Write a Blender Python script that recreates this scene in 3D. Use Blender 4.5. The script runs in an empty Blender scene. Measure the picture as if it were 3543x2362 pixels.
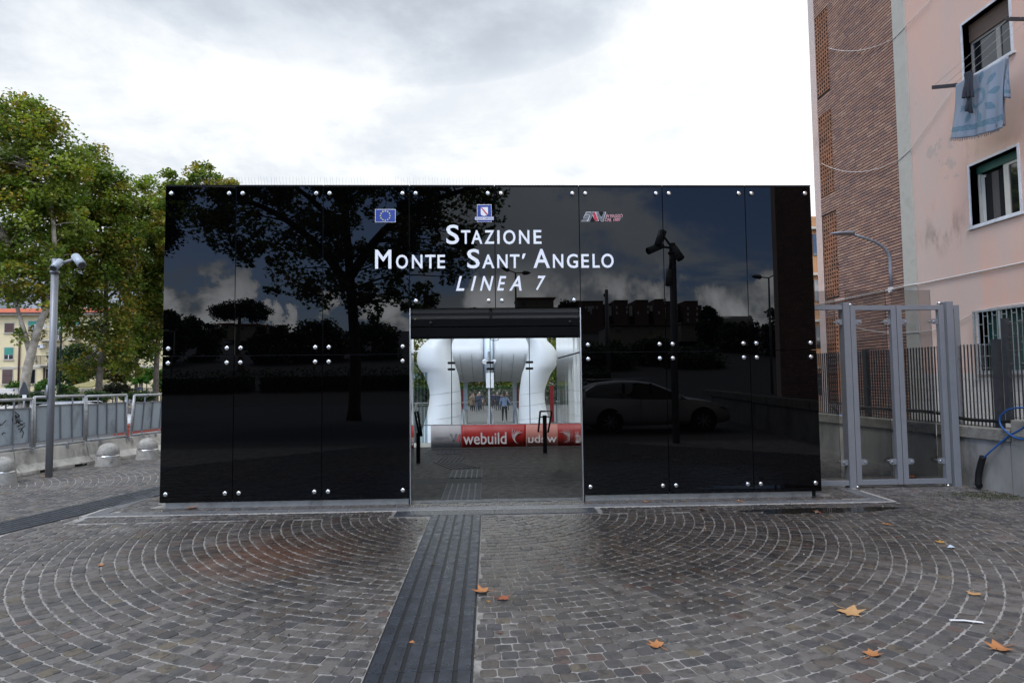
import bpy, math, random
import numpy as np
from mathutils import Vector, Matrix

random.seed(7)
rng = np.random.default_rng(11)
C = bpy.context.scene.collection
sc = bpy.context.scene
R_ = math.radians

# ------------------------------------------------------------------ camera
FPX, YAW, PITCH, ROLL, EYE = 2175.45, 0.038, 0.0559, -0.011, 1.65
_f = Vector((math.sin(YAW) * math.cos(PITCH), math.cos(YAW) * math.cos(PITCH), math.sin(PITCH)))
_r = Vector((math.cos(YAW), -math.sin(YAW), 0))
_u = _r.cross(_f)
CR = _r * math.cos(ROLL) + _u * math.sin(ROLL)
CU = -_r * math.sin(ROLL) + _u * math.cos(ROLL)
cam = bpy.data.cameras.new('camera')
camo = bpy.data.objects.new('camera', cam)
C.objects.link(camo)
camo.matrix_world = Matrix(((CR.x, CU.x, -_f.x, 0), (CR.y, CU.y, -_f.y, 0), (CR.z, CU.z, -_f.z, EYE), (0, 0, 0, 1)))
cam.sensor_width = 36
cam.lens = FPX / 3543 * 36
cam.clip_start = 0.05
cam.clip_end = 6000
sc.camera = camo

# ------------------------------------------------------------------ world
W = bpy.data.worlds.new('World')
sc.world = W
W.use_nodes = True
nt = W.node_tree
nt.nodes.clear()
SUN_EL, SUN_AZ = R_(55), R_(-150)      # azimuth measured from +Y towards +X


class G:
    """tiny node helper"""
    def __init__(s, nt): s.nt = nt
    def n(s, t, **k):
        o = s.nt.nodes.new(t)
        for a, b in k.items(): setattr(o, a, b)
        return o
    def lk(s, a, b): s.nt.links.new(a, b)
    def put(s, sock, v):
        if isinstance(v, bpy.types.NodeSocket): s.lk(v, sock)
        elif v is not None: sock.default_value = v
    def m(s, op, a, b=None, c=None, clamp=False):
        o = s.n('ShaderNodeMath', operation=op, use_clamp=clamp)
        s.put(o.inputs[0], a)
        if b is not None: s.put(o.inputs[1], b)
        if c is not None: s.put(o.inputs[2], c)
        return o.outputs[0]
    def rng(s, v, a, b, c=0.0, d=1.0, smooth=True):
        o = s.n('ShaderNodeMapRange', interpolation_type='SMOOTHSTEP' if smooth else 'LINEAR')
        s.put(o.inputs[0], v)
        for i, x in enumerate((a, b, c, d)): s.put(o.inputs[i + 1], x)
        return o.outputs[0]
    def mix(s, f, a, b, mode='MIX'):
        o = s.n('ShaderNodeMix', data_type='RGBA', blend_type=mode)
        s.put(o.inputs[0], f)
        s.put(o.inputs[6], a if isinstance(a, bpy.types.NodeSocket) else (*a[:3], 1))
        s.put(o.inputs[7], b if isinstance(b, bpy.types.NodeSocket) else (*b[:3], 1))
        return o.outputs[2]
    def noise(s, vec, scale, detail=3, rough=.5, dist=0.0, out=0):
        o = s.n('ShaderNodeTexNoise')
        if vec is not None: s.put(o.inputs['Vector'], vec)
        o.inputs['Scale'].default_value = scale
        o.inputs['Detail'].default_value = detail
        o.inputs['Roughness'].default_value = rough
        o.inputs['Distortion'].default_value = dist
        return o.outputs[out]
    def comb(s, x, y, z):
        o = s.n('ShaderNodeCombineXYZ')
        s.put(o.inputs[0], x); s.put(o.inputs[1], y); s.put(o.inputs[2], z)
        return o.outputs[0]
    def sep(s, v):
        o = s.n('ShaderNodeSeparateXYZ'); s.lk(v, o.inputs[0])
        return o.outputs


g = G(nt)
tc = g.n('ShaderNodeTexCoord')
dx, dy, dz = g.sep(tc.outputs['Generated'])
sky = g.n('ShaderNodeTexSky', sky_type='NISHITA', sun_disc=False)
sky.sun_elevation = SUN_EL
sky.sun_rotation = SUN_AZ
sky.air_density = 1.0
sky.dust_density = 1.2
den = g.m('ADD', g.m('MAXIMUM', dz, 0.0), 0.22)
uv = g.comb(g.m('DIVIDE', dx, den), g.m('DIVIDE', dy, den), 0.37)
n1 = g.noise(uv, 0.85, 9, .58, .35)
n2 = g.noise(uv, 1.9, 9, .6, .2)
n3 = g.noise(uv, 0.5, 4, .5)
front = g.rng(dy, -0.35, 0.25)
back = g.m('SUBTRACT', 1.0, front)
n4 = g.noise(tc.outputs['Generated'], 6.5, 8, .55, .3)
lowc = g.m('MULTIPLY', g.rng(dz, .20, .10), g.m('MULTIPLY', g.rng(n4, .49, .575), g.rng(n4, .48, .68, .35, 1.0)))
cover = g.rng(g.m('ADD', g.m('ADD', n1, g.m('MULTIPLY', lowc, .4)), g.m('MULTIPLY', front, .5)), .48, .56)
# thick grey underside of cloud left of the middle of the sky ahead
gx = g.m('DIVIDE', g.m('SUBTRACT', g.m('DIVIDE', dx, g.m('MAXIMUM', dy, .05)), -.20), .60)
gz = g.m('DIVIDE', g.m('SUBTRACT', dz, .62), .20)
blob = g.m('SUBTRACT', 1.0, g.m('ADD', g.m('MULTIPLY', gx, gx), g.m('MULTIPLY', gz, gz)), clamp=True)
gray = g.m('MULTIPLY', g.m('MULTIPLY', g.m('POWER', blob, .6), front), g.rng(n3, .2, .55, .75, 1.0))
fb = g.m('MULTIPLY', g.rng(n2, .34, .66, .86, 1.16), g.rng(dz, .0, .9, 1.04, .96))
fb = g.m('MULTIPLY', fb, g.rng(dx, -.6, .1, .96, 1.15))
fb = g.m('SUBTRACT', g.m('MULTIPLY', fb, .785), g.m('MULTIPLY', gray, .34))
frontc = g.mix(g.rng(fb, .55, 1.02), (.80, .885, 1.0), (.99, 1.0, 1.0))
# behind: dark grey layer with sunlit cumulus towards the horizon
bb = g.m('ADD', g.rng(n3, .3, .7, 1.25, 2.0), g.m('MULTIPLY', lowc, 4.6))
backc = g.mix(g.rng(bb, 1.0, 3.2), (.76, .88, 1.04), (.94, .98, 1.03))
br = g.m('ADD', g.m('MULTIPLY', fb, front), g.m('MULTIPLY', bb, back))
cc = g.mix(front, backc, frontc)
cloud = g.mix(1.0, cc, g.comb(g.m('MULTIPLY', br, 10.0), g.m('MULTIPLY', br, 10.0), g.m('MULTIPLY', br, 10.0)), 'MULTIPLY')
skyb = g.mix(1.0, sky.outputs[0], (1.5, 1.8, 2.5), 'MULTIPLY')
bg = g.n('ShaderNodeBackground')
g.lk(g.mix(cover, skyb, cloud), bg.inputs['Color'])
bg.inputs['Strength'].default_value = 0.1
wo = g.n('ShaderNodeOutputWorld')
g.lk(bg.outputs[0], wo.inputs[0])
W.cycles.sampling_method = 'MANUAL'
W.cycles.sample_map_resolution = 512

sun = bpy.data.lights.new('sun', 'SUN')
sun.energy = 1.5
sun.angle = R_(20)
sun.color = (1, .96, .9)
suno = bpy.data.objects.new('sun', sun)
C.objects.link(suno)
sd = Vector((math.sin(SUN_AZ) * math.cos(SUN_EL), math.cos(SUN_AZ) * math.cos(SUN_EL), math.sin(SUN_EL)))
suno.rotation_euler = sd.to_track_quat('Z', 'Y').to_euler()

sc.view_settings.view_transform = 'Standard'
sc.view_settings.look = 'None'
sc.view_settings.exposure = 0.30
sc.view_settings.gamma = 1.0
sc.view_settings.use_curve_mapping = False
sc.cycles.use_denoising = True
sc.cycles.max_bounces = 8
sc.cycles.transparent_max_bounces = 16
sc.cycles.caustics_reflective = False
sc.cycles.caustics_refractive = False
sc.cycles.sample_clamp_indirect = 6

# ------------------------------------------------------------------ measuring helpers
def at(px, py, axis, val):
    """surveyed point of the photograph -> place on a real plane (axis 0,1,2 = val)"""
    v = _f * FPX + CR * (px - 1771.5) + CU * (1181 - py)
    o = Vector((0, 0, EYE))
    return o + v * ((val - o[axis]) / v[axis])
FY = 8.35                                # glass facade plane
def atm(px, py, ym):                     # seen mirrored in the facade
    p = at(px, py, 1, ym)
    return Vector((p.x, 2 * FY - p.y, p.z))
def K(ox, oy, s): return lambda x, y: (ox + x * s, oy + y * s)
KL = K(0, 900, .3507)        # left background
KB = K(0, 1250, .3827)       # barriers
KD = K(1350, 1100, .4464)    # doorway
KR = K(2750, 0, .5105)       # building
KG = K(2750, 750, .3507)     # gate top
KW = K(2750, 1100, .4783)    # gate and wall
KT = K(1250, 600, .4252)     # lettering
KM = K(1950, 650, .3827)     # mirror right
def pa(k, x, y, axis, val): return at(*k(x, y), axis, val)

# ------------------------------------------------------------------ object helpers
def tag(o, label=None, cat=None, group=None, kind=None):
    if label: o['label'] = label
    if cat: o['category'] = cat
    if group: o['group'] = group
    if kind: o['kind'] = kind
    return o
def empty(name, loc, label, cat, group=None, rz=0.0):
    o = bpy.data.objects.new(name, None)
    C.objects.link(o)
    o.location = loc
    o.rotation_euler = (0, 0, rz)
    o.empty_display_size = .1
    return tag(o, label, cat, group)
def mesh_obj(name, me, mat=None, parent=None, local=False):
    if mat is not None and not me.materials:
        for m in (mat if isinstance(mat, (list, tuple)) else [mat]): me.materials.append(m)
    o = bpy.data.objects.new(name, me)
    C.objects.link(o)
    if parent is not None:
        o.parent = parent
        if not local:
            if parent.type == 'EMPTY': o.matrix_parent_inverse = Matrix.Translation(-parent.location)
    return o
def children(o): return [c for c in list(C.objects) if c.parent is o]
KIDS = {}
def copy_tree(o, parent=None):
    c = o.copy(); C.objects.link(c)
    if parent: c.parent = parent
    for ch in o.children: copy_tree(ch, c)
    return c

class MB:
    def __init__(s): s.v = []; s.f = []; s.mi = []; s.cur = 0; s.sm = []; s.smooth = False
    def add(s, vs, fs):
        n = len(s.v); s.v += [tuple(v) for v in vs]
        for f in fs: s.f.append(tuple(i + n for i in f)); s.mi.append(s.cur); s.sm.append(s.smooth)
        return s
    def box(s, x0, x1, y0, y1, z0, z1, ch=0.0):
        if x0 > x1: x0, x1 = x1, x0
        if y0 > y1: y0, y1 = y1, y0
        if z0 > z1: z0, z1 = z1, z0
        return s.add([(x0, y0, z0), (x1, y0, z0), (x1, y1, z0), (x0, y1, z0), (x0, y0, z1), (x1, y0, z1), (x1, y1, z1), (x0, y1, z1)],
                     [(0, 3, 2, 1), (4, 5, 6, 7), (0, 1, 5, 4), (1, 2, 6, 5), (2, 3, 7, 6), (3, 0, 4, 7)])
    def bar(s, p0, p1, w, h, up=(0, 0, 1)):
        p0, p1 = Vector(p0), Vector(p1); d = (p1 - p0).normalized(); up = Vector(up)
        if abs(d.dot(up)) > .98: up = Vector((0, 1, 0))
        a = d.cross(up).normalized() * (w / 2); b = a.cross(d).normalized() * (h / 2)
        vs = [p + q for p in (p0, p1) for q in (-a - b, a - b, a + b, -a + b)]
        return s.add(vs, [(3, 2, 1, 0), (4, 5, 6, 7), (0, 1, 5, 4), (1, 2, 6, 5), (2, 3, 7, 6), (3, 0, 4, 7)])
    def tube(s, pts, r, seg=8, cap=True, up=None):
        pts = [Vector(p) for p in pts]; n = len(pts)
        rs = r if isinstance(r, (list, tuple)) else [r] * n
        sm0 = s.smooth; base = len(s.v); prev = None
        for i, p in enumerate(pts):
            d = (pts[min(i + 1, n - 1)] - pts[max(i - 1, 0)]).normalized()
            if prev is None:
                a = Vector(up) if up else (Vector((0, 0, 1)) if abs(d.z) < .9 else Vector((1, 0, 0)))
                a = (a - d * a.dot(d)).normalized()
            else: a = (prev - d * prev.dot(d)).normalized()
            prev = a; b = d.cross(a)
            for k in range(seg):
                t = 2 * math.pi * k / seg
                s.v.append(tuple(p + (a * math.cos(t) + b * math.sin(t)) * rs[i]))
        for i in range(n - 1):
            for k in range(seg):
                k2 = (k + 1) % seg
                s.f.append((base + i * seg + k, base + i * seg + k2, base + (i + 1) * seg + k2, base + (i + 1) * seg + k)); s.mi.append(s.cur); s.sm.append(True)
        if cap:
            s.f.append(tuple(base + k for k in reversed(range(seg)))); s.mi.append(s.cur); s.sm.append(False)
            s.f.append(tuple(base + (n - 1) * seg + k for k in range(seg))); s.mi.append(s.cur); s.sm.append(False)
        return s
    def lathe(s, prof, c=(0, 0, 0), seg=24):
        base = len(s.v)
        for r, z in prof:
            for k in range(seg):
                t = 2 * math.pi * k / seg
                s.v.append((c[0] + r * math.cos(t), c[1] + r * math.sin(t), c[2] + z))
        for i in range(len(prof) - 1):
            for k in range(seg):
                k2 = (k + 1) % seg
                s.f.append((base + i * seg + k, base + i * seg + k2, base + (i + 1) * seg + k2, base + (i + 1) * seg + k)); s.mi.append(s.cur); s.sm.append(True)
        return s
    def prism(s, poly, o, a, b, n):
        """2D poly in plane (a,b) at o extruded by n"""
        o, a, b, n = map(Vector, (o, a, b, n))
        k = len(poly)
        vs = [o + a * x + b * y for x, y in poly] + [o + a * x + b * y + n for x, y in poly]
        return s.add(vs, [tuple(range(k)), tuple(range(2 * k - 1, k - 1, -1))] + [(i, i + k, (i + 1) % k + k, (i + 1) % k) for i in range(k)])
    def mesh(s, name):
        me = bpy.data.meshes.new(name)
        me.from_pydata(s.v, [], s.f)
        me.polygons.foreach_set('material_index', s.mi)
        me.polygons.foreach_set('use_smooth', s.sm)
        me.update()
        return me
    def build(s, name, mat, parent=None, bevel=0.0, local=False, fixn=False):
        me = s.mesh(name)
        if fixn:
            import bmesh
            bm = bmesh.new(); bm.from_mesh(me); bmesh.ops.recalc_face_normals(bm, faces=bm.faces); bm.to_mesh(me); bm.free()
        o = mesh_obj(name, me, mat, parent, local)
        if bevel:
            m = o.modifiers.new('bevel', 'BEVEL'); m.width = bevel; m.segments = 2; m.limit_method = 'ANGLE'
        return o
def shared(name, me, mat, parent, loc, rot=(0, 0, 0), scl=(1, 1, 1)):
    """another piece with the same mesh, placed in world space under an unrotated parent"""
    o = mesh_obj(name, me, mat, parent)
    o.location = loc; o.rotation_euler = rot; o.scale = scl
    return o

# ------------------------------------------------------------------ materials
def new_mat(name):
    m = bpy.data.materials.new(name); m.use_nodes = True
    t = m.node_tree; b = t.nodes['Principled BSDF']
    return m, G(t), b
def mat(name, col, rough=.6, metal=0.0, var=.15, vscale=3.0, bump=0.0, bscale=40.0, ior=1.5, dirt=None, dirt_s=1.2, dirt_amt=.5, stretch=None, rvar=.0, spec=None, attr=None):
    m, g, b = new_mat(name)
    tcn = g.n('ShaderNodeTexCoord'); gn = g.n('ShaderNodeNewGeometry')
    pos = gn.outputs['Position']
    if stretch:
        mp = g.n('ShaderNodeMapping'); mp.inputs['Scale'].default_value = stretch; g.lk(pos, mp.inputs[0]); pos = mp.outputs[0]
    c = (*col, 1)
    colr = None
    if var:
        n = g.noise(pos, vscale, 6, .6)
        f = g.rng(n, .3, .7, 1 - var, 1 + var, False)
        colr = g.mix(1.0, c, g.comb(f, f, f), 'MULTIPLY')
    if dirt:
        dn = g.noise(pos, dirt_s, 7, .65)
        colr = g.mix(g.rng(dn, .5, .72, 0, dirt_amt), colr if colr is not None else c, dirt)
    if attr:
        a = g.n('ShaderNodeAttribute', attribute_name=attr)
        colr = g.mix(1.0, colr if colr is not None else c, a.outputs['Color'], 'MULTIPLY')
    if colr is not None: g.lk(colr, b.inputs['Base Color'])
    else: b.inputs['Base Color'].default_value = c
    b.inputs['Roughness'].default_value = rough
    if rvar: g.lk(g.rng(g.noise(pos, vscale * 1.7, 5, .6), .3, .7, rough - rvar, rough + rvar), b.inputs['Roughness'])
    b.inputs['Metallic'].default_value = metal
    b.inputs['IOR'].default_value = ior
    if spec is not None: b.inputs['Specular IOR Level'].default_value = spec
    if bump:
        bn = g.n('ShaderNodeBump'); bn.inputs['Strength'].default_value = min(1, bump); bn.inputs['Distance'].default_value = .01
        g.lk(g.noise(pos, bscale, 5, .6), bn.inputs['Height']); g.lk(bn.outputs[0], b.inputs['Normal'])
    return m

def glass_mat(name, tint=(1, 1, 1), refl=1.5, alpha=.0):
    m = bpy.data.materials.new(name); m.use_nodes = True
    t = m.node_tree; t.nodes.clear(); g = G(t)
    tr = g.n('ShaderNodeBsdfTransparent'); tr.inputs[0].default_value = (*tint, 1)
    gl = g.n('ShaderNodeBsdfGlossy'); gl.inputs['Roughness'].default_value = .01
    fr = g.n('ShaderNodeFresnel'); fr.inputs[0].default_value = refl
    mx = g.n('ShaderNodeMixShader'); g.lk(fr.outputs[0], mx.inputs[0]); g.lk(tr.outputs[0], mx.inputs[1]); g.lk(gl.outputs[0], mx.inputs[2])
    o = g.n('ShaderNodeOutputMaterial'); g.lk(mx.outputs[0], o.inputs[0])
    return m
def leaf_mat(name, trans=.35):
    m = bpy.data.materials.new(name); m.use_nodes = True
    t = m.node_tree; t.nodes.clear(); g = G(t)
    a = g.n('ShaderNodeAttribute', attribute_name='col')
    d = g.n('ShaderNodeBsdfPrincipled'); g.lk(a.outputs['Color'], d.inputs['Base Color']); d.inputs['Roughness'].default_value = .45
    tl = g.n('ShaderNodeBsdfTranslucent')
    g.lk(g.mix(1.0, a.outputs['Color'], (1.5, 1.7, .6), 'MULTIPLY'), tl.inputs[0])
    mx = g.n('ShaderNodeMixShader'); mx.inputs[0].default_value = trans
    g.lk(d.outputs[0], mx.inputs[1]); g.lk(tl.outputs[0], mx.inputs[2])
    o = g.n('ShaderNodeOutputMaterial'); g.lk(mx.outputs[0], o.inputs[0])
    return m

M = {}
# black back-painted glass: a polished dielectric over black
m, g, b = new_mat('black_glass')
b.inputs['Base Color'].default_value = (.0006, .0006, .0008, 1)
b.inputs['Roughness'].default_value = .0
b.inputs['IOR'].default_value = 1.37
b.inputs['Specular Tint'].default_value = (1, 1, 1, 1)
gn = g.n('ShaderNodeNewGeometry')
bn = g.n('ShaderNodeBump'); bn.inputs['Strength'].default_value = .05; bn.inputs['Distance'].default_value = .002
g.lk(g.noise(gn.outputs['Position'], 1.3, 1, .4), bn.inputs['Height']); g.lk(bn.outputs[0], b.inputs['Normal'])
sp = g.noise(gn.outputs['Position'], 14, 9, .75)
g.lk(g.mix(g.rng(sp, .62, .82, 0, .10), (.0006, .0006, .0008), (.04, .04, .038)), b.inputs['Base Color'])
M['bglass'] = m
M['steel'] = mat('brushed_steel', (.62, .62, .61), .28, 1, .08, 60, stretch=(1, 1, .1))
M['plinth'] = mat('satin_steel_plinth', (.36, .355, .33), .42, .8, .12, 8, .1, 60, dirt=(.12, .11, .09), dirt_s=3, dirt_amt=.5)
M['boltrim'] = mat('bolt_steel', (.72, .72, .70), .22, 1, .05, 90)
# distorted mirror steel cladding
m, g, b = new_mat('mirror_steel')
b.inputs['Base Color'].default_value = (.80, .79, .75, 1); b.inputs['Metallic'].default_value = 1; b.inputs['Roughness'].default_value = .05
gn = g.n('ShaderNodeNewGeometry'); mp = g.n('ShaderNodeMapping'); mp.inputs['Scale'].default_value = (1, 1.5, .45); g.lk(gn.outputs['Position'], mp.inputs[0])
bn = g.n('ShaderNodeBump'); bn.inputs['Strength'].default_value = .12; bn.inputs['Distance'].default_value = .02
g.lk(g.noise(mp.outputs[0], 1.5, 1, .4, .3), bn.inputs['Height']); g.lk(bn.outputs[0], b.inputs['Normal'])
M['mirror'] = m
M['black'] = mat('black_painted_metal', (.005, .005, .006), .4, 0, .1, 9, spec=.15)
M['blackmatt'] = mat('black_rubber', (.007, .007, .007), .6, 0, .1, 9, spec=.25)
M['shutter'] = mat('dark_shutter_paint', (.003, .0033, .004), .45, 0, .2, 4, .05, 30, spec=.06)
M['letter'] = mat('white_letter', (.86, .89, .93), .45, 0, .02, 5)
M['eublue'] = mat('flag_blue', (.022, .055, .30), .45, 0, .04, 6)
M['white'] = mat('white_print', (.82, .82, .82), .5, 0, .02, 6)
M['yellow'] = mat('flag_yellow', (.80, .75, .18), .5, 0, .02, 6)
M['red'] = mat('logo_red', (.50, .02, .05), .5, 0, .05, 6)
M['lgrey'] = mat('logo_grey', (.14, .15, .16), .5, 0, .05, 6)
M['galv'] = mat('grey_painted_steel', (.215, .224, .238), .42, .2, .05, 6, .04, 90)
M['galv_l'] = mat('pale_blue_grey_steel', (.36, .41, .45), .45, .1, .05, 6)
M['galv_d'] = mat('dark_grey_fence_steel', (.045, .048, .052), .5, .4, .2, 10)
M['glass'] = glass_mat('clear_glass', (.93, .96, .95), 1.45)
M['glass_blue'] = glass_mat('bluish_glass', (.62, .70, .72), 1.5)
M['glass_smoke'] = glass_mat('smoked_glass', (.74, .745, .75), 1.5)
M['wglass'] = mat('window_glass', (.01, .012, .014), .03, 0, 0, 1, ior=1.9)
M['slate'] = mat('dark_slate_slab', (.026, .031, .040), .36, 0, .35, 7, .35, 160, dirt=(.055, .062, .074), dirt_s=6, dirt_amt=.7, rvar=.14)
M['slate_i'] = mat('indoor_slate_rib', (.035, .037, .042), .6, 0, .25, 7, spec=.12)
M['slate_g'] = mat('shaded_groove_slate', (.012, .013, .015), .5, 0, .2, 7)  # darker copy of the slate paints shade into the grooves
M['slate_w'] = mat('wet_slate_slab', (.022, .025, .030), .2, 0, .35, 7, .4, 120, rvar=.1)
M['granite'] = mat('grey_granite_kerb', (.13, .132, .135), .4, 0, .25, 9, .3, 200, dirt=(.05, .05, .05), dirt_s=2, dirt_amt=.5, rvar=.15)
M['cement'] = mat('pale_mortar', (.36, .35, .32), .85, 0, .3, 20, .5, 120)
M['mort2'] = mat('grey_floor_grout', (.11, .105, .10), .8, 0, .2, 9, spec=.1)
M['tile'] = mat('passage_floor_tile', (.034, .033, .031), .62, 0, .35, 5, .25, 150, rvar=.1, spec=.1)
M['concrete'] = mat('old_concrete', (.46, .435, .38), .85, 0, .4, 2.2, 1, 25, dirt=(.07, .064, .055), dirt_s=2.6, dirt_amt=.95, stretch=(1, 1, .5))
M['concrete_p'] = mat('cast_concrete_bollard', (.33, .32, .29), .8, 0, .25, 12, .7, 60, dirt=(.10, .095, .08), dirt_s=7, dirt_amt=.85)
M['coping'] = mat('rough_coping_concrete', (.20, .19, .16), .9, 0, .3, 7, .9, 40, dirt=(.05, .045, .035), dirt_s=2.5, dirt_amt=.7)
M['wallconc'] = mat('stained_wall_concrete', (.23, .225, .205), .85, 0, .25, 2.5, .4, 18, dirt=(.045, .042, .03), dirt_s=1.1, dirt_amt=.85, stretch=(1, 1, .45))
M['asphalt'] = mat('asphalt', (.055, .055, .055), .8, 0, .2, 3, .4, 200)
M['white_tube'] = mat('white_coated_steel_shell', (.66, .66, .65), .45, 0, .04, 1.5)
M['tube_c'] = mat('shaded_white_shell', (.60, .60, .60), .5, .1, .04, 1.5)  # greyer copy of the white shell, canopy shade put into the colour
M['seam'] = mat('dark_seam', (.12, .12, .12), .6)
M['wood'] = mat('bark', (.20, .17, .13), .85, 0, .45, 5, .8, 25, dirt=(.07, .055, .04), dirt_s=2.2, dirt_amt=.9)
M['bark_m'] = mat('brown_grey_bark', (.11, .09, .07), .9, 0, .45, 4, .8, 22, dirt=(.2, .17, .13), dirt_s=2.2, dirt_amt=.5)
M['bark_d'] = mat('dark_bark', (.045, .038, .030), .9, 0, .4, 5, .6, 25)  # very dark bark so the mirrored trunk stays nearly black
M['bark_w'] = mat('pale_plane_bark', (.33, .29, .23), .8, 0, .35, 3, .6, 20, dirt=(.13, .10, .06), dirt_s=2.0, dirt_amt=.9)
M['leaf'] = leaf_mat('leaf', .42)
M['needle'] = leaf_mat('dark_needle_leaf', .1)

# ------------------------------------------------------------------ GROUND
def hgt(y):
    if y > 16: return -1.4 * min(1, (y - 16) / 27.0)
    if y < -22: return 14.0 * min(1, (-22 - y) / 130.0)
    return 0.0
def sheet(mb, x0, x1, y0, y1, dz=0.0, ny=1, nx=1):
    for i in range(ny):
        a = y0 + (y1 - y0) * i / ny; b = y0 + (y1 - y0) * (i + 1) / ny
        for j in range(nx):
            c = x0 + (x1 - x0) * j / nx; d = x0 + (x1 - x0) * (j + 1) / nx
            mb.add([(c, a, hgt(a) + dz), (d, a, hgt(a) + dz), (d, b, hgt(b) + dz), (c, b, hgt(b) + dz)], [(0, 1, 2, 3)])
PX0, PX1, PY0, PY1 = -5.2, 5.6, 15.2, 37.2      # the escalator pit
gm = MB()
for (y0, y1) in ((-3000, -152), (-152, -22), (-22, PY0)):
    sheet(gm, -3000, 3000, y0, y1, -.0052)
for (y0, y1) in ((PY0, 16), (16, PY1)):
    sheet(gm, -3000, PX0, y0, y1, -.0052); sheet(gm, PX1, 3000, y0, y1, -.0052)
for (y0, y1) in ((PY1, 43), (43, 3000)):
    sheet(gm, -3000, 3000, y0, y1, -.0052)
m, g, b = new_mat('sandy_paving_bed')
gn = g.n('ShaderNodeNewGeometry'); pos = gn.outputs['Position']
def wetmask(g, pos):
    """where rain water has collected in front of the entrance"""
    x, y, z = g.sep(pos)
    n = g.noise(pos, 1.1, 5, .6)
    ex = g.m('DIVIDE', g.m('SUBTRACT', x, .9), 4.9); ey = g.m('DIVIDE', g.m('SUBTRACT', y, 7.6), 3.3)
    d = g.m('SQRT', g.m('ADD', g.m('MULTIPLY', ex, ex), g.m('MULTIPLY', ey, ey)))
    return g.rng(g.m('ADD', g.m('ADD', d, g.m('MULTIPLY', g.m('SUBTRACT', n, .5), .9)), g.m('MULTIPLY', g.m('SUBTRACT', g.noise(pos, 9, 4, .7), .5), .7)), 1.35, .45)
wet = wetmask(g, pos)
vo = g.n('ShaderNodeTexVoronoi', feature='DISTANCE_TO_EDGE'); vo.inputs['Scale'].default_value = 9; g.lk(pos, vo.inputs['Vector'])
x_, y_, z_ = g.sep(pos)
far = g.m('MAXIMUM', g.rng(y_, 14.6, 15.5), g.m('MAXIMUM', g.rng(y_, 1.6, .6), g.m('MAXIMUM', g.rng(x_, -9.6, -9.9), g.rng(x_, 7.3, 7.8))))
sand = g.mix(g.rng(g.noise(pos, 5, 6, .7), .34, .56), (.10, .095, .085), g.mix(g.noise(pos, 60, 4, .7), (.22, .212, .195), (.42, .405, .375)))
sand = g.mix(g.m('MULTIPLY', wet, .48), sand, (.09, .084, .075))
patch = g.mix(g.rng(vo.outputs[0], .02, .06), (.20, .19, .17), (.085, .08, .076))
patch = g.mix(g.rng(y_, -1.0, .2), (.05, .049, .047), patch)
g.lk(g.mix(far, sand, patch), b.inputs['Base Color'])
g.lk(g.rng(wet, 0, 1, .85, .45), b.inputs['Roughness'])
bn = g.n('ShaderNodeBump'); bn.inputs['Strength'].default_value = .6; bn.inputs['Distance'].default_value = .006
g.lk(g.noise(pos, 130, 3, .7), bn.inputs['Height']); g.lk(bn.outputs[0], b.inputs['Normal'])
M['bed'] = m
ground = gm.build('ground', M['bed'])
tag(ground, kind='structure')

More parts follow.
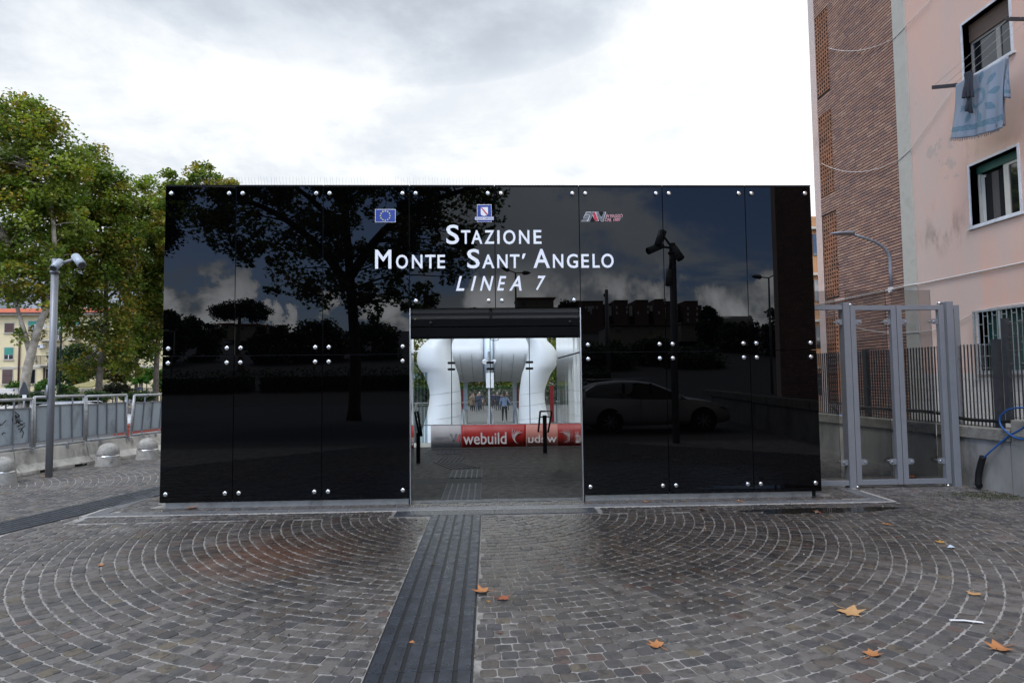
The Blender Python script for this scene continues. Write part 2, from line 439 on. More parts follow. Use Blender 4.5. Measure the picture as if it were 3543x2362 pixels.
def stone_mat(name, indiv):
    m, g, b = new_mat(name)
    gn = g.n('ShaderNodeNewGeometry'); pos = gn.outputs['Position']
    if indiv:
        oi = g.n('ShaderNodeObjectInfo'); r = oi.outputs['Random']
    else:
        a = g.n('ShaderNodeAttribute', attribute_name='rnd'); r = a.outputs['Fac']
    cr = g.n('ShaderNodeValToRGB'); cr.color_ramp.interpolation = 'CONSTANT'
    cols = [(0, (.078, .074, .070)), (.12, (.096, .091, .086)), (.26, (.066, .064, .062)), (.38, (.108, .102, .095)), (.52, (.086, .079, .072)),
            (.64, (.056, .056, .058)), (.74, (.108, .102, .096)), (.84, (.080, .071, .062)), (.93, (.088, .066, .058)), (.955, (.100, .086, .064)), (.97, (.050, .048, .047))]
    e = cr.color_ramp.elements
    while len(e) > 1: e.remove(e[-1])
    e[0].position = 0; e[0].color = (*cols[0][1], 1)
    for p, c in cols[1:]:
        q = e.new(p); q.color = (*c, 1)
    g.lk(r, cr.inputs[0])
    base = g.mix(g.noise(pos, 55, 5, .7), g.mix(1.0, cr.outputs[0], (.66, .66, .66), 'MULTIPLY'), g.mix(1.0, cr.outputs[0], (1.68, 1.66, 1.62), 'MULTIPLY'))
    base = g.mix(g.rng(g.noise(pos, .9, 5, .6), .35, .7, 0, .55), base, g.mix(1.0, base, (1.5, 1.47, 1.42), 'MULTIPLY'))
    # dark traffic polish blotches the size of a stone
    base = g.mix(g.rng(g.noise(pos, 11, 3, .6), .50, .62, 0, .62), base, (.038, .038, .039))
    # rust stain left of the strip
    x, y, z = g.sep(pos)
    ex = g.m('DIVIDE', g.m('SUBTRACT', x, -2.1), .75); ey = g.m('DIVIDE', g.m('SUBTRACT', y, 6.1), .75)
    rs = g.m('SUBTRACT', 1.25, g.m('ADD', g.m('SQRT', g.m('ADD', g.m('MULTIPLY', ex, ex), g.m('MULTIPLY', ey, ey))), g.m('MULTIPLY', g.m('SUBTRACT', g.noise(pos, 3, 5, .65), .5), 2.2)), clamp=True)
    base = g.mix(g.m('MULTIPLY', rs, .62), base, (.155, .075, .042))
    wet = wetmask(g, pos)
    dark = g.mix(1.0, base, (.46, .405, .36), 'MULTIPLY')
    g.lk(g.mix(wet, base, dark), b.inputs['Base Color'])
    rn = g.noise(pos, 7, 4, .6)
    g.lk(g.m('ADD', g.rng(wet, 0, 1, .66, .26), g.m('MULTIPLY', g.m('SUBTRACT', rn, .5), .35)), b.inputs['Roughness'])
    bn = g.n('ShaderNodeBump'); bn.inputs['Strength'].default_value = .55; bn.inputs['Distance'].default_value = .004
    g.lk(g.noise(pos, 150, 4, .7), bn.inputs['Height']); g.lk(bn.outputs[0], b.inputs['Normal'])
    return m
M['stone_i'] = stone_mat('basalt_sett', True)
M['stone_s'] = stone_mat('basalt_setts', False)

# setts: rings round the doorway, rings round a second centre on the left
C0 = (-.05, 7.86); CL = (-9.4, 9.2)
SX0, SX1 = -.705, -.097            # tactile strip
quads = []
def okregion(x, y):
    if 7.59 < y < 15 and -4.95 < x < 5.2 and not (y > 8.3): return False
    if 8.05 < y < 15.2 and -4.42 < x < 4.62: return False
    if y > 14.9: return False
    if x < -9.0: return False
    # only what stands in or close to the frame
    zc = x * _f.x + y * _f.y; xc = x * _r.x + y * _r.y
    if y < 1.0 or abs(xc) > zc * 1.15 + 1.6: return False
    if x > 7.02 - max(0, y - 8) * .09: return False
    return True
LSA = Vector((.6, 2.35)).normalized(); LSN = Vector((LSA.y, -LSA.x)); LSC = Vector((-5.22, 8.7))
def instrip2(x, y, pad=0.0):
    q = Vector((x, y)) - LSC
    return abs(q.dot(LSN)) < .3 + pad and -4.5 < q.dot(LSA) < 2.6
def rings(cx, cy, rmax, rmin, test):
    r = rmin
    while r < rmax:
        dr = .107; n = max(4, int(2 * math.pi * (r + dr / 2) / .104)); ph = random.random()
        a = ph * 2 * math.pi / n
        for k in range(n):
            t0 = a + 2 * math.pi * k / n; t1 = t0 + 2 * math.pi / n
            tm = (t0 + t1) / 2; rm = r + dr / 2
            x = cx + rm * math.cos(tm); y = cy + rm * math.sin(tm)
            if not okregion(x, y) or not test(x, y): continue
            g_r = .0052; g_t = .0022 / rm
            co = []
            for (rr, tt) in ((r + g_r, t0 + g_t), (r + dr - g_r, t0 + g_t), (r + dr - g_r, t1 - g_t), (r + g_r, t1 - g_t)):
                rr += random.uniform(-.006, .005); tt += random.uniform(-.0030, .0024) / rm
                co.append((cx + rr * math.cos(tt), cy + rr * math.sin(tt)))
            quads.append(co)
        r += dr
inC0 = lambda x, y: math.hypot(x - C0[0], y - C0[1]) < 5.3 or x > -4.4
inCL = lambda x, y: not inC0(x, y)
rings(C0[0], C0[1], 10.5, .12, inC0)
rings(CL[0], CL[1], 8.5, .12, inCL)
# straight rows beside the granite frame
for (yy, xa, xb) in ((7.62, -4.9, 5.15), (7.73, -4.9, 5.15), (7.84, -4.9, 5.15), (8.20, -4.7, 4.9), (8.31, -4.7, 4.9)):
    x = xa + random.random() * .05
    while x < xb:
        w = random.uniform(.095, .125)
        if not (yy < 7.95 and -1.20 < x + w / 2 < 1.36):
            quads.append([(x + .004, yy + random.uniform(.003, .008)), (x + .004, yy + .105 + random.uniform(-.003, .003)), (x + w - .004, yy + .105 + random.uniform(-.003, .003)), (x + w - .004, yy + random.uniform(.003, .008))])
        x += w
def clip_quad(q):
    cx = sum(p[0] for p in q) / 4; cy = sum(p[1] for p in q) / 4
    if SX0 < cx < SX1 and cy < 7.66: return None
    if instrip2(cx, cy): return None
    out = []
    for x, y in q:
        if cy < 7.66:
            if cx < SX0: x = min(x, SX0 - .006)
            elif cx > SX1: x = max(x, SX1 + .006)
        p = Vector((x, y)) - LSC; s = p.dot(LSN)
        if abs(s) < .31 and -4.6 < p.dot(LSA) < 2.7:
            sgn = 1 if (Vector((cx, cy)) - LSC).dot(LSN) > 0 else -1
            p = p + LSN * (sgn * .31 - s); x, y = (p + LSC)
        out.append((x, y))
    return out
quads = [q for q in (clip_quad(q) for q in quads) if q]
def sett_geo(q, zt, local=False):
    """rounded irregular block: outer skirt, shoulder, slightly domed top"""
    cx = sum(p[0] for p in q) / 4; cy = sum(p[1] for p in q) / 4
    pts = []
    for i in range(4):
        a = Vector(q[i]); p = Vector(q[i - 1]); n = Vector(q[(i + 1) % 4])
        c = .10 + random.random() * .10
        pts.append(a.lerp(p, c * .8)); pts.append(a.lerp(n, c * .8))
    # pull corner points outwards slightly so the outline is rounded, not octagonal
    ctr = Vector((cx, cy))
    vs = []
    for s, z in ((1.0, -.03), (1.0, zt - .0055), (.965, zt - .0012), (.90, zt)):
        for p in pts:
            qv = ctr + (p - ctr) * s
            vs.append((qv.x, qv.y, z))
    vs.append((cx, cy, zt + .0012))
    fs = []
    for L in range(3):
        for i in range(8):
            j = (i + 1) % 8
            fs.append((L * 8 + i, L * 8 + j, (L + 1) * 8 + j, (L + 1) * 8 + i))
    for i in range(8): fs.append((24 + i, 24 + (i + 1) % 8, 32))
    return vs, fs, (cx, cy)
def orient(q):
    s = sum(q[i][0] * q[(i + 1) % 4][1] - q[(i + 1) % 4][0] * q[i][1] for i in range(4))
    return q if s > 0 else q[::-1]
quads = [orient(q) for q in quads]
def seen_size(q):
    cx = sum(p[0] for p in q) / 4; cy = sum(p[1] for p in q) / 4
    zc = cx * _f.x + cy * _f.y; xc = cx * _r.x + cy * _r.y
    inv = (abs(xc) < zc * .83) and zc > 3.4
    return -(1 / (zc * zc)) if inv else 0
quads.sort(key=seen_size)
for q in quads[:300]:
    vs, fs, c = sett_geo(q, random.uniform(-.003, .0025))
    mb = MB()
    mb.add([(v[0] - c[0], v[1] - c[1], v[2]) for v in vs], fs)
    o = mb.build('sett', M['stone_i'], ground); o.location = (c[0], c[1], 0)
V = []; F = []; RN = []
for q in quads[300:]:
    vs, fs, c = sett_geo(q, random.uniform(-.0032, .003)); n = len(V)
    V += vs; F += [tuple(i + n for i in f) for f in fs]; RN += [random.random()] * len(vs)
me = bpy.data.meshes.new('sett_paving'); me.from_pydata(V, [], F)
a = me.attributes.new('rnd', 'FLOAT', 'POINT'); a.data.foreach_set('value', RN); me.update()
o = mesh_obj('sett_paving', me, M['stone_s'], ground); o['kind'] = 'stuff'

# granite frame round the entrance, slabs butted
frame = []
def slab(x0, x1, y0, y1, zt, m, name='slab', parent=None):
    mb = MB().box(x0 + .002, x1 - .002, y0 + .002, y1 - .002, -.05, zt)
    return mb.build(name, m, parent if parent is not None else ground, bevel=.003)
x = -4.95
while x < 5.15:
    w = min(random.uniform(.75, 1.0), 5.17 - x)
    slab(x, x + w, 7.985, 8.165, .004, M['granite'], 'granite_slab'); x += w
for (sx, x0, x1) in ((-1, -4.95, -4.77), (1, 4.99, 5.17)):
    y = 8.165
    while y < 11.2: slab(x0, x1, y, y + .9, .004, M['granite'], 'granite_slab'); y += .9
MB().box(-4.99, 5.21, 7.955, 7.983, -.05, .002).build('mortar_line', M['cement'], ground)
MB().box(-5.0, -4.955, 7.955, 11.4, -.05, .0025).build('mortar_line', M['cement'], ground)
MB().box(5.175, 5.22, 7.955, 11.4, -.05, .0025).build('mortar_line', M['cement'], ground)
MB().box(4.62, 5.0, 8.17, 8.19, -.05, .0025).build('mortar_line', M['cement'], ground)
# dark slate threshold slab
for (a, b_) in ((-1.15, .06), (.06, 1.31)): slab(a, b_, 7.668, 7.95, .006, M['slate_w'], 'slate_slab')

# tactile guiding strip: ribbed slate tiles, each tile its own piece
def tactile_tile(w, l, nrib=6, name='tactile_tile', ribh=.005):
    mb = MB(); mb.cur = 1; mb.box(-w / 2, w / 2, 0.002, l - .002, -.04, .002); mb.cur = 0
    pitch = w / nrib
    for i in range(nrib):
        x0 = -w / 2 + pitch * i + .011; x1 = -w / 2 + pitch * (i + 1) - .011
        z = .002 + ribh; c = .003
        mb.add([(x0, .004, .002), (x1, .004, .002), (x1, l - .004, .002), (x0, l - .004, .002),
                (x0 + c, .006, z), (x1 - c, .006, z), (x1 - c, l - .006, z), (x0 + c, l - .006, z)],
               [(4, 5, 6, 7), (0, 1, 5, 4), (1, 2, 6, 5), (2, 3, 7, 6), (3, 0, 4, 7)])
    return mb.mesh(name)
strip = empty('tactile_strip', (-.4, 5, 0), 'dark slate tactile guiding strip with long ribs running from camera to doorway', 'tactile paving')
tmesh = tactile_tile(.60, .40)
y = 7.666 - .40
while y > .8:
    shared('tactile_tile', tmesh, [M['slate'], M['slate_g']], strip, (-.401, y, .0)); y -= .402
strip2 = empty('tactile_strip', (-5.2, 8.7, 0), 'dark slate tactile guiding strip crossing the setts left of the black building', 'tactile paving')
s = -4.5
ang = -math.atan2(LSA.x, LSA.y)
while s < 2.5:
    p = LSC + LSA * s
    shared('tactile_tile', tmesh, [M['slate'], M['slate_g']], strip2, (p.x, p.y, .0), (0, 0, ang)); s += .402

# puddle
pd = MB()
pts = []
for i in range(40):
    t = 2 * math.pi * i / 40
    rr = 1 + .22 * math.sin(3 * t + 1) + .15 * math.sin(5 * t) + .06 * math.sin(11 * t)
    pts.append((3.95 + .92 * rr * math.cos(t), 7.55 + .14 * rr * math.sin(t) + .03 * math.sin(2 * t), .0035))
pd.add(pts, [tuple(range(40))])
m, g, b = new_mat('rain_water')
b.inputs['Base Color'].default_value = (.016, .015, .013, 1); b.inputs['Roughness'].default_value = .02; b.inputs['IOR'].default_value = 1.33
M['water'] = m
tag(pd.build('puddle', m), 'shallow rain puddle on the setts by the right corner of the black building', 'puddle')

# ------------------------------------------------------------------ THE BLACK ENTRANCE BUILDING
XS = [-4.244, -3.320] + [-3.320 + 1.1409 * i for i in range(1, 7)] + [4.445]
ZT, ZM, ZB = 4.207, 1.968, .075
ST = empty('station_entrance', (0.1, 8.4, 0), 'low black glass clad station entrance with white lettering above its doorway', 'station entrance')
ZD = at(1700, 1066, 1, FY).z            # underside of the panels over the door
def bolt_mesh():
    mb = MB(); mb.lathe([(.0, .028), (.012, .0275), (.0255, .024), (.028, .019), (.028, 0.0)], seg=20)
    me = mb.mesh('bolt'); me.transform(Matrix.Rotation(R_(90), 4, 'X')); return me
bolt_me = bolt_mesh()
def panel(x0, x1, z0, z1, bolts):
    g_ = .004
    o = MB().box(x0 + g_, x1 - g_, FY, FY + .012, z0 + g_, z1 - g_).build('glass_panel', M['bglass'], ST, bevel=.0015)
    a_, b2_ = random.uniform(-.0011, .0011), random.uniform(-.0009, .0009)
    for v in o.data.vertices: v.co.y += a_ * (v.co.x - (x0 + x1) / 2) + b2_ * (v.co.z - (z0 + z1) / 2)
    for bx, bz in bolts:
        b = mesh_obj('bolt', bolt_me, M['boltrim'], o); b.location = (bx, FY, bz); b.rotation_euler = (0, random.random() * 6, 0)
    return o
OFF = .088
for i in range(8):
    x0, x1 = XS[i], XS[i + 1]
    a, b_ = x0 + OFF, x1 - OFF
    if i == 0: a = x0 + .085
    zt_b = ZT - .095
    if i in (3, 4):
        panel(x0, x1, ZD, ZT, [(a, zt_b), (b_, zt_b), (a, ZD + .10), (b_, ZD + .10)])
    else:
        panel(x0, x1, ZM, ZT, [(a, zt_b), (b_, zt_b), (a, ZM + .095), (b_, ZM + .095)])
        panel(x0, x1, ZB, ZM, [(a, ZM - .095), (b_, ZM - .095), (a, ZB + .115), (b_, ZB + .115)])
YE = 11.34                               # depth of the building
DXL, DXR = XS[3], XS[5]
# plinth strips
for (x0, x1) in ((XS[0] + .06, XS[1]), (XS[1], XS[2]), (XS[2], XS[3] - .02), (XS[5] + .02, XS[6]), (XS[6], XS[7]), (XS[7], XS[8] - .12)):
    MB().box(x0 + .001, x1 - .001, FY + .035, FY + .06, 0.0, ZB + .02).build('plinth', M['plinth'], ST)
# carcass
body = MB()
body.box(XS[0] + .05, XS[0] + 1.2, FY + .07, YE, .0, ZT - .02); body.box(XS[0] + 1.2, DXL - .02, FY + .07, FY + .36, .0, ZT - .02); body.box(XS[0] + 1.2, DXL - .02, FY + .36, YE, 2.9, ZT - .02)
body.box(DXR + .02, XS[8] - .05, FY + .07, YE, .0, ZT - .02)
body.box(DXL - .02, DXR + .02, FY + .07, YE, ZD - .02, ZT - .02)
body.build('wall', M['blackmatt'], ST)
# side cladding, seen edge on
for (x, s) in ((XS[0], 1), (XS[8], -1)):
    for (z0, z1) in ((ZB, ZM), (ZM, ZT)):
        for k in range(3):
            ya = FY + .016 + k * 1.0
            MB().box(x, x + s * .012, ya, ya + .99, z0 + .004, z1 - .004).build('side_panel', M['bglass'], ST)
# roof edge trim
for i in range(8):
    MB().box(XS[i] + .004, XS[i + 1] - .004, FY - .004, FY + .09, ZT + .001, ZT + .022).build('roof_edge', M['black'], ST)
MB().box(XS[0] + .02, XS[8] - .02, FY + .1, YE, ZT + .0, ZT + .03).build('roof', M['blackmatt'], ST)
# bird spikes
xa = at(560 * 1.5064, 640, 1, FY).x; xb = at(1262 * 1.5064, 640, 1, FY).x
x = XS[0] + .35
while x < xb:
    mb = MB(); mb.box(x, x + .32, FY + .05, FY + .075, ZT + .022, ZT + .028)
    for k in range(8):
        px = x + .02 + k * .041
        q = random.uniform(-.012, .012)
        mb.tube([(px, FY + .06, ZT + .025), (px + q, FY + .03, ZT + .14)], .0011, 3, False)
    mb.build('bird_spike_strip', M['steel'], ST); x += .33
# door surround: perforated grilles, shutter box, jambs
gy = FY + .05
zg0 = at(1700, 1103, 1, gy).z; zs0 = at(1700, 1170, 1, gy).z
MID = at(1698, 1080, 1, gy).x
m, g, b = new_mat('perforated_metal')
gn = g.n('ShaderNodeNewGeometry'); x, y, z = g.sep(gn.outputs['Position'])
S_ = 95.0
row = g.m('FLOOR', g.m('MULTIPLY', z, S_))
ux = g.m('SUBTRACT', g.m('FRACT', g.m('ADD', g.m('MULTIPLY', x, S_), g.m('MULTIPLY', g.m('MODULO', row, 2), .5))), .5)
uz = g.m('SUBTRACT', g.m('FRACT', g.m('MULTIPLY', z, S_)), .5)
d = g.m('SQRT', g.m('ADD', g.m('MULTIPLY', ux, ux), g.m('MULTIPLY', uz, uz)))
g.lk(g.mix(g.rng(d, .28, .34), (.002, .002, .002), (.05, .048, .045)), b.inputs['Base Color']); b.inputs['Roughness'].default_value = .4; b.inputs['Metallic'].default_value = .5
M['perf'] = m
for (z0, z1) in ((ZD - .055, ZD + .03), (zg0 + .01, ZD - .09)):
    for (x0, x1) in ((DXL + .02, MID - .02), (MID + .02, DXR - .02)):
        MB().box(x0, x1, gy, gy + .004, z0, z1).build('grille', M['perf'], ST)
MB().box(DXL + .01, DXR - .01, gy - .012, gy - .002, ZD - .088, ZD - .057).build('lintel_rail', M['black'], ST)
MB().box(MID - .018, MID + .018, gy - .014, gy - .003, zg0, ZD - .09).build('lintel_rail', M['black'], ST)
zmid = at(1700, 1131, 1, gy).z
MB().box(DXL + .01, DXR - .01, gy - .03, gy + .3, zmid + .008, zg0).build('shutter_box', M['shutter'], ST, bevel=.004)
MB().box(DXL + .01, DXR - .01, gy - .02, gy + .3, zs0 + .02, zmid).build('shutter_box', M['shutter'], ST, bevel=.004)
MB().box(DXL + .01, DXR - .01, gy - .01, gy + .05, zs0, zs0 + .018).build('shutter_bar', M['shutter'], ST)
hx = at(1712, 1172, 1, gy).x
MB().tube([(hx - .055, gy - .02, zs0 + .005), (hx - .052, gy - .02, zs0 - .018), (hx - .03, gy - .02, zs0 - .03), (hx + .03, gy - .02, zs0 - .03), (hx + .052, gy - .02, zs0 - .018), (hx + .055, gy - .02, zs0 + .005)], .004, 6).build('handle', M['black'], ST)
for (lx) in (DXL + .28, DXR - .14):
    mb = MB(); mb.lathe([(.0, .01), (.022, .01), (.026, 0)], seg=16); me = mb.mesh('lock'); me.transform(Matrix.Rotation(R_(90), 4, 'X'))
    o = mesh_obj('lock', me, M['black'], ST); o.location = (lx, gy - .03, (zmid + zg0) / 2)
for (jx, s) in ((DXL, 1), (DXR, -1)):
    MB().box(jx, jx + s * .012, FY - .003, FY + .07, 0.0, ZD).build('door_jamb', M['steel'], ST, bevel=.002)
# passage lining: mirror steel sheets, ceiling
def lining(xw, s, y0, y1, z0, z1):
    MB().box(xw, xw - s * .02, y0 + .003, y1 - .003, z0 + .003, z1 - .003).build('steel_wall_panel', M['mirror'], ST)
for (xw, s) in ((DXR - .012, -1), (DXL + .012, 1)):
    for (y0, y1) in ((FY + .09, FY + .36),) if s > 0 else ((FY + .09, 9.05), (9.05, 9.6), (9.6, 10.2), (10.2, 10.8), (10.8, YE)):
        lining(xw, s, y0, y1, .0, 1.96); lining(xw, s, y0, y1, 1.975, 3.1)
for k in range(4):
    MB().box(DXL + .03, DXR - .03, FY + .36 + k * .66, FY + .36 + k * .66 + .65, 2.86, 2.88).build('ceiling_panel', M['shutter'], ST)
# call button on the left jamb
p = pa(KD, 162, 688, 1, 8.9)
MB().box(DXL + .033, DXL + .06, 8.60, 8.68, p.z - .05, p.z + .06).build('call_button', M['plinth'], ST, bevel=.006)

# ---- lettering
def glyph(ch, slant=0.0, bold=.022, res=4):
    cu = bpy.data.curves.new('glyph', 'FONT'); cu.body = ch; cu.offset = bold; cu.resolution_u = res; cu.size = 1; cu.extrude = .01
    cu.shear = slant
    o = bpy.data.objects.new('glyph', cu); C.objects.link(o)
    bpy.context.view_layer.update()
    me = bpy.data.meshes.new_from_object(o.evaluated_get(bpy.context.evaluated_depsgraph_get()))
    bpy.data.objects.remove(o)
    return me
def fit_text(name, ch, x0, x1, z0, z1, y, mat_, parent, depth=.006, slant=0, bold=.022, mirror=False):
    me = glyph(ch, slant, bold)
    n = len(me.vertices); co = np.empty(n * 3); me.vertices.foreach_get('co', co); co = co.reshape(-1, 3)
    mn = co.min(0); mx = co.max(0); sp = np.maximum(mx - mn, 1e-6)
    u = (co - mn) / sp
    if mirror: u[:, 0] = 1 - u[:, 0]
    out = np.empty_like(co)
    out[:, 0] = x0 + u[:, 0] * (x1 - x0); out[:, 1] = y - u[:, 2] * depth; out[:, 2] = z0 + u[:, 1] * (z1 - z0)
    me.vertices.foreach_set('co', out.reshape(-1)); me.name = name
    if mirror: me.flip_normals()
    me.update()
    return mesh_obj(name, me, mat_, parent)
rows = [[('S', 692, 795, 418, 577), ('T', 813, 887, 463, 574), ('A', 895, 985, 463, 574), ('Z', 1003, 1082, 463, 574), ('I', 1107, 1125, 463, 574), ('O', 1155, 1254, 461, 577), ('N', 1284, 1367, 462, 574), ('E', 1402, 1465, 461, 574)],
        [('M', 113, 245, 621, 776), ('O', 283, 380, 662, 776), ('N', 413, 498, 662, 774), ('T', 521, 604, 662, 774), ('E', 620, 682, 662, 773)],
        [('S', 862, 963, 615, 774), ('A', 984, 1083, 659, 772), ('N', 1107, 1190, 659, 771), ('T', 1210, 1287, 659, 771), ("'", 1308, 1337, 653, 695)],
        [('A', 1401, 1533, 615, 770), ('N', 1560, 1643, 657, 769), ('G', 1673, 1762, 655, 771), ('E', 1791, 1851, 657, 768), ('L', 1882, 1938, 656, 768), ('O', 1954, 2052, 653, 769)]]
for rw in rows:
    for ch, xa, xb, ya, yb in rw:
        a = pa(KT, xa, yb, 1, FY); b_ = pa(KT, xb, ya, 1, FY)
        fit_text('letter', ch, a.x, b_.x, a.z, b_.z, FY - .0005, M['letter'], ST, bold=.012 if ch in 'SMA' and yb - ya > 140 else .016, slant=.25 if ch == "'" else 0)
for ch, xa, xb, ya, yb in [('L', 771, 838, 835, 955), ('I', 890, 937, 835, 955), ('N', 966, 1077, 835, 955), ('E', 1104, 1180, 835, 954), ('A', 1203, 1303, 834, 954), ('7', 1421, 1500, 833, 951)]:
    a = pa(KT, xa, yb, 1, FY); b_ = pa(KT, xb, ya, 1, FY)
    fit_text('letter', ch, a.x, b_.x, a.z, b_.z, FY - .0005, M['letter'], ST, bold=.014, slant=.3)
# ---- flag plate with ring of twelve stars
a = pa(KT, 113, 398, 1, FY); b_ = pa(KT, 279, 292, 1, FY)
fl = MB().box(a.x, b_.x, FY - .005, FY - .0005, a.z, b_.z).build('flag_plate', M['white'], ST)
MB().box(a.x + .006, b_.x - .006, FY - .0065, FY - .0052, a.z + .006, b_.z - .006).build('flag_field', M['eublue'], fl)
fc = (a + b_) / 2; fr = (b_.z - a.z) * .36
for k in range(12):
    t = math.pi * k / 6; cx, cz = fc.x + fr * math.sin(t), fc.z + fr * math.cos(t)
    poly = [(math.sin(math.pi * j / 5) * (.0135 if j % 2 == 0 else .0055), math.cos(math.pi * j / 5) * (.0135 if j % 2 == 0 else .0055)) for j in range(10)]
    MB().prism(poly, (cx, FY - .0068, cz), (1, 0, 0), (0, 0, 1), (0, -.001, 0)).build('star', M['yellow'], fl)
# ---- regional crest plate
def KTb(x0, y0, x1, y1): return pa(KT, x0, y1, 1, FY), pa(KT, x1, y0, 1, FY)
def plate(name, x0, y0, x1, y1, d, m_, par, th=.0012):
    a, b_ = KTb(x0, y0, x1, y1)
    return MB().box(a.x, b_.x, FY - d - th, FY - d, a.z, b_.z).build(name, m_, par)
cp = plate('crest_plate', 943, 254, 1059, 396, .0005, M['white'], ST, .004)
plate('crest_field', 946, 258, 1056, 393, .0048, M['eublue'], cp)
def poly_on(name, pts, d, m_, par, th=.0012, k=KT):
    w = [pa(k, x, y, 1, FY) for x, y in pts]
    return MB().prism([(p.x, p.z) for p in w], (0, FY - d, 0), (1, 0, 0), (0, 0, 1), (0, -th, 0)).build(name, m_, par, fixn=True)
poly_on('shield', [(972, 276), (1031, 276), (1031, 333), (1024, 343), (1008, 345), (1001, 349), (994, 345), (979, 343), (972, 333)], .0062, M['white'], cp)
poly_on('shield_band', [(972, 281), (980, 277), (1031, 335), (1023, 342)], .0076, M['red'], cp)
plate('name_strip_edge', 924, 354, 1078, 383, .0062, M['eublue'], cp)
plate('name_strip', 926, 356, 1076, 380, .0076, M['white'], cp)
a, b_ = KTb(931, 360, 1072, 376)
fit_text('name_text', 'REGIONE CAMPANIA', a.x, b_.x, a.z, b_.z, FY - .009, M['eublue'], cp, .001, bold=.005)
# ---- operator mark with slanted letters and motto
K4 = KM
lg = poly_on('logo_plate', [(157, 304), (178, 262), (200, 220), (380, 216), (376, 238), (505, 236), (534, 246), (528, 272), (512, 276), (505, 306), (300, 307)], .0005, M['black'], ST, .004, K4)
def lp(name, pts, m_, d=.0048): poly_on(name, pts, d, m_, lg, .0012, K4)
outl = [[(205, 220), (244, 220), (238, 234), (198, 244)], [(190, 248), (236, 246), (228, 262), (180, 272)], [(176, 276), (222, 272), (214, 288), (172, 290), (158, 304), (166, 290)],
        [(158, 303), (176, 287), (216, 287), (208, 303)]]
for p in ([(207, 222), (246, 220), (238, 240), (196, 243)], [(192, 248), (236, 246), (228, 266), (180, 270)], [(160, 302), (178, 278), (222, 274), (212, 302)]):
    lp('logo_stroke_edge', [(x + (-3 if x < 210 else 3), y + (-3 if y < 260 else 3)) for x, y in p], M['white'], .0046); lp('logo_stroke', p, M['lgrey'], .006)
for p, mm in (([(218, 302), (250, 222), (270, 222), (240, 302)], M['lgrey']), ([(258, 222), (284, 222), (314, 300), (284, 300), (270, 262)], M['red']), ([(292, 222), (318, 222), (342, 280), (356, 300), (330, 300)], M['lgrey']), ([(338, 288), (360, 222), (378, 222), (358, 302), (346, 302)], M['lgrey'])):
    cx = sum(q[0] for q in p) / len(p); cy = sum(q[1] for q in p) / len(p)
    lp('logo_stroke_edge', [(cx + (x - cx) * 1.12 + (2 if x > cx else -2), cy + (y - cy) * 1.06) for x, y in p], M['white'], .0046 + random.random() * .0001); lp('logo_stroke', p, mm, .006 + random.random() * .0003)
for s_, xa, ya, xb, yb in (('IN VIAGGIO', 380, 240, 532, 271), ('DAL 1889', 372, 274, 510, 305)):
    a = pa(K4, xa, yb, 1, FY); b_ = pa(K4, xb, ya, 1, FY)
    fit_text('motto_edge', s_, a.x, b_.x, a.z, b_.z, FY - .0048, M['white'], lg, .001, slant=.3, bold=.03)
    fit_text('motto', s_, a.x + .003, b_.x - .003, a.z + .003, b_.z - .003, FY - .006, M['red'], lg, .001, slant=.3, bold=-.004)

# ---- passage floor: tiles and tactile pieces
fx0, fx1 = DXL + .012, DXR - .012
fl = MB().box(fx0 - 1.9, fx1 + .4, FY + .06, 15.18, -.05, -.003).build('passage_floor_bed', M['mort2'], ST)
y = 8.42; 
tx0 = pa(KD, 415, 1350, 2, 0).x; tx1 = pa(KD, 705, 1350, 2, 0).x
tb = [fx0, tx0, tx1, pa(KD, 835, 1345, 2, 0).x, pa(KD, 980, 1345, 2, 0).x, fx1]
yrows = [8.42, 8.62, 9.02, 9.45, 9.95, 10.45, 10.95, 11.45, 11.95, 12.45, 12.95, 13.45, 13.95, 14.55, 15.1]
ft = tactile_tile(tx1 - tx0, .5, 6, 'tactile_tile', .006)
M['slate_d'] = mat('dark_inlay_slab', (.014, .015, .018), .6, 0, .2, 6, spec=.1)
for i in range(len(yrows) - 1):
    y0, y1 = yrows[i], yrows[i + 1]
    if i == 0:
        for (a, b2) in ((fx0, .1), (.1, fx1)): MB().box(a + .002, b2 - .002, y0, y1 - .003, -.03, .003).build('slate_slab', M['slate'], ST)
        continue
    for j in range(5):
        if j == 1 and y0 < 11.4 and i != 4: continue
        xa, xb = tb[j], tb[j + 1]
        if y0 > YE - .1:
            if j == 4: xb = fx1 + .38
        mm = M['tile'] if not (i == 4 and j < 2) else M['slate_d']
        if j == 0: xa = fx0 - 1.8
        n = 3 if j == 0 else 2 if xb - xa > .75 else 1
        for q in range(n):
            xq = xa + (xb - xa) * q / n; xr = xa + (xb - xa) * (q + 1) / n
            MB().box(xq + .002, xr - .002, y0 + .002, y1 - .002, -.03, random.uniform(-.0008, .0008)).build('floor_tile', mm, ST, bevel=.0015)
yy = 8.62
for y0, y1 in ((8.62, 9.02), (9.02, 9.45), (9.45, 9.93), (10.45, 10.95), (10.95, 11.4)):
    o = shared('tactile_tile', ft, [M['slate_i'], M['slate_g']], ST, ((tx0 + tx1) / 2, y0, .0), scl=(1, (y1 - y0) / .5, 1))
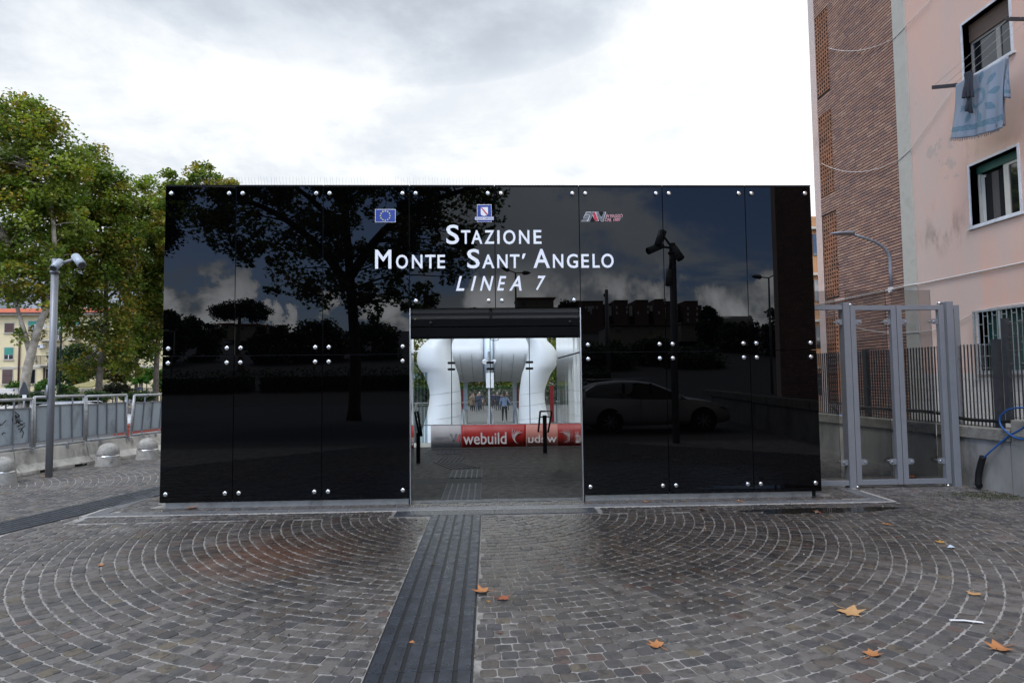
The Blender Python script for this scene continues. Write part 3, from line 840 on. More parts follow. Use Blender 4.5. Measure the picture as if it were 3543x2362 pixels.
# crank of the strip: slanted ribs to the left, then ribs again
a = pa(KD, 350, 1100, 2, 0); b_ = pa(KD, 560, 1075, 2, 0)
for k in range(6):
    t = k / 6
    p0 = Vector((tx0 + (tx1 - tx0) * t + .02, 11.4 + .04 * k, .004)); p1 = Vector((a.x + (b_.x - a.x) * t + .03, 12.4 + .0 * k, .004))
    p2 = Vector((p1.x + .08, 13.1, .004))
    for q0, q1 in ((p0, p1), (p1, p2)):
        MB().bar(q0, q1, .06, .012).build('tactile_rib', M['slate_i'], ST)
xA = pa(KD, 370, 1045, 2, 0).x; xB = pa(KD, 570, 1027, 2, 0).x
for k in range(6): MB().box(xA + (xB - xA) * k / 6, xA + (xB - xA) * (k + .7) / 6, 13.7, 14.5, .0, .008).build('tactile_rib', M['slate_i'], ST)
MB().box(fx0 - .4, fx1 + .5, 14.62, 14.72, 0, .004).build('drain_grate', M['perf'], ST)

# ------------------------------------------------------------------ GLASS SCREEN AND BANNER BEHIND THE PASSAGE
YS = 15.0
SC = empty('glass_screen', (.2, YS, 0), 'frameless glass screen with black clamps at the far end of the passage', 'glass screen')
gx = [pa(KD, v, 600, 1, YS).x for v in (20, 476, 778, 1082, 1400)]
zl = pa(KD, 778, 372, 1, YS).z
for i in range(4):
    for (z0, z1) in ((.02, zl - .003), (zl + .003, 3.3)):
        MB().box(gx[i] + .009, gx[i + 1] - .009, YS, YS + .012, z0, z1).build('pane', M['glass'], SC)
for i in (1, 2, 3):
    MB().box(gx[i] - .0085, gx[i] + .0085, YS - .004, YS + .016, .02, 3.3).build('mullion', M['black'], SC)
    for zz in (pa(KD, 778, 345, 1, YS).z, pa(KD, 778, 394, 1, YS).z):
        mb = MB(); mb.prism([(.095 * math.cos(t) * (1 if abs(math.cos(t)) < 1 else 1), .028 * max(-1, min(1, 1.6 * math.sin(t)))) for t in [2 * math.pi * k / 20 for k in range(20)]], (gx[i], YS - .006, zz), (1, 0, 0), (0, 0, 1), (0, -.012, 0))
        mb.build('clamp', M['blackmatt'], SC, fixn=True)
YB = 14.85
zb0 = pa(KD, 800, 999, 1, YB).z; zb1 = pa(KD, 800, 826, 1, YB).z
MB().box(pa(KD, 160, 825, 1, YB + .03).x, gx[4], YB + .02, YB + .05, zb1 - .002, zb1 + .018).build('top_rail', M['steel'], SC)
BX = [pa(KD, v, 910, 1, YB).x for v in (315, 552, 1053, 1330)]
M['bn_red'] = mat('banner_red', (.29, .010, .006), .5, 0, .12, 2)
M['bn_white'] = mat('banner_back_white', (.34, .33, .32), .6, 0, .08, 2)
M['bn_pink'] = mat('banner_lit_through_pink', (.42, .17, .13), .6, 0, .1, 2)  # red cloth lit through from behind, painted as a pale tone
M['bn_letter'] = mat('banner_white_letter', (.55, .52, .50), .6, 0, .05, 5)
M['bn_grey'] = mat('banner_grey_letter', (.20, .20, .21), .6, 0, .05, 5)
def wavy(x0, x1, z0, z1, y, name, m_, par):
    mb = MB(); n = 24; mb.smooth = True
    vs = []
    for i in range(n + 1):
        x = x0 + (x1 - x0) * i / n
        for j in range(3):
            z = z0 + (z1 - z0) * j / 2
            vs.append((x, y + .006 * math.sin(9 * x + 2 * z) , z))
    fs = [(i * 3 + j, i * 3 + 3 + j, i * 3 + 4 + j, i * 3 + 1 + j) for i in range(n) for j in range(2)]
    mb.add(vs, fs); o = mb.build(name, m_, par)
    s = o.modifiers.new('solid', 'SOLIDIFY'); s.thickness = .002; s.offset = 1
    return o
BN = empty('banner', (.3, YB, zb0), 'low red and white printed banner across the far end of the passage', 'banner')
wavy(BX[0], BX[1], zb0, zb1, YB, 'white_section', M['bn_white'], BN)
wavy(BX[1] + .001, BX[2], zb0, zb1, YB, 'red_section', M['bn_red'], BN)
wavy(BX[2] + .001, BX[3], zb0, zb1, YB, 'pale_red_section', M['bn_pink'], BN)
def bt(name, s_, xa, ya, xb, yb, m_, mirror=False, bold=.02, slant=0):
    a = pa(KD, xa, yb, 1, YB - .012); b_ = pa(KD, xb, ya, 1, YB - .012)
    fit_text(name, s_, a.x, b_.x, a.z, b_.z, YB - .010, m_, BN, .0015, slant, bold, mirror)
bt('letters', 'webuild', 566, 884, 901, 980, M['bn_letter'], bold=.012)
bt('mirrored_letters', 'webu', 1070, 900, 1292, 966, M['bn_letter'], True, .012)
bt('mirrored_letters', 'IN VIAGGIO', 342, 918, 452, 938, M['bn_grey'], True, .01)
bt('mirrored_letters', 'DAL 1889', 356, 944, 456, 963, M['bn_grey'], True, .01)
def bpoly(name, pts, m_):
    w = [pa(KD, x, y, 1, YB - .012) for x, y in pts]
    MB().prism([(p.x, p.z) for p in w], (0, YB - .0105, 0), (1, 0, 0), (0, 0, 1), (0, -.0015, 0)).build(name, m_, BN, fixn=True)
bpoly('mark_stroke', [(460, 896), (478, 896), (500, 955), (488, 960)], M['bn_grey'])
bpoly('mark_stroke', [(520, 896), (500, 957), (484, 957), (505, 896)], M['bn_grey'])
bpoly('mark_stroke', [(534, 896), (548, 902), (530, 958), (512, 957)], mat('banner_mark_red', (.45, .08, .10), .6))
# comet like round mark: curved strokes
for k in range(5):
    x0 = 1010 - 14 * k; pts = []
    c0 = [(1028 - k * 6 - k * 14, 878 - k * 5 + 10 * (k == 0)), (985 - k * 12 + 5, 880 + k * 4), (958 - k * 4, 915 + k * 9), (965 + k * 7, 958 + k * 4)]
    mids = c0
    L = [pa(KD, x, y, 1, YB - .014) for x, y in mids]
    # bezier
    cur = []
    for t in [i / 9 for i in range(10)]:
        cur.append(L[0] * (1 - t) ** 3 + L[1] * 3 * t * (1 - t) ** 2 + L[2] * 3 * t * t * (1 - t) + L[3] * t ** 3)
    MB().tube(cur, [.002 + .0065 * math.sin(math.pi * i / 9) for i in range(10)], 6).build('mark_stroke', M['bn_letter'], BN)

# ------------------------------------------------------------------ BLACK HAND FRAMES on posts
def hand_frame(label, pts_outer, post, yb, group, y2=None):
    """pts_outer: loop in doorway pixels; post: (x0,x1,ytop)"""
    e = empty('hand_frame', pa(KD, (post[0] + post[1]) / 2, 995, 1, yb), label, 'guard frame', group)
    e.location.z = 0
    L = [pa(KD, x, y, 1, yb) for x, y in pts_outer]
    MB().tube(L + [L[0]], .022, 8).build('loop', M['black'], e)
    xc = pa(KD, (post[0] + post[1]) / 2, 900, 1, yb).x; w = abs(pa(KD, post[1], 900, 1, yb).x - pa(KD, post[0], 900, 1, yb).x)
    MB().box(xc - w / 2, xc + w / 2, yb + .024, yb + .09, 0, pa(KD, 0, post[2], 1, yb).z).build('post', M['black'], e, bevel=.006)
    MB().bar(pa(KD, 1165 if post[0] > 800 else 196, 765, 1, yb), pa(KD, 1238 if post[0] > 800 else 218, 765, 1, yb), .02, .02).build('cross_bar', M['black'], e)
hand_frame('black looped hand frame on post before the pale red banner section', [(1163, 722), (1254, 722), (1224, 882), (1148, 880)], (1185, 1216, 770), 13.6, 'black hand frames')
hand_frame('black looped hand frame on post beside the left wall of the passage', [(190, 726), (214, 722), (244, 915), (228, 918)], (200, 230, 890), 12.3, 'black hand frames')

# ------------------------------------------------------------------ ESCALATOR PIT, WHITE TUBE
PB = -7.0
pit = MB()
pit.box(PX0 - .3, PX0, PY0, PY1, PB, hgt(PY1) - .02); pit.box(PX1, PX1 + .3, PY0, PY1, PB, hgt(PY1) - .02)
pit.box(PX0 - .3, PX1 + .3, PY0 - .3, PY0 - .02, PB, -.06); pit.box(PX0, PX1, PY1, PY1 + .3, PB, hgt(PY1) - .02)
pit.box(PX0 - .3, PX1 + .3, PY0 - .3, PY1 + .3, PB - .3, PB)
tag(pit.build('pit_walls', M['wallconc']), kind='structure')
tag(MB().box(PX0, PX1, PY0 - .02, 16.4, -.4, -.03).build('landing', M['concrete']), kind='structure')

YT = 30.0
TB = empty('tube_portal', (pa(KD, 745, 600, 1, YT).x, YT + 2, hgt(YT)), 'huge white rounded metal tube arching over the escalators', 'tube portal')
def leg(pts, par):
    """pts: (x_left, x_right, y) in doorway pixels down the silhouette"""
    mb = MB(); path = []; rad = []
    for xl, xr, y in pts:
        a = pa(KD, xl, y, 1, YT); b_ = pa(KD, xr, y, 1, YT)
        path.append((a + b_) / 2); rad.append((b_.x - a.x) / 2)
    # smooth by catmull-rom
    P = []; Rr = []
    n = len(path)
    for i in range(n - 1):
        p0, p1, p2, p3 = path[max(i - 1, 0)], path[i], path[i + 1], path[min(i + 2, n - 1)]
        r0, r1, r2, r3 = rad[max(i - 1, 0)], rad[i], rad[i + 1], rad[min(i + 2, n - 1)]
        for k in range(6):
            t = k / 6
            f = lambda a, b, c, d: .5 * ((2 * b) + (-a + c) * t + (2 * a - 5 * b + 4 * c - d) * t * t + (-a + 3 * b - 3 * c + d) * t ** 3)
            P.append(f(p0, p1, p2, p3)); Rr.append(f(r0, r1, r2, r3))
    P.append(path[-1]); Rr.append(rad[-1])
    seg = 40
    for i, p in enumerate(P):
        for k in range(seg):
            t = 2 * math.pi * k / seg
            mb.v.append((p.x + Rr[i] * math.cos(t), p.y + Rr[i] * 1.15 * math.sin(t), p.z))
    for i in range(len(P) - 1):
        for k in range(seg):
            k2 = (k + 1) % seg
            mb.f.append((i * seg + k, i * seg + k2, (i + 1) * seg + k2, (i + 1) * seg + k)); mb.mi.append(0); mb.sm.append(True)
    o = mb.build('leg', M['white_tube'], par, fixn=True)
    for j in (5, 11, 16, 21, 27, 33):
        if j < len(P):
            p = P[j]; rr = Rr[j] * 1.003
            MB().tube([(p.x + rr * math.cos(t), p.y + rr * 1.15 * math.sin(t), p.z - rr * .25 * (1 - math.sin(t)) * 0 + .12 * rr * math.cos(t)) for t in [2 * math.pi * q / 40 for q in range(41)]], .006, 4, False).build('seam', M['seam'], o)
    return o
left_leg = [(70, 640, 1500), (150, 600, 1150), (225, 565, 930), (262, 552, 820), (290, 550, 720), (306, 549, 620), (300, 543, 540), (262, 528, 440), (222, 508, 380), (208, 490, 320), (222, 478, 250), (262, 480, 200), (320, 500, 155), (420, 540, 110)]
leg(left_leg, TB)
leg([(1490 - b_, 1490 - a + (10 if 250 < y < 700 else 0), y) for a, b_, y in left_leg][:] if False else [(1548 - b_, 1548 - a - 45, y) for a, b_, y in left_leg], TB)
# belly of the tube spanning between the legs, in two halves with a glazed slot
def belly(x0, x1, name='canopy'):
    yc = YT + 6.2; rr = 3.6; RZ = 1.45
    zbt = pa(KD, 770, 492, 1, yc).z
    mb = MB(); seg = 36; n = 14
    for i in range(n + 1):
        u = i / n; x = x0 + (x1 - x0) * u
        ex = max(0, (abs(x - xm) - 1.7)) ** 2 * .35
        for k in range(seg):
            t = 2 * math.pi * k / seg
            r2 = rr - ex * .1
            mb.v.append((x, yc + r2 * 1.0 * math.cos(t), zbt + RZ + RZ * r2 / rr * math.sin(t)))
    for i in range(n):
        for k in range(seg):
            k2 = (k + 1) % seg
            mb.f.append((i * seg + k, i * seg + k2, (i + 1) * seg + k2, (i + 1) * seg + k)); mb.mi.append(0); mb.sm.append(True)
    mb.f.append(tuple(range(seg))); mb.mi.append(0); mb.sm.append(False)
    mb.f.append(tuple(n * seg + k for k in reversed(range(seg)))); mb.mi.append(0); mb.sm.append(False)
    o = mb.build(name, M['tube_c'], TB, fixn=True)
    for i in (2, 5, 8, 11):
        x = x0 + (x1 - x0) * i / n
        MB().tube([(x + .5 * (x - xm) * .15 * math.sin(t), yc + (rr + .005) * math.cos(t), zbt + RZ + (RZ + .005) * math.sin(t)) for t in [math.pi + math.pi * q / 24 for q in range(25)]], .008, 4, False).build('seam', M['seam'], o)
    return o
xm = pa(KD, 765, 400, 1, YT + 6).x
hw = abs(pa(KD, 808, 300, 1, YT + 3).x - pa(KD, 722, 300, 1, YT + 3).x) / 2
belly(xm - 3.1, xm - hw); belly(xm + hw, xm + 3.1)
m, g, b = new_mat('frosted_slot_and_sky_pane'); b.inputs['Base Color'].default_value = (.70, .78, .86, 1); b.inputs['Roughness'].default_value = .3
M['slotg'] = m
zz = pa(KD, 770, 492, 1, YT + 6.2).z
MB().tube([(xm, YT + 6.2 + 3.5 * math.cos(t), zz + 1.45 + 1.4 * math.sin(t)) for t in [math.pi * .8 + math.pi * .7 * q / 20 for q in range(21)]], hw, 4, up=(1, 0, 0)).build('slot_glass', M['slotg'], TB)

# escalators
YL = 37.2; ZL = hgt(YL)
for n_, (xa, xb, side) in enumerate(((600, 752, 'left'), (800, 955, 'right'))):
    x0 = pa(KD, xa, 760, 1, YL).x; x1 = pa(KD, xb, 760, 1, YL).x
    e = empty('escalator', ((x0 + x1) / 2, YL, ZL), ('left hand empty escalator seen beyond the passage under the white tube' if n_ == 0 else 'right hand escalator with the man in pale blue shirt stepping off'), 'escalator', 'pair of escalators')
    zh = .95
    for (xx, w) in ((x0 - .15, .26), (x1 + .15, .26)):
        up = [(xx, YL + .6, ZL + zh - .03), (xx, YL - .4, ZL + zh), (xx, YL - 1.4, ZL + zh - .25), (xx, YL - 9.5, ZL + zh - 5.0)]
        MB().tube(up, .05, 8).build('handrail', M['steel'], e)
        for q in range(3):
            a, b_ = Vector(up[q]), Vector(up[q + 1])
            MB().add([a + Vector((-w / 2, 0, -.05)), b_ + Vector((-w / 2, 0, -.05)), b_ + Vector((-w / 2, 0, -1.1)), a + Vector((-w / 2, 0, -1.1)),
                      a + Vector((w / 2, 0, -.05)), b_ + Vector((w / 2, 0, -.05)), b_ + Vector((w / 2, 0, -1.1)), a + Vector((w / 2, 0, -1.1))],
                     [(0, 1, 2, 3), (7, 6, 5, 4), (0, 4, 5, 1), (3, 2, 6, 7), (0, 3, 7, 4), (1, 5, 6, 2)]).build('balustrade', M['white_tube'], e)
    for k in range(22):
        yy = YL - 1.2 - k * .38; zz_ = ZL - .02 - max(0, k - 0) * .21
        MB().box(x0, x1, yy, yy + .38, zz_ - .22, zz_).build('step', M['plinth'], e)
    MB().box(x0, x1, YL - .82, YL + .3, ZL - .2, ZL + .005).build('comb_plate', M['plinth'], e)
# pillars beside the escalator head
PG = 'pale steel pillars at the escalator head'
for (xa, xb, yt, lab) in ((568, 598, 463, 'pale blue steel pillar left of the escalators'), (948, 978, 459, 'pale blue steel pillar right of the escalators')):
    a = pa(KD, xa, yt, 1, YL - .6); b_ = pa(KD, xb, yt, 1, YL - .6)
    p = empty('pillar', ((a.x + b_.x) / 2, YL - .6, ZL), lab, 'pillar', PG)
    MB().box(a.x, b_.x, YL - .75, YL - .5, ZL - 1.5, a.z).build('post', M['galv_l'], p)
    for zz_ in (a.z - .25, .2):
        MB().bar((a.x - .12, YL - .78, zz_), (b_.x + .12, YL - .78, zz_), .04, .05).build('bracket', M['steel'], p)
# camera post in front of the slot
p = pa(KD, 765, 260, 1, 28.0)
cpst = empty('camera_post', (p.x, 28.0, PB), 'thin grey camera post standing before the white tube', 'camera post')
MB().tube([(p.x, 28, PB), (p.x, 28, p.z)], .055, 10).build('pole', M['galv'], cpst)
q = pa(KD, 734, 342, 1, 28.0); q2 = pa(KD, 800, 335, 1, 28.0)
MB().bar((q.x, 28, q.z + .05), (q2.x, 28, q.z + .05), .04, .04).build('arm', M['white'], cpst)
MB().tube([(q.x, 27.8, q.z), (q.x - .02, 28.1, q.z + .05)], .10, 10).build('camera_housing', M['white'], cpst)
MB().tube([(q2.x, 27.85, q.z), (q2.x + .05, 28.1, q.z + .05)], .08, 10).build('camera_housing', M['white'], cpst)
q = pa(KD, 773, 482, 1, 28.0)
MB().box(q.x - .17, q.x + .17, 27.9, 27.93, q.z - .33, q.z + .33).build('notice', M['white'], cpst)

# ------------------------------------------------------------------ PINK APARTMENT BUILDING on the right
XB = 9.6
BT = 19.0
def stucco(name, col, peel=True):
    m, g, b = new_mat(name)
    gn = g.n('ShaderNodeNewGeometry'); pos = gn.outputs['Position']
    mp = g.n('ShaderNodeMapping'); mp.inputs['Scale'].default_value = (1, 1, .35); g.lk(pos, mp.inputs[0])
    c = g.mix(g.rng(g.noise(mp.outputs[0], .55, 5, .6), .35, .68), col, tuple(v * k for v, k in zip(col, (.86, 1.02, 1.10))))
    c = g.mix(g.rng(g.noise(mp.outputs[0], 1.6, 7, .65), .52, .72, 0, .5), c, tuple(v * k for v, k in zip(col, (1.06, .92, .86))))
    c = g.mix(g.rng(g.noise(mp.outputs[0], .8, 8, .7), .58, .72, 0, .45), c, (.25, .21, .175))
    n = g.noise(pos, 2.2, 8, .7)
    if peel:
        x, y, z = g.sep(pos)
        # damp flaking patch under the washing and patches higher up
        ex = g.m('DIVIDE', g.m('SUBTRACT', y, 12.7), 1.0); ez = g.m('DIVIDE', g.m('SUBTRACT', z, 6.2), .45)
        d = g.m('SQRT', g.m('ADD', g.m('MULTIPLY', ex, ex), g.m('MULTIPLY', ez, ez)))
        q = g.rng(g.m('ADD', n, g.m('MULTIPLY', g.m('SUBTRACT', 1.2, d, clamp=True), .18)), .64, .67)
        c = g.mix(g.m('MULTIPLY', q, .7), c, (.42, .35, .30))
        ex = g.m('DIVIDE', g.m('SUBTRACT', y, 12.75), .8); ez = g.m('DIVIDE', g.m('SUBTRACT', z, 4.55), .45)
        d = g.m('SQRT', g.m('ADD', g.m('MULTIPLY', ex, ex), g.m('MULTIPLY', ez, ez)))
        s_ = g.m('MULTIPLY', g.m('SUBTRACT', 1.25, d, clamp=True), g.rng(g.noise(mp.outputs[0], 2.6, 6, .65), .42, .68))
        c = g.mix(g.m('MULTIPLY', s_, .75), c, (.16, .125, .10))
    g.lk(c, b.inputs['Base Color']); b.inputs['Roughness'].default_value = .9
    bn = g.n('ShaderNodeBump'); bn.inputs['Strength'].default_value = .35; bn.inputs['Distance'].default_value = .01
    g.lk(g.m('ADD', g.noise(pos, 45, 4, .6), g.m('MULTIPLY', n, 1.0)), bn.inputs['Height']); g.lk(bn.outputs[0], b.inputs['Normal'])
    return m
M['pink'] = stucco('pink_stucco', (.65, .415, .32))
M['palepink'] = stucco('pale_pink_stucco', (.66, .49, .41), False)
M['greenstrip'] = mat('pale_green_render', (.45, .425, .36), .85, 0, .12, 2, .3, 40, dirt=(.2, .19, .15), dirt_s=2, dirt_amt=.4)
M['whitebase'] = mat('worn_white_render', (.50, .48, .44), .85, 0, .25, 2.5, .3, 40, dirt=(.2, .18, .15), dirt_s=2.5, dirt_amt=.6)
m, g, b = new_mat('thin_red_brown_brick')
oi = g.n('ShaderNodeObjectInfo'); gn = g.n('ShaderNodeNewGeometry'); pos = gn.outputs['Position']
def brick_cols(g, r):
    cr = g.n('ShaderNodeValToRGB'); cr.color_ramp.interpolation = 'CONSTANT'
    cols = [(0, (.32, .182, .132)), (.2, (.35, .195, .138)), (.38, (.275, .162, .126)), (.55, (.39, .228, .160)), (.7, (.32, .198, .150)), (.84, (.25, .155, .128)), (.93, (.42, .262, .185))]
    e = cr.color_ramp.elements
    while len(e) > 1: e.remove(e[-1])
    e[0].color = (*cols[0][1], 1)
    for p, c in cols[1:]: q = e.new(p); q.color = (*c, 1)
    g.lk(r, cr.inputs[0]); return cr.outputs[0]
def brick_finish(g, b, r, pos):
    c = brick_cols(g, r)
    c = g.mix(g.noise(pos, 30, 5, .65), g.mix(1.0, c, (.75, .75, .75), 'MULTIPLY'), g.mix(1.0, c, (1.3, 1.3, 1.3), 'MULTIPLY'))
    c = g.mix(g.rng(g.noise(pos, .7, 5, .6), .4, .7, 0, .5), c, g.mix(1.0, c, (.74, .74, .78), 'MULTIPLY'))
    g.lk(c, b.inputs['Base Color']); b.inputs['Roughness'].default_value = .8
    bn = g.n('ShaderNodeBump'); bn.inputs['Strength'].default_value = .4; bn.inputs['Distance'].default_value = .004
    g.lk(g.noise(pos, 90, 4, .6), bn.inputs['Height']); g.lk(bn.outputs[0], b.inputs['Normal'])
brick_finish(g, b, oi.outputs['Random'], pos); M['brick'] = m
m, g, b = new_mat('thin_red_brown_bricks')
a = g.n('ShaderNodeAttribute', attribute_name='rnd'); gn = g.n('ShaderNodeNewGeometry')
brick_finish(g, b, a.outputs['Fac'], gn.outputs['Position']); M['brick_s'] = m
M['mortar'] = mat('recessed_dark_mortar', (.022, .015, .012), .95, 0, .3, 20)
M['terracotta'] = mat('terracotta_vent_block', (.30, .13, .065), .85, 0, .35, 6, .4, 60, dirt=(.08, .04, .025), dirt_s=4, dirt_amt=.6)
M['vent_shade'] = mat('vent_hole_shade', (.018, .013, .010), .95, 0, .2, 6)  # near-black sheet paints the shade inside the vent holes
M['sillmarble'] = mat('white_marble_trim', (.58, .59, .60), .5, 0, .15, 5, dirt=(.25, .25, .24), dirt_s=3, dirt_amt=.5)
M['pvc'] = mat('ivory_window_frame', (.60, .57, .48), .45, 0, .05, 4)
M['woodframe'] = mat('brown_shutter_box', (.10, .062, .045), .6, 0, .2, 5, stretch=(1, 1, 8))
M['dgreen'] = mat('green_roller_shutter', (.010, .085, .060), .5, 0, .15, 4)
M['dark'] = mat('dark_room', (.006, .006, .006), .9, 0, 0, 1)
M['curtain_or_room_dark'] = mat('dim_curtain', (.10, .09, .08), .9, 0, .2, 8, stretch=(1, 14, 1))
M['cable'] = mat('white_cable', (.55, .53, .50), .6, 0, .1, 3)

BD = empty('apartment_building', (XB + 3, 8, 0), 'tall pink stuccoed apartment building with a brick stair tower strip', 'apartment building')
# rooms are recessed: the wall is built as strips round its openings, 25 cm thick
wins = [  # y0,y1,z0,z1,kind
    (10.812, 11.945, 7.48, 8.60, 'upper'), (10.812, 11.945, 4.525, 5.71, 'mid'), (10.70, 11.915, 1.66, 2.80, 'grille'),
    (10.812, 11.945, 10.44, 11.6, 'upper'), (10.812, 11.945, 13.4, 14.55, 'upper'), (10.812, 11.945, 16.3, 17.45, 'upper')]
for k in (7.0, 3.2, -.8):
    for zf in (1.6, 4.52, 7.48, 10.44, 13.4, 16.3): wins.append((k, k + 1.13, zf, zf + 1.15, 'plain'))
YF0, YF1 = -4.0, 17.80
GS0, GS1 = 13.590, 14.02         # green strip
BR1 = 17.487                     # brick to here, then pale pink
SYM = lambda y: YF0 + YF1 - y
def wall_with_holes(x0, x1, y0, y1, z0, z1, holes, m_, name='wall'):
    ys = sorted({y0, y1, *[h[0] for h in holes], *[h[1] for h in holes]})
    mb = MB()
    for a, b_ in zip(ys, ys[1:]):
        if b_ - a < 1e-6: continue
        hs = sorted([h for h in holes if h[0] < (a + b_) / 2 < h[1]], key=lambda h: h[2])
        z = z0
        for h in hs:
            if h[2] > z: mb.box(x0, x1, a, b_, z, h[2])
            z = h[3]
        if z < z1: mb.box(x0, x1, a, b_, z, z1)
    return mb.build(name, m_, BD)
gy1s = SYM(GS0)
holes = [w for w in wins]
WS = [(w[0] - .0, w[1], w[2], w[3]) for w in holes]
wall_with_holes(XB, XB + .25, gy1s, GS0, 1.62, BT, WS, M['pink'])
wall_with_holes(XB, XB + .25, gy1s, GS0, -.5, 1.62, [h for h in WS if h[2] < 1.62], M['whitebase'], 'base_wall')
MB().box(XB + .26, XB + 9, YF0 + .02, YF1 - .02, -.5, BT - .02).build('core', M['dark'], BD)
for (a, b_) in ((GS0, GS1), (SYM(GS1), SYM(GS0))):
    MB().box(XB - .03, XB + .25, a + .001, b_ - .001, .0, BT).build('pilaster', M['greenstrip'], BD)
MB().box(XB, XB + .25, BR1 + .001, YF1, -.5, BT).build('wall', M['palepink'], BD)
MB().box(XB, XB + .25, YF0, SYM(BR1) - .001, -.5, BT).build('wall', M['palepink'], BD)
MB().box(XB + .2, XB + 9, YF1 - .018, YF1, -.5, BT).build('wall', M['palepink'], BD)
MB().box(XB + .2, XB + 9, YF0, YF0 + .018, -.5, BT).build('wall', M['palepink'], BD)
MB().box(XB - .5, XB + 9.4, YF0 - .4, YF1 + .4, BT, BT + .25).build('roof', M['greenstrip'], BD)
for (a, b_) in ((GS1, BR1), (SYM(BR1), SYM(GS1))):
    MB().box(XB + .009, XB + .25, a + .001, b_ - .001, -.5, BT).build('brick_backing', M['mortar'], BD)
# brick courses
vents = [(16.775, 17.450, 9.60, 11.92), (16.775, 17.450, 6.68, 9.00), (16.735, 17.420, 3.77, 6.09), (16.735, 17.430, .85, 3.20), (16.775, 17.450, 12.55, 14.85), (16.775, 17.45, 15.5, 17.8)]
CH = .0735
bricks = []
nc = int(BT / CH)
for i in range(nc):
    z = .2 + i * CH
    if z > BT - .1: break
    for (a0, b0, near) in ((GS1 + .004, BR1 - .002, True), (SYM(BR1) + .002, SYM(GS1) - .004, False)):
        y = a0 - random.random() * .23
        while y < b0:
            ya, yb = max(y, a0), min(y + .235, b0); y += .24
            if yb - ya < .02: continue
            if near:
                skip = False
                for v in vents:
                    if z + CH > v[2] and z < v[3]:
                        if ya >= v[0] - .005: skip = True
                        elif yb > v[0]: yb = v[0] - .004
                if skip or yb - ya < .02: continue
            bricks.append((ya, yb, z, near))
def bsize(b_):
    ya, yb, z, near = b_
    if not near or z > 13.5 or z < .6: return 1e9
    return (XB ** 2 + ya ** 2)- 100*(yb-ya > .2)
bricks.sort(key=bsize)
bm_full = MB().box(0, .024, -.1175, .1175, 0, CH - .021).mesh('brick')
for ya, yb, z, near in bricks[:290]:
    shared('brick', bm_full, M['brick'], BD, (XB - .002 + random.uniform(-.003, .002), (ya + yb) / 2, z), scl=(1, (yb - ya - .004) / .235, 1))
V = []; F = []; RN = []
for ya, yb, z, near in bricks[290:]:
    n = len(V); x = XB - .002 + random.uniform(-.003, .002)
    for xx in (x, x + .024):
        for (y_, z_) in ((ya + .002, z), (yb - .002, z), (yb - .002, z + CH - .021), (ya + .002, z + CH - .021)): V.append((xx, y_, z_))
    F += [(n, n + 3, n + 2, n + 1), (n, n + 1, n + 5, n + 4), (n + 1, n + 2, n + 6, n + 5), (n + 2, n + 3, n + 7, n + 6), (n + 3, n, n + 4, n + 7)]
    RN += [random.random()] * 8
me = bpy.data.meshes.new('brickwork'); me.from_pydata(V, [], F)
a = me.attributes.new('rnd', 'FLOAT', 'POINT'); a.data.foreach_set('value', RN); me.update()
o = mesh_obj('brickwork', me, M['brick_s'], BD); o['kind'] = 'stuff'
# pierced terracotta blocks: a square face with a round hole and tube behind
def vent_cell(w, h):
    mb = MB(); n = 12; r = min(w, h) * .37
    for k in range(n):
        t = 2 * math.pi * (k + .5) / n; c, s_ = math.cos(t), math.sin(t)
        q = max(abs(c), abs(s_)); mb.v.append((0, c / q * w / 2 * .99, s_ / q * h / 2 * .99))
    for k in range(n):
        t = 2 * math.pi * (k + .5) / n; mb.v.append((0, r * math.cos(t), r * math.sin(t)))
    for k in range(n):
        t = 2 * math.pi * (k + .5) / n; mb.v.append((.09, r * math.cos(t), r * math.sin(t)))
    for k in range(n):
        j = (k + 1) % n
        mb.f.append((k, n + k, n + j, j)); mb.mi.append(0); mb.sm.append(False)
        mb.f.append((n + k, 2 * n + k, 2 * n + j, n + j)); mb.mi.append(0); mb.sm.append(True)
    return mb
ncol, nrow = 6, 20
for vi, (a0, b0, z0, z1) in enumerate(vents):
    cw, chh = (b0 - a0) / ncol, (z1 - z0) / nrow
    cell = vent_cell(cw, chh)
    pnl = MB().box(XB + .1, XB + .105, a0, b0, z0, z1).build('vent_panel', M['vent_shade'], BD)
    cme = cell.mesh('vent_block'); jm = MB()
    for i in range(ncol):
        for j in range(nrow):
            yy = a0 + cw * (i + .5); zz_ = z0 + chh * (j + .5)
            if vi in (1, 2) :
                shared('vent_block', cme, M['terracotta'], pnl, (XB - .004, yy, zz_))
            else:
                jm.add([(v[0] + XB - .004, v[1] + yy, v[2] + zz_) for v in cell.v], cell.f)
    if jm.v:
        o = jm.build('vent_blocks', M['terracotta'], pnl); o['kind'] = 'stuff'
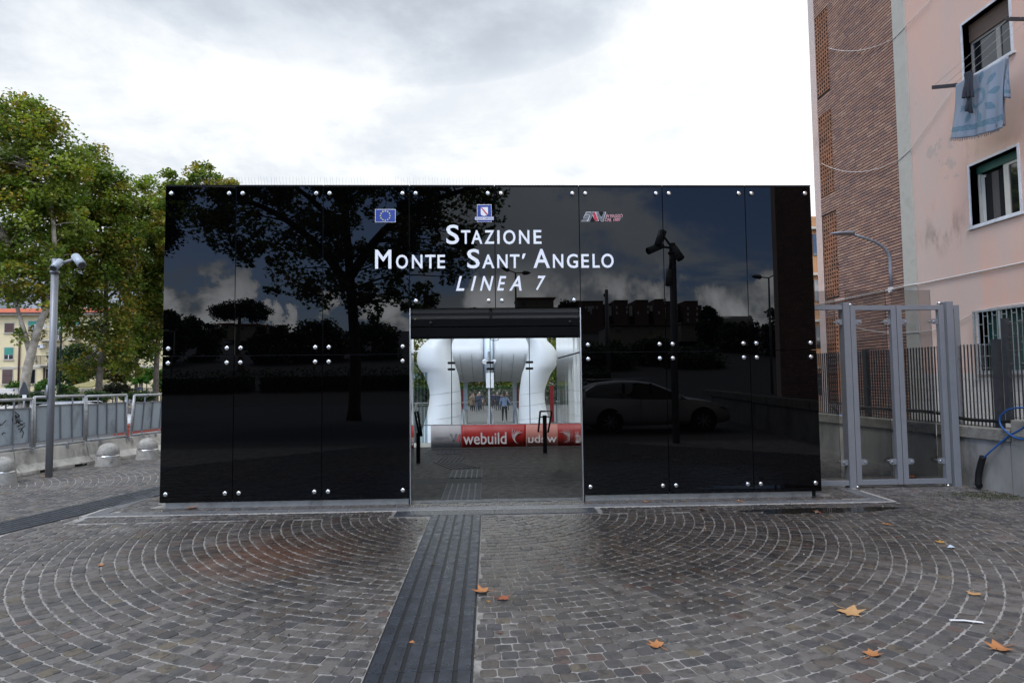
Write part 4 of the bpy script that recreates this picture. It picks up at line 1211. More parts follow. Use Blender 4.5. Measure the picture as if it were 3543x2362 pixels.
# windows
def window(y0, y1, z0, z1, kind):
    w = MB()
    t = .045
    for (a, b_, c, d) in ((y0 - t, y1 + t, z0 - t, z0), (y0 - t, y1 + t, z1, z1 + t), (y0 - t, y0, z0, z1), (y1, y1 + t, z0, z1)):
        w.box(XB - .018, XB + .2, a, b_, c, d)
    fr = w.build('window', M['sillmarble'], BD)
    xg = XB + .16
    MB().box(XB - .05, XB + .02, y0 - .09, y1 + .09, z0 - .075, z0 - .046).build('sill', M['sillmarble'], fr)
    def frame_(ya, yb, za, zb, m_, t=.05, x=xg):
        q = MB()
        q.box(x, x + .05, ya, yb, za, za + t); q.box(x, x + .05, ya, yb, zb - t, zb)
        q.box(x, x + .05, ya, ya + t, za + t, zb - t); q.box(x, x + .05, yb - t, yb, za + t, zb - t)
        q.build('frame', m_, fr)
        MB().box(x + .02, x + .026, ya + t, yb - t, za + t, zb - t).build('pane', M['wglass'], fr)
    ym = (y0 + y1) / 2
    if kind == 'upper':
        MB().box(xg - .03, xg + .02, y0, y1, z1 - .36, z1).build('shutter_box', M['woodframe'], fr)
        frame_(y0, ym - .1, z0, z1 - .36, M['pvc_d']); frame_(ym - .1, y1, z0, z1 - .36, M['pvc_d'])
        MB().box(xg + .06, xg + .07, y0, y1, z0, z1).build('curtain_or_room_dark', M['curtain_or_room_dark'], fr)
    elif kind == 'mid':
        MB().box(xg - .02, xg + .04, y0, y1, z1 - .16, z1).build('shutter_box', M['dgreen'], fr)
        frame_(y0, ym - .12, z0, z1 - .16, M['pvc'])
        # open casement turned inwards
        q = MB(); ang_ = R_(60)
        L = ym - .12 - y0
        p0 = Vector((xg + .02, y1 - .06, 0)); d_ = Vector((math.sin(ang_), -math.cos(ang_), 0))
        for (s0, s1, za, zb) in ((0, L, z0 + .02, z0 + .07), (0, L, z1 - .24, z1 - .19), (0, .05, z0 + .07, z1 - .24), (L - .05, L, z0 + .07, z1 - .24)):
            q.bar(p0 + d_ * s0 + Vector((0, 0, (za + zb) / 2)), p0 + d_ * s1 + Vector((0, 0, (za + zb) / 2)), .05, zb - za)
        q.build('casement', M['pvc'], fr)
        MB().box(xg, xg + .05, ym - .12, ym - .05, z0, z1 - .16).build('frame', M['pvc'], fr)
        MB().box(xg, xg + .05, y1 - .05, y1, z0, z1 - .16).build('frame', M['pvc'], fr)
        MB().box(xg + .07, xg + .075, ym, y1, z0, z1 - .2).build('curtain_or_room_dark', M['dark'], fr)  # near-black sheet standing for the unlit room, no cloth
        MB().box(xg + .062, xg + .069, ym + .14, ym + .3, z0, z1 - .2).build('curtain_or_room_dark', M['curtain_or_room_dark'], fr)
    elif kind == 'grille':
        for k in range(24): MB().box(xg + .0, xg + .02, y0, y1, z0 + (z1 - z0) * k / 24, z0 + (z1 - z0) * (k + .85) / 24).build('shutter_slat', M['dgreen'], fr)
        gxx = XB - .09
        for (a, b_, c, d) in ((y0 - .03, y1 + .03, z0 - .03, z0 + .01), (y0 - .03, y1 + .03, z1 - .01, z1 + .03), (y0 - .03, y0 + .01, z0, z1), (y1 - .01, y1 + .03, z0, z1), (ym - .02, ym + .02, z0, z1)):
            MB().box(gxx - .012, gxx + .012, a, b_, c, d).build('grille_frame', M['galv_g'], fr)
        nb = 11
        for k in range(1, nb):
            yy = y0 + (y1 - y0) * k / nb
            MB().box(gxx - .006, gxx + .006, yy - .006, yy + .006, z0, z1).build('grille_bar', M['galv_g'], fr)
        for k in range(nb):
            for j in range(3):
                zz_ = z0 + (z1 - z0) * ((j + (.35 if k % 2 else .75)) / 3)
                MB().box(gxx - .006, gxx + .006, y0 + (y1 - y0) * k / nb, y0 + (y1 - y0) * (k + 1) / nb, zz_ - .006, zz_ + .006).build('grille_bar', M['galv_g'], fr)
    else:
        frame_(y0, ym, z0, z1, M['pvc']); frame_(ym, y1, z0, z1, M['pvc'])
M['pvc_d'] = mat('grey_window_frame', (.24, .23, .21), .5, 0, .1, 4)
M['galv_g'] = mat('grey_window_grille', (.27, .30, .30), .55, .2, .2, 12, dirt=(.20, .10, .05), dirt_s=6, dirt_amt=.5)
for w in wins: window(*w)

# conduit along the wall, sagging cables, wall lamps
def cat(p0, p1, sag, n=16):
    p0, p1 = Vector(p0), Vector(p1)
    return [p0.lerp(p1, t) - Vector((0, 0, sag * 4 * t * (1 - t))) for t in [i / n for i in range(n + 1)]]
cg = 'white cables on the pink building'
def cable(pts, r, label, group=cg, m_='cable', name='wall_cable', cat_='cable'):
    return tag(MB().tube(pts, r, 5).build(name, M[m_]), label, cat_, group)
cable([(XB - .03, y, 3.62 + (.012 if int(y * 2) % 2 else 0)) for y in [17.8, 16.5, 15, 14.1]] + [(XB - .06, 14.0, 3.62), (XB - .06, 13.6, 3.61)] + [(XB - .03, 13.5, 3.60), (XB - .03, 12, 3.59), (XB - .03, 9.5, 3.58), (XB - .03, 5, 3.6)], .016, 'straight white conduit running level along the building below the wall lamp', name='wall_conduit')
def pb(k, x, y): return pa(k, x, y, 0, XB - .04)
cable(cat(pb(KR, 228, 327), pb(KR, 672, 262), .18, 20)[:-1] + [pb(KR, 672, 262), pb(KR, 927, 0)], .008, 'highest white cable sagging across the brickwork by the top vent')
cable(cat(pb(KR, 178, 1106), pb(KR, 712, 1080), .28, 20) + [pb(KR, 800, 1000), pb(KR, 1056, 625)], .008, 'white cable sagging across the brickwork beneath the middle vent up to the bracket')
cable(cat(pb(KG, 575, 1080), pb(KG, 1385, 1112), .12, 20) + [pb(KG, 1640, 1020), pb(KG, 1800, 935), pb(KG, 1975, 890), pb(KG, 2261, 850)], .009, 'lowest white cable drooping behind the glass gate to the grilled window')
def wall_lamp(yb, label):
    """arm lamp reaching off the wall"""
    z0 = 3.74
    e = empty('wall_lamp', (XB, yb, z0), label, 'wall lamp', 'grey arm lamps on the brick strips')
    def q(x, y): 
        p = pa(KG, x, y, 1, 14.86); return p
    base = q(862, 715)
    pts = [q(862, 715), q(852, 560), q(848, 450), q(825, 380), q(780, 325), q(700, 275), q(600, 240), q(490, 207)]
    # the arm stands out from the wall: keep its photographed outline in the x-z plane at depth yb
    P = []
    for p in pts: P.append(Vector((p.x, yb, p.z)))
    MB().tube(P, [.045, .045, .042, .04, .038, .036, .033, .03], 8).build('arm', M['galv'], e)
    h0, h1 = P[-1], Vector((q(278, 208).x, yb, q(278, 208).z))
    hd = MB(); hd.smooth = True; n = 10
    for i in range(n + 1):
        t = i / n; c = h0.lerp(h1, t); wv = .155 * math.sin(math.pi * min(1, .12 + t * .88)) ** .55 if t < 1 else .02
        wv = max(.03, wv); hh = .075 * (1 - t * .6)
        for k in range(10):
            a_ = 2 * math.pi * k / 10
            hd.v.append((c.x, c.y + wv * math.cos(a_), c.z + (hh if math.sin(a_) > 0 else hh * .7) * math.sin(a_) + .02))
    for i in range(n):
        for k in range(10):
            k2 = (k + 1) % 10; hd.f.append((i * 10 + k, i * 10 + k2, (i + 1) * 10 + k2, (i + 1) * 10 + k)); hd.mi.append(0); hd.sm.append(True)
    hd.f.append(tuple(range(10))); hd.mi.append(0); hd.sm.append(False); hd.f.append(tuple(n * 10 + k for k in range(10))[::-1]); hd.mi.append(0); hd.sm.append(False)
    hd.build('lamp_head', M['galv'], e, fixn=True)
    MB().box(base.x - .06, base.x + .06, yb - .05, yb + .05, base.z - .12, base.z).build('junction_box', M['cable'], e)
    # wall bracket back to the facade
    MB().bar((base.x, yb, base.z + .3), (XB, yb, base.z + .3), .04, .04).build('wall_bracket', M['galv'], e)
    MB().bar((base.x, yb, base.z + .8), (XB, yb, base.z + .8), .04, .04).build('wall_bracket', M['galv'], e)
wall_lamp(14.5, 'grey curved arm lamp on the brick strip above the glass gate')

# clothes line bracket, lines, blanket and scarf
XC = XB - .62
BK = empty('clothes_bracket', (XB, 12.4, 7.0), 'dark metal clothes line bracket sticking out beneath the upper window', 'clothes bracket')
b0 = pa(KR, 930, 594, 0, XC); b1 = pa(KR, 1075, 612, 0, XB)
MB().bar(b0, (XB, b0.y - .1, b0.z + .02), .03, .07).build('arm', M['galv_d'], BK)
MB().bar((XC, 10.2, b0.z + .35), (XB, 10.2, b0.z + .35), .03, .06).build('arm', M['galv_d'], BK)
ln0 = Vector((XC + .0, b0.y, b0.z)); 
for k, dx_ in enumerate((.05, .25, .42)):
    MB().tube([(XC + dx_, b0.y - .02, b0.z + .05), (XC + dx_, 11.2, b0.z + .16), (XC + dx_, 10.0, b0.z + .4)], .004, 4).build('line', M['cable'], BK)
# blanket: outline given on the plane of the outer line, with folds
m, g, b = new_mat('printed_grey_blue_cloth')
tcn = g.n('ShaderNodeUVMap'); tcn.uv_map = 'UVMap'
u, v, _ = g.sep(tcn.outputs[0])
base = g.mix(g.noise(tcn.outputs[0], 90, 3, .6), (.19, .225, .275), (.25, .29, .34))
teal = (.065, .16, .21)
du = g.m('SUBTRACT', u, .55); dv = g.m('SUBTRACT', v, .60)
rad = g.m('SQRT', g.m('ADD', g.m('MULTIPLY', du, du), g.m('MULTIPLY', g.m('MULTIPLY', dv, dv), 1.0)))
ang = g.m('ARCTAN2', dv, du)
pet = g.m('COSINE', g.m('MULTIPLY', ang, 9.0))
shape = g.m('SUBTRACT', 1.0, g.m('ABSOLUTE', g.m('DIVIDE', g.m('SUBTRACT', rad, .31), .12)))
petal = g.rng(g.m('ADD', pet, g.m('MULTIPLY', shape, 1.2)), 1.15, 1.3)
petal = g.m('MULTIPLY', petal, g.rng(shape, 0, .1))
ring = g.m('MULTIPLY', g.rng(g.m('ABSOLUTE', g.m('SUBTRACT', rad, .13)), .035, .02), g.rng(g.noise(tcn.outputs[0], 45, 3, .6), .4, .55))
band = g.m('MULTIPLY', g.rng(g.m('ABSOLUTE', g.m('SUBTRACT', v, .16)), .05, .04), g.rng(g.noise(tcn.outputs[0], 38, 4, .7), .35, .6, .35, .95))
fac = g.m('MAXIMUM', g.m('MULTIPLY', petal, g.rng(g.noise(tcn.outputs[0], 40, 3, .6), .35, .5, .4, .78)), g.m('MAXIMUM', ring, band))
g.lk(g.mix(fac, base, teal), b.inputs['Base Color']); b.inputs['Roughness'].default_value = .85
M['blanket'] = m
def cloth(name, m_, top, bot, nu, nv, fold, label, cat_, parent=None, uvs=True, thick=.006, fr=7):
    """top/bot: lists of world points left to right"""
    def samp(L, t):
        f = t * (len(L) - 1); i = min(int(f), len(L) - 2); return L[i].lerp(L[i + 1], f - i)
    mb = MB(); mb.smooth = True; uvl = []
    for j in range(nv + 1):
        for i in range(nu + 1):
            u_, v_ = i / nu, j / nv
            p = samp(top, u_).lerp(samp(bot, u_), v_)
            off = fold * (.3 + v_) * (math.sin(u_ * fr * 2 + v_ * 1.2) * .6 + math.sin(u_ * fr * 5.1 + 1 + v_ * 2) * .3 + .35 * math.sin(v_ * 5 + u_ * 3))
            mb.v.append((p.x + off, p.y, p.z)); uvl.append((u_, 1 - v_))
    for j in range(nv):
        for i in range(nu):
            a_ = j * (nu + 1) + i
            mb.f.append((a_, a_ + nu + 1, a_ + nu + 2, a_ + 1)); mb.mi.append(0); mb.sm.append(True)
    me = mb.mesh(name)
    ul = me.uv_layers.new(name='UVMap')
    for lp_ in me.loops: ul.data[lp_.index].uv = uvl[lp_.vertex_index]
    o = mesh_obj(name, me, m_, parent)
    s = o.modifiers.new('solid', 'SOLIDIFY'); s.thickness = thick
    if label: tag(o, label, cat_)
    return o
P_ = lambda x, y, X: pa(KR, x, y, 0, X)
BLK = empty('blanket', P_(1250, 500, XC), 'pale grey blue fringed blanket with feather print drying beneath the upper window', 'blanket')
topL = [P_(1090, 575, XC + .02), P_(1150, 535, XC), P_(1215, 505, XC), P_(1320, 455, XC), P_(1425, 392, XC)]
botL = [P_(1052, 940, XC - .03), P_(1130, 938, XC - .01), P_(1210, 925, XC), P_(1310, 900, XC), P_(1385, 868, XC + .02)]
cloth('cloth', M['blanket'], topL, botL, 60, 40, .05, None, None, BLK)
cloth('cloth', mat('grey_cloth_back', (.235, .265, .31), .85, 0, .1, 20), [P_(1422, 392, XC + .03), P_(1446, 385, XC + .06)], [P_(1375, 862, XC + .1), P_(1412, 850, XC + .13)], 16, 30, .05, None, None, BLK, fr=5)
cloth('cloth', M['blanket'], [P_(1428, 388, XC + .05), P_(1446, 383, XC + .08)], [P_(1415, 660, XC + .06), P_(1452, 668, XC + .09)], 12, 20, .03, None, None, BLK, fr=4)
fm = MB()
for i in range(70):
    t = i / 69; f = t * 4; k = min(int(f), 3); p = botL[k].lerp(botL[k + 1], f - k)
    fm.tube([p + Vector((.01, 0, .01)), p + Vector((random.uniform(-.01, .01), random.uniform(-.012, .012), -random.uniform(.035, .06)))], .003, 3, False)
o = fm.build('fringe', mat('dark_fringe', (.07, .085, .10), .9), BLK)
cloth('scarf', mat('charcoal_cloth', (.025, .028, .036), .9, 0, .3, 30), [P_(1143, 500, XC - .06), P_(1180, 482, XC - .07), P_(1212, 490, XC - .06)], [P_(1142, 672, XC - .08), P_(1178, 660, XC - .1), P_(1212, 655, XC - .08)], 30, 24, .05, 'twisted charcoal scarf hanging over the line in front of the blanket', 'scarf', fr=9)
sc2 = bpy.data.objects['scarf']
cloth('tail', sc2.data.materials[0], [P_(1158, 650, XC - .09), P_(1205, 640, XC - .09)], [P_(1163, 752, XC - .1), P_(1190, 768, XC - .1)], 16, 16, .045, None, None, sc2, fr=6)

# ------------------------------------------------------------------ RETAINING WALL AND FENCE
def wx(y): return 7.02 - (y - 8) * .115
WD = Vector((wx(13) - wx(8), 5, 0)).normalized(); WN = Vector((WD.y, -WD.x, 0))    # away from the square
def wp(y, off=0.0, z=0.0): 
    p = Vector((wx(y), y, z)); return p + WN * off
RW = empty('retaining_wall', wp(9, .15), 'low stained concrete retaining wall with rough coping under the steel fence', 'retaining wall')
zc0 = {}
def seg(y0, y1, za, zb, o0, o1, name, m_, par, sl0=0, sl1=0, bevel=0):
    a, b_ = wp(y0), wp(y1)
    vs = []
    for (p, dz_) in ((a, sl0), (b_, sl1)):
        for o_ in (o0, o1):
            for z in (za, zb): vs.append(p + WN * o_ + Vector((0, 0, z + dz_)))
    # a:(o0,za),(o0,zb),(o1,za),(o1,zb) ; b same
    return MB().add(vs, [(0, 1, 5, 4), (2, 6, 7, 3), (1, 3, 7, 5), (0, 4, 6, 2), (0, 2, 3, 1), (4, 5, 7, 6)]).build(name, m_, par, bevel=bevel, fixn=True)
# wall heights from the photograph
zA = pa(KW, 1170, 885, 1, 9.0).z
seg(8.25, 26, -.1, .70, 0, .28, 'wall', M['wallconc'], RW)
seg(-8, 8.24, -.1, .78, 0, .28, 'wall', M['wallconc'], RW)
y = 8.22
first = True
while y < 26:
    L = 1.6; j = random.uniform(-.012, .012)
    seg(y + .004, y + L - .004, .70, .86 + j, -.035, .34, 'coping', M['coping'], RW, bevel=.012); y += L
y = 8.2
while y > -8:
    seg(y - 1.59, y - .004, .78, 1.0 + random.uniform(-.01, .01), -.04, .34, 'coping', M['coping'], RW, bevel=.012); y -= 1.6
# fence: flat vertical slats with thin round rods
FG = 'dark steel slat fence sections on the retaining wall'
slat_me = MB().box(-.0125, .0125, -.0018, .0018, 0, 1).mesh('slat')
def fence(y0, y1, z0, h, label, rods=8, off=.16, pitch=.059):
    e = empty('fence_section', wp((y0 + y1) / 2, off, z0), label, 'fence', FG)
    a, b_ = wp(y0, off), wp(y1, off); L = (b_ - a).length; n = int(L / pitch)
    rot = math.atan2(WD.y, WD.x)
    for i in range(n):
        p = a.lerp(b_, (i + .5) / n)
        shared('slat', slat_me, M['galv_d'], e, (p.x, p.y, z0), (0, 0, rot + R_(90)), (1, 1, h))
    for k in range(rods):
        z = z0 + .02 + (h - .04) * k / (rods - 1)
        MB().tube([a + Vector((0, 0, z)), b_ + Vector((0, 0, z))], .004, 5).build('rod', M['galv_rod'], e)
    return e
def fpost(y, z0, z1, off=.16, lab='dark steel post between the fence sections'):
    p = wp(y, off)
    return p
M['galv_rod'] = mat('light_fence_rod', (.22, .23, .24), .5, .5, .1, 10)
FZ = .86
posts = [8.55, 11.1, 13.65, 16.2]
ftop = 2.0
for i, (ya, yb) in enumerate(zip(posts, posts[1:])):
    f = fence(ya + .05, yb - .05, FZ, 1.19, ('dark slat fence section on the wall right of the gate', 'dark slat fence section seen through the two gate leaves', 'dark slat fence section beside the corner of the black building')[i])
    p = wp(yb, .16); MB().box(p.x - .035, p.x + .035, p.y - .05, p.y + .05, FZ, FZ + 1.22).build('post', M['galv_d'], f)
    if i == 0:
        p = wp(ya - .02, .16); MB().box(p.x - .035, p.x + .035, p.y - .05, p.y + .05, FZ - .05, FZ + 1.24).build('post', M['galv_d'], f)
f = fence(3.5, 8.38, 1.0, 1.32, 'taller dark slat fence section at the right edge of the picture')
p = wp(8.38, .16); MB().box(p.x - .03, p.x + .03, p.y - .04, p.y + .04, .95, 2.38).build('post', M['galv_d'], f)
fence(16.3, 24, FZ, 1.19, 'far dark slat fence section hidden behind the black building', rods=6, pitch=.09)

# ------------------------------------------------------------------ GLASS GATE
YG = 8.95
GT = empty('glass_gate', (5.9, YG, 0), 'grey steel double gate with clear glass panes beside the black building', 'gate')
def gx_(x, k=KG, y=1000): return pa(k, x, y, 1, YG).x
ZG1 = pa(KG, 490, 848, 1, YG).z
xl0, xl1 = gx_(463), gx_(527); 
MB().box(xl0, xl1, YG - .05, YG + .09, 0, ZG1).build('post', M['galv'], GT, bevel=.004)
xr0, xr1 = gx_(1478), gx_(1543); 
zr = pa(KG, 1490, 838, 1, YG).z
MB().box(xr0, xr1, YG - .05, YG + .09, 0, zr).build('post', M['galv'], GT, bevel=.004)
zb_top = pa(KG, 330, 895, 1, YG).z; zb_bot = pa(KW, 290, 1192, 1, YG).z
for (zc_) in (zb_top, zb_bot): MB().box(XS[8] + .01, xl0 - .002, YG - .03, YG + .03, zc_ - .035, zc_ + .035).build('side_rail', M['galv'], GT, bevel=.003)
def leaf_frame(xa, xb, z0, z1):
    e = MB().box(xa, xa + .075, YG - .035, YG + .035, z0, z1).build('gate_leaf', M['galv'], GT, bevel=.003)
    MB().box(xb - .075, xb, YG - .035, YG + .035, z0, z1).build('stile', M['galv'], e, bevel=.003)
    MB().box(xa + .0755, xb - .0755, YG - .033, YG + .033, z1 - .07, z1).build('rail', M['galv'], e, bevel=.003)
    MB().box(xa + .0755, xb - .0755, YG - .033, YG + .033, z0, z0 + .07).build('rail', M['galv'], e, bevel=.003)
    return e
zt_l = pa(KG, 700, 876, 1, YG).z; zb_l = pa(KW, 600, 1202, 1, YG).z
L1 = leaf_frame(gx_(537), gx_(985), zb_l, zt_l); L2 = leaf_frame(gx_(992), gx_(1455), zb_l, zt_l)
def gpane(xa, xb, zt, par):
    return MB().box(xa, xb, YG + .06, YG + .07, zb_l + .1, zt).build('pane', M['glass_smoke'], par)
ztp = pa(KG, 700, 725, 1, YG + .065).z
gpane(gx_(527), gx_(930), ztp, L1); gpane(gx_(985), gx_(1375), ztp, L2)
MB().box(XS[8] + .03, gx_(420), YG + .06, YG + .07, zb_bot + .06, pa(KG, 300, 732, 1, YG + .065).z).build('pane', M['glass_smoke'], GT)
def bracket(x, zc_, s, par):
    """rounded lug with bolt, s = side it reaches to"""
    w = .105
    mb = MB(); poly = [(0, -.04), (w - .04, -.04)] + [(w - .04 + .04 * math.sin(t), -.04 * math.cos(t)) for t in [math.pi * q / 8 for q in range(1, 8)]] + [(w - .04, .04), (0, .04)]
    mb.prism(poly, (x, YG - .012, zc_), (s, 0, 0), (0, 0, 1), (0, .008, 0))
    o = mb.build('bracket', M['galv'], par, fixn=True)
    MB().tube([(x + s * (w - .04), YG - .03, zc_), (x + s * (w - .04), YG + .085, zc_)], .014, 10).build('bolt', M['steel'], o)
zb1_ = pa(KG, 600, 1037, 1, YG).z; zb2_ = pa(KW, 490, 1040, 1, YG).z
for zc_ in (zb1_, zb2_):
    bracket(xl0, zc_, -1, GT); bracket(gx_(537) + .075, zc_, 1, L1); bracket(gx_(985) - .075, zc_, -1, L1); bracket(gx_(992) + .075, zc_, 1, L2); bracket(gx_(1455) - .075, zc_, -1, L2)
for x, z in ((xl1 + .03, zt_l + .015), (gx_(1430), zt_l + .03), (xl1 + .03, zb_l - .03), (gx_(1430), zb_l - .03)):
    MB().tube([(x, YG, z - .015), (x, YG, z + .015)], .035, 12).build('hinge', M['steel'], GT)
# side return frame towards the back
e = empty('side_frame', (xr1 + .1, YG + .5, 0), 'open grey steel frame standing behind the right gate post', 'gate frame')
xa_, xb_ = pa(KG, 1560, 1000, 1, YG + .25).x, pa(KG, 1612, 1000, 1, YG + .25).x
zt2 = pa(KG, 1590, 872, 1, YG + .25).z; zb2 = pa(KW, 1200, 850, 1, YG + .25).z
MB().box(xb_ - .08, xb_, YG + .22, YG + .29, zb2, zt2).build('stile', M['galv'], e, bevel=.003)
MB().box(xr1 + .002, xb_ - .081, YG + .22, YG + .29, zt2 - .07, zt2).build('rail', M['galv'], e, bevel=.003)
MB().box(xr1 + .002, xb_ - .081, YG + .22, YG + .29, zb2, zb2 + .06).build('rail', M['galv'], e, bevel=.003)

# pipe, hose and cable on the fence
def pw(x, y, off, k=KW):
    """on the vertical plane of the fence, off in front"""
    ox, oy = k(x, y); v = _f * FPX + CR * (ox - 1771.5) + CU * (1181 - oy); o = Vector((0, 0, EYE)); P0 = wp(9, off)
    t = (P0 - o).dot(WN) / v.dot(WN); return o + v * t
def smooth(P, n=5):
    out = []
    for i in range(len(P) - 1):
        p0, p1, p2, p3 = P[max(i - 1, 0)], P[i], P[i + 1], P[min(i + 2, len(P) - 1)]
        for k in range(n):
            t = k / n; out.append(.5 * ((2 * p1) + (-p0 + p2) * t + (2 * p0 - 5 * p1 + 4 * p2 - p3) * t * t + (-p0 + 3 * p1 - 3 * p2 + p3) * t ** 3))
    return out + [P[-1]]
tag(MB().tube(smooth([pw(x, y, .09) for x, y in ((183, 748), (250, 742), (300, 728), (322, 712), (300, 672), (268, 640))]), .020, 8).build('cable_end', M['blackmatt']), 'thin black cable with a blue taped end behind the left gate post', 'cable')
tag(MB().tube([pw(305, 720, .085), pw(338, 706, .085)], .036, 8).build('tape_wrap', mat('blue_plastic', (.015, .10, .42), .5)), 'blue tape wrapped round the cable end behind the left gate post', 'tape')
tag(MB().tube(smooth([pw(x, y, .09) for x, y in ((448, 668), (480, 655), (560, 650), (720, 664), (900, 674), (1050, 690), (1230, 728), (1400, 742), (1660, 752))]), .024, 8).build('black_pipe', M['blackmatt']), 'long black flexible pipe strung along the fence', 'pipe')
tag(MB().tube(smooth([pw(x, y, -.10) for x, y in ((1342, 1215), (1328, 1200), (1330, 1130), (1345, 1060), (1362, 1000))]), .042, 12).build('sleeve', M['blackmatt']), 'black protective sleeve rising from the paving against the concrete wall', 'pipe')
tag(MB().tube(smooth([pw(x, y, o_) for x, y, o_ in ((1365, 1010, -.10), (1420, 960, -.08), (1500, 890, -.05), (1560, 845, -.04), (1640, 800, -.04), (1700, 740, -.05), (1720, 690, -.05), (1680, 652, -.05), (1600, 650, -.04), (1530, 670, -.04), (1485, 720, -.04), (1490, 775, -.05), (1540, 830, -.06), (1600, 865, -.06), (1680, 878, -.06), (1760, 880, -.04))]), .012, 8).build('blue_cable', mat('blue_cable_sheath', (.010, .075, .24), .45)), 'bright blue cable looping from the black sleeve over the wall', 'cable')

# ------------------------------------------------------------------ TREES
GREENS = np.array([(.13, .185, .030), (.165, .22, .036), (.10, .150, .028), (.20, .235, .042), (.15, .185, .034)])
AUTUMN = np.array([(.34, .30, .05), (.36, .27, .05), (.28, .27, .045), (.25, .19, .045)])
def leaves_obj(name, cen, size, cols, m_, parent, lobed=False, droop=.0, stuff=False):
    """cen Nx3 leaf centres, random orientation, one flat lobed face each"""
    N = len(cen)
    if lobed:
        ang = np.array([0, .35, .62, .95, 1.25, 1.85, math.pi, -1.85, -1.25, -.95, -.62, -.35]) + math.pi / 2
        rad = np.array([1, .55, .45, .9, .45, .6, .35, .6, .45, .9, .45, .55])
    else:
        ang = np.array([90, 20, -60, 240, 160]) * math.pi / 180; rad = np.array([1, .75, .7, .7, .75])
    k = len(ang)
    loc = np.stack([rad * np.cos(ang), rad * np.sin(ang), .25 * rad * np.abs(np.cos(ang))], 1)
    a = rng.normal(size=(N, 3)); a[:, 2] = np.abs(a[:, 2]) + .5 ; a /= np.linalg.norm(a, axis=1)[:, None]
    b_ = rng.normal(size=(N, 3)); b_ -= a * (a * b_).sum(1)[:, None]; b_ /= np.linalg.norm(b_, axis=1)[:, None]
    c_ = np.cross(a, b_)
    s = size * rng.uniform(.65, 1.2, N)[:, None, None]
    P = cen[:, None, :] + s * (loc[None, :, 0, None] * b_[:, None] + loc[None, :, 1, None] * c_[:, None] + loc[None, :, 2, None] * a[:, None])
    me = bpy.data.meshes.new(name)
    me.vertices.add(N * k); me.vertices.foreach_set('co', P.reshape(-1))
    me.loops.add(N * k); me.loops.foreach_set('vertex_index', np.arange(N * k))
    me.polygons.add(N); me.polygons.foreach_set('loop_start', np.arange(N) * k)
    me.update(calc_edges=True)
    at_ = me.color_attributes.new('col', 'FLOAT_COLOR', 'POINT')
    col = np.ones((N, k, 4)); col[:, :, :3] = cols[:, None, :]
    at_.data.foreach_set('color', col.reshape(-1))
    me.validate()
    o = mesh_obj(name, me, m_, parent)
    return o
def ray_shell(blobs, n, inner=.45):
    """clump centres spread through ellipsoids, weighted towards the outside"""
    vols = np.array([b[3] * b[4] * b[5] for b in blobs]) ** (2 / 3); vols /= vols.sum()
    idx = rng.choice(len(blobs), n, p=vols)
    out = []
    for i in idx:
        b = blobs[i]; d = rng.normal(size=3); d /= np.linalg.norm(d)
        r = inner + (1 - inner) * rng.random() ** .6
        out.append((b[0] + d[0] * b[3] * r, b[1] + d[1] * b[4] * r, b[2] + d[2] * b[5] * r))
    return np.array(out)
def tree(label, base, trunk, blobs, nclump, perclump, lsize, csize=.7, group=None, autumn=.25, trunk_r=.25, bark='wood', lobed=False, palette=None, name='plane_tree', cat_='tree', leafm='leaf', nbranch=70, limbs=(), dark=1.0):
    e = empty(name, base, label, cat_, group)
    tp = smooth([Vector(p) for p in trunk], 4)
    n = len(tp)
    mb = MB(); mb.tube(tp, [trunk_r * (1.25 if i == 0 else 1) * (1 - .72 * i / n) for i in range(n)], 12)
    for L in limbs:
        q = smooth([Vector(p) for p in L[0]], 4); mb.tube(q, [L[1] * (1 - .65 * i / len(q)) for i in range(len(q))], 9)
    mb.build('trunk', M[bark], e)
    cl = ray_shell(blobs, nclump)
    # branches
    br = MB()
    allp = [(p, .3) for p in tp[n // 3:]] + [(p, .2) for L in limbs for p in smooth([Vector(q) for q in L[0]], 4)[3:]]
    for i in range(min(nbranch, nclump)):
        c = Vector(cl[i]); cand = min(allp, key=lambda q: (q[0] - c).length + max(0, q[0].z - c.z) * 1.5)[0]
        mid = cand.lerp(c, .5) + Vector((random.uniform(-.3, .3), random.uniform(-.3, .3), (c - cand).length * .08))
        L = (c - cand).length; r = trunk_r * .09 * min(3, 1 + L * .35)
        br.tube(smooth([cand, mid, c], 3), [r * (1 - .8 * k / 6) for k in range(7)], 5, False)
    br.build('branches', M[bark], e)['kind'] = 'stuff'
    far_ = rng.random(nclump) < .14
    cc0 = np.array([cl.mean(0)])
    cl[far_] = cc0 + (cl[far_] - cc0) * rng.uniform(1.04, 1.16, (far_.sum(), 1))
    P = []; col = []
    pal = GREENS if palette is None else np.array(palette)
    for i in range(nclump):
        s = csize * rng.uniform(.6, 1.35) * (.6 if far_[i] else 1)
        m_ = int(perclump * rng.uniform(.6, 1.4) * (.4 if far_[i] else 1))
        d = rng.normal(size=(m_, 3)); d /= np.linalg.norm(d, axis=1)[:, None]
        p = cl[i] + d * s * (rng.random((m_, 1)) ** .5) * np.array([1, 1, .75])
        P.append(p)
        base_ = pal[rng.integers(len(pal))] * rng.uniform(.75, 1.25)
        au = rng.random() < autumn
        c = base_[None] * rng.uniform(.7, 1.35, (m_, 1))
        k = rng.random(m_) < (.5 if au else .05)
        c[k] = AUTUMN[rng.integers(0, len(AUTUMN), k.sum())] * rng.uniform(.6, 1.1, (k.sum(), 1))
        if au: c = c * np.array([1.15, 1.0, .9])
        col.append(c * dark)
    leaves_obj('crown', np.concatenate(P), lsize, np.concatenate(col) * .88, M[leafm], e, lobed)['kind'] = 'stuff'
    return e
def T(px, py, D): return at(px * 1.5064, py * 1.5064, 1, D)     # 2352-wide picture coordinates
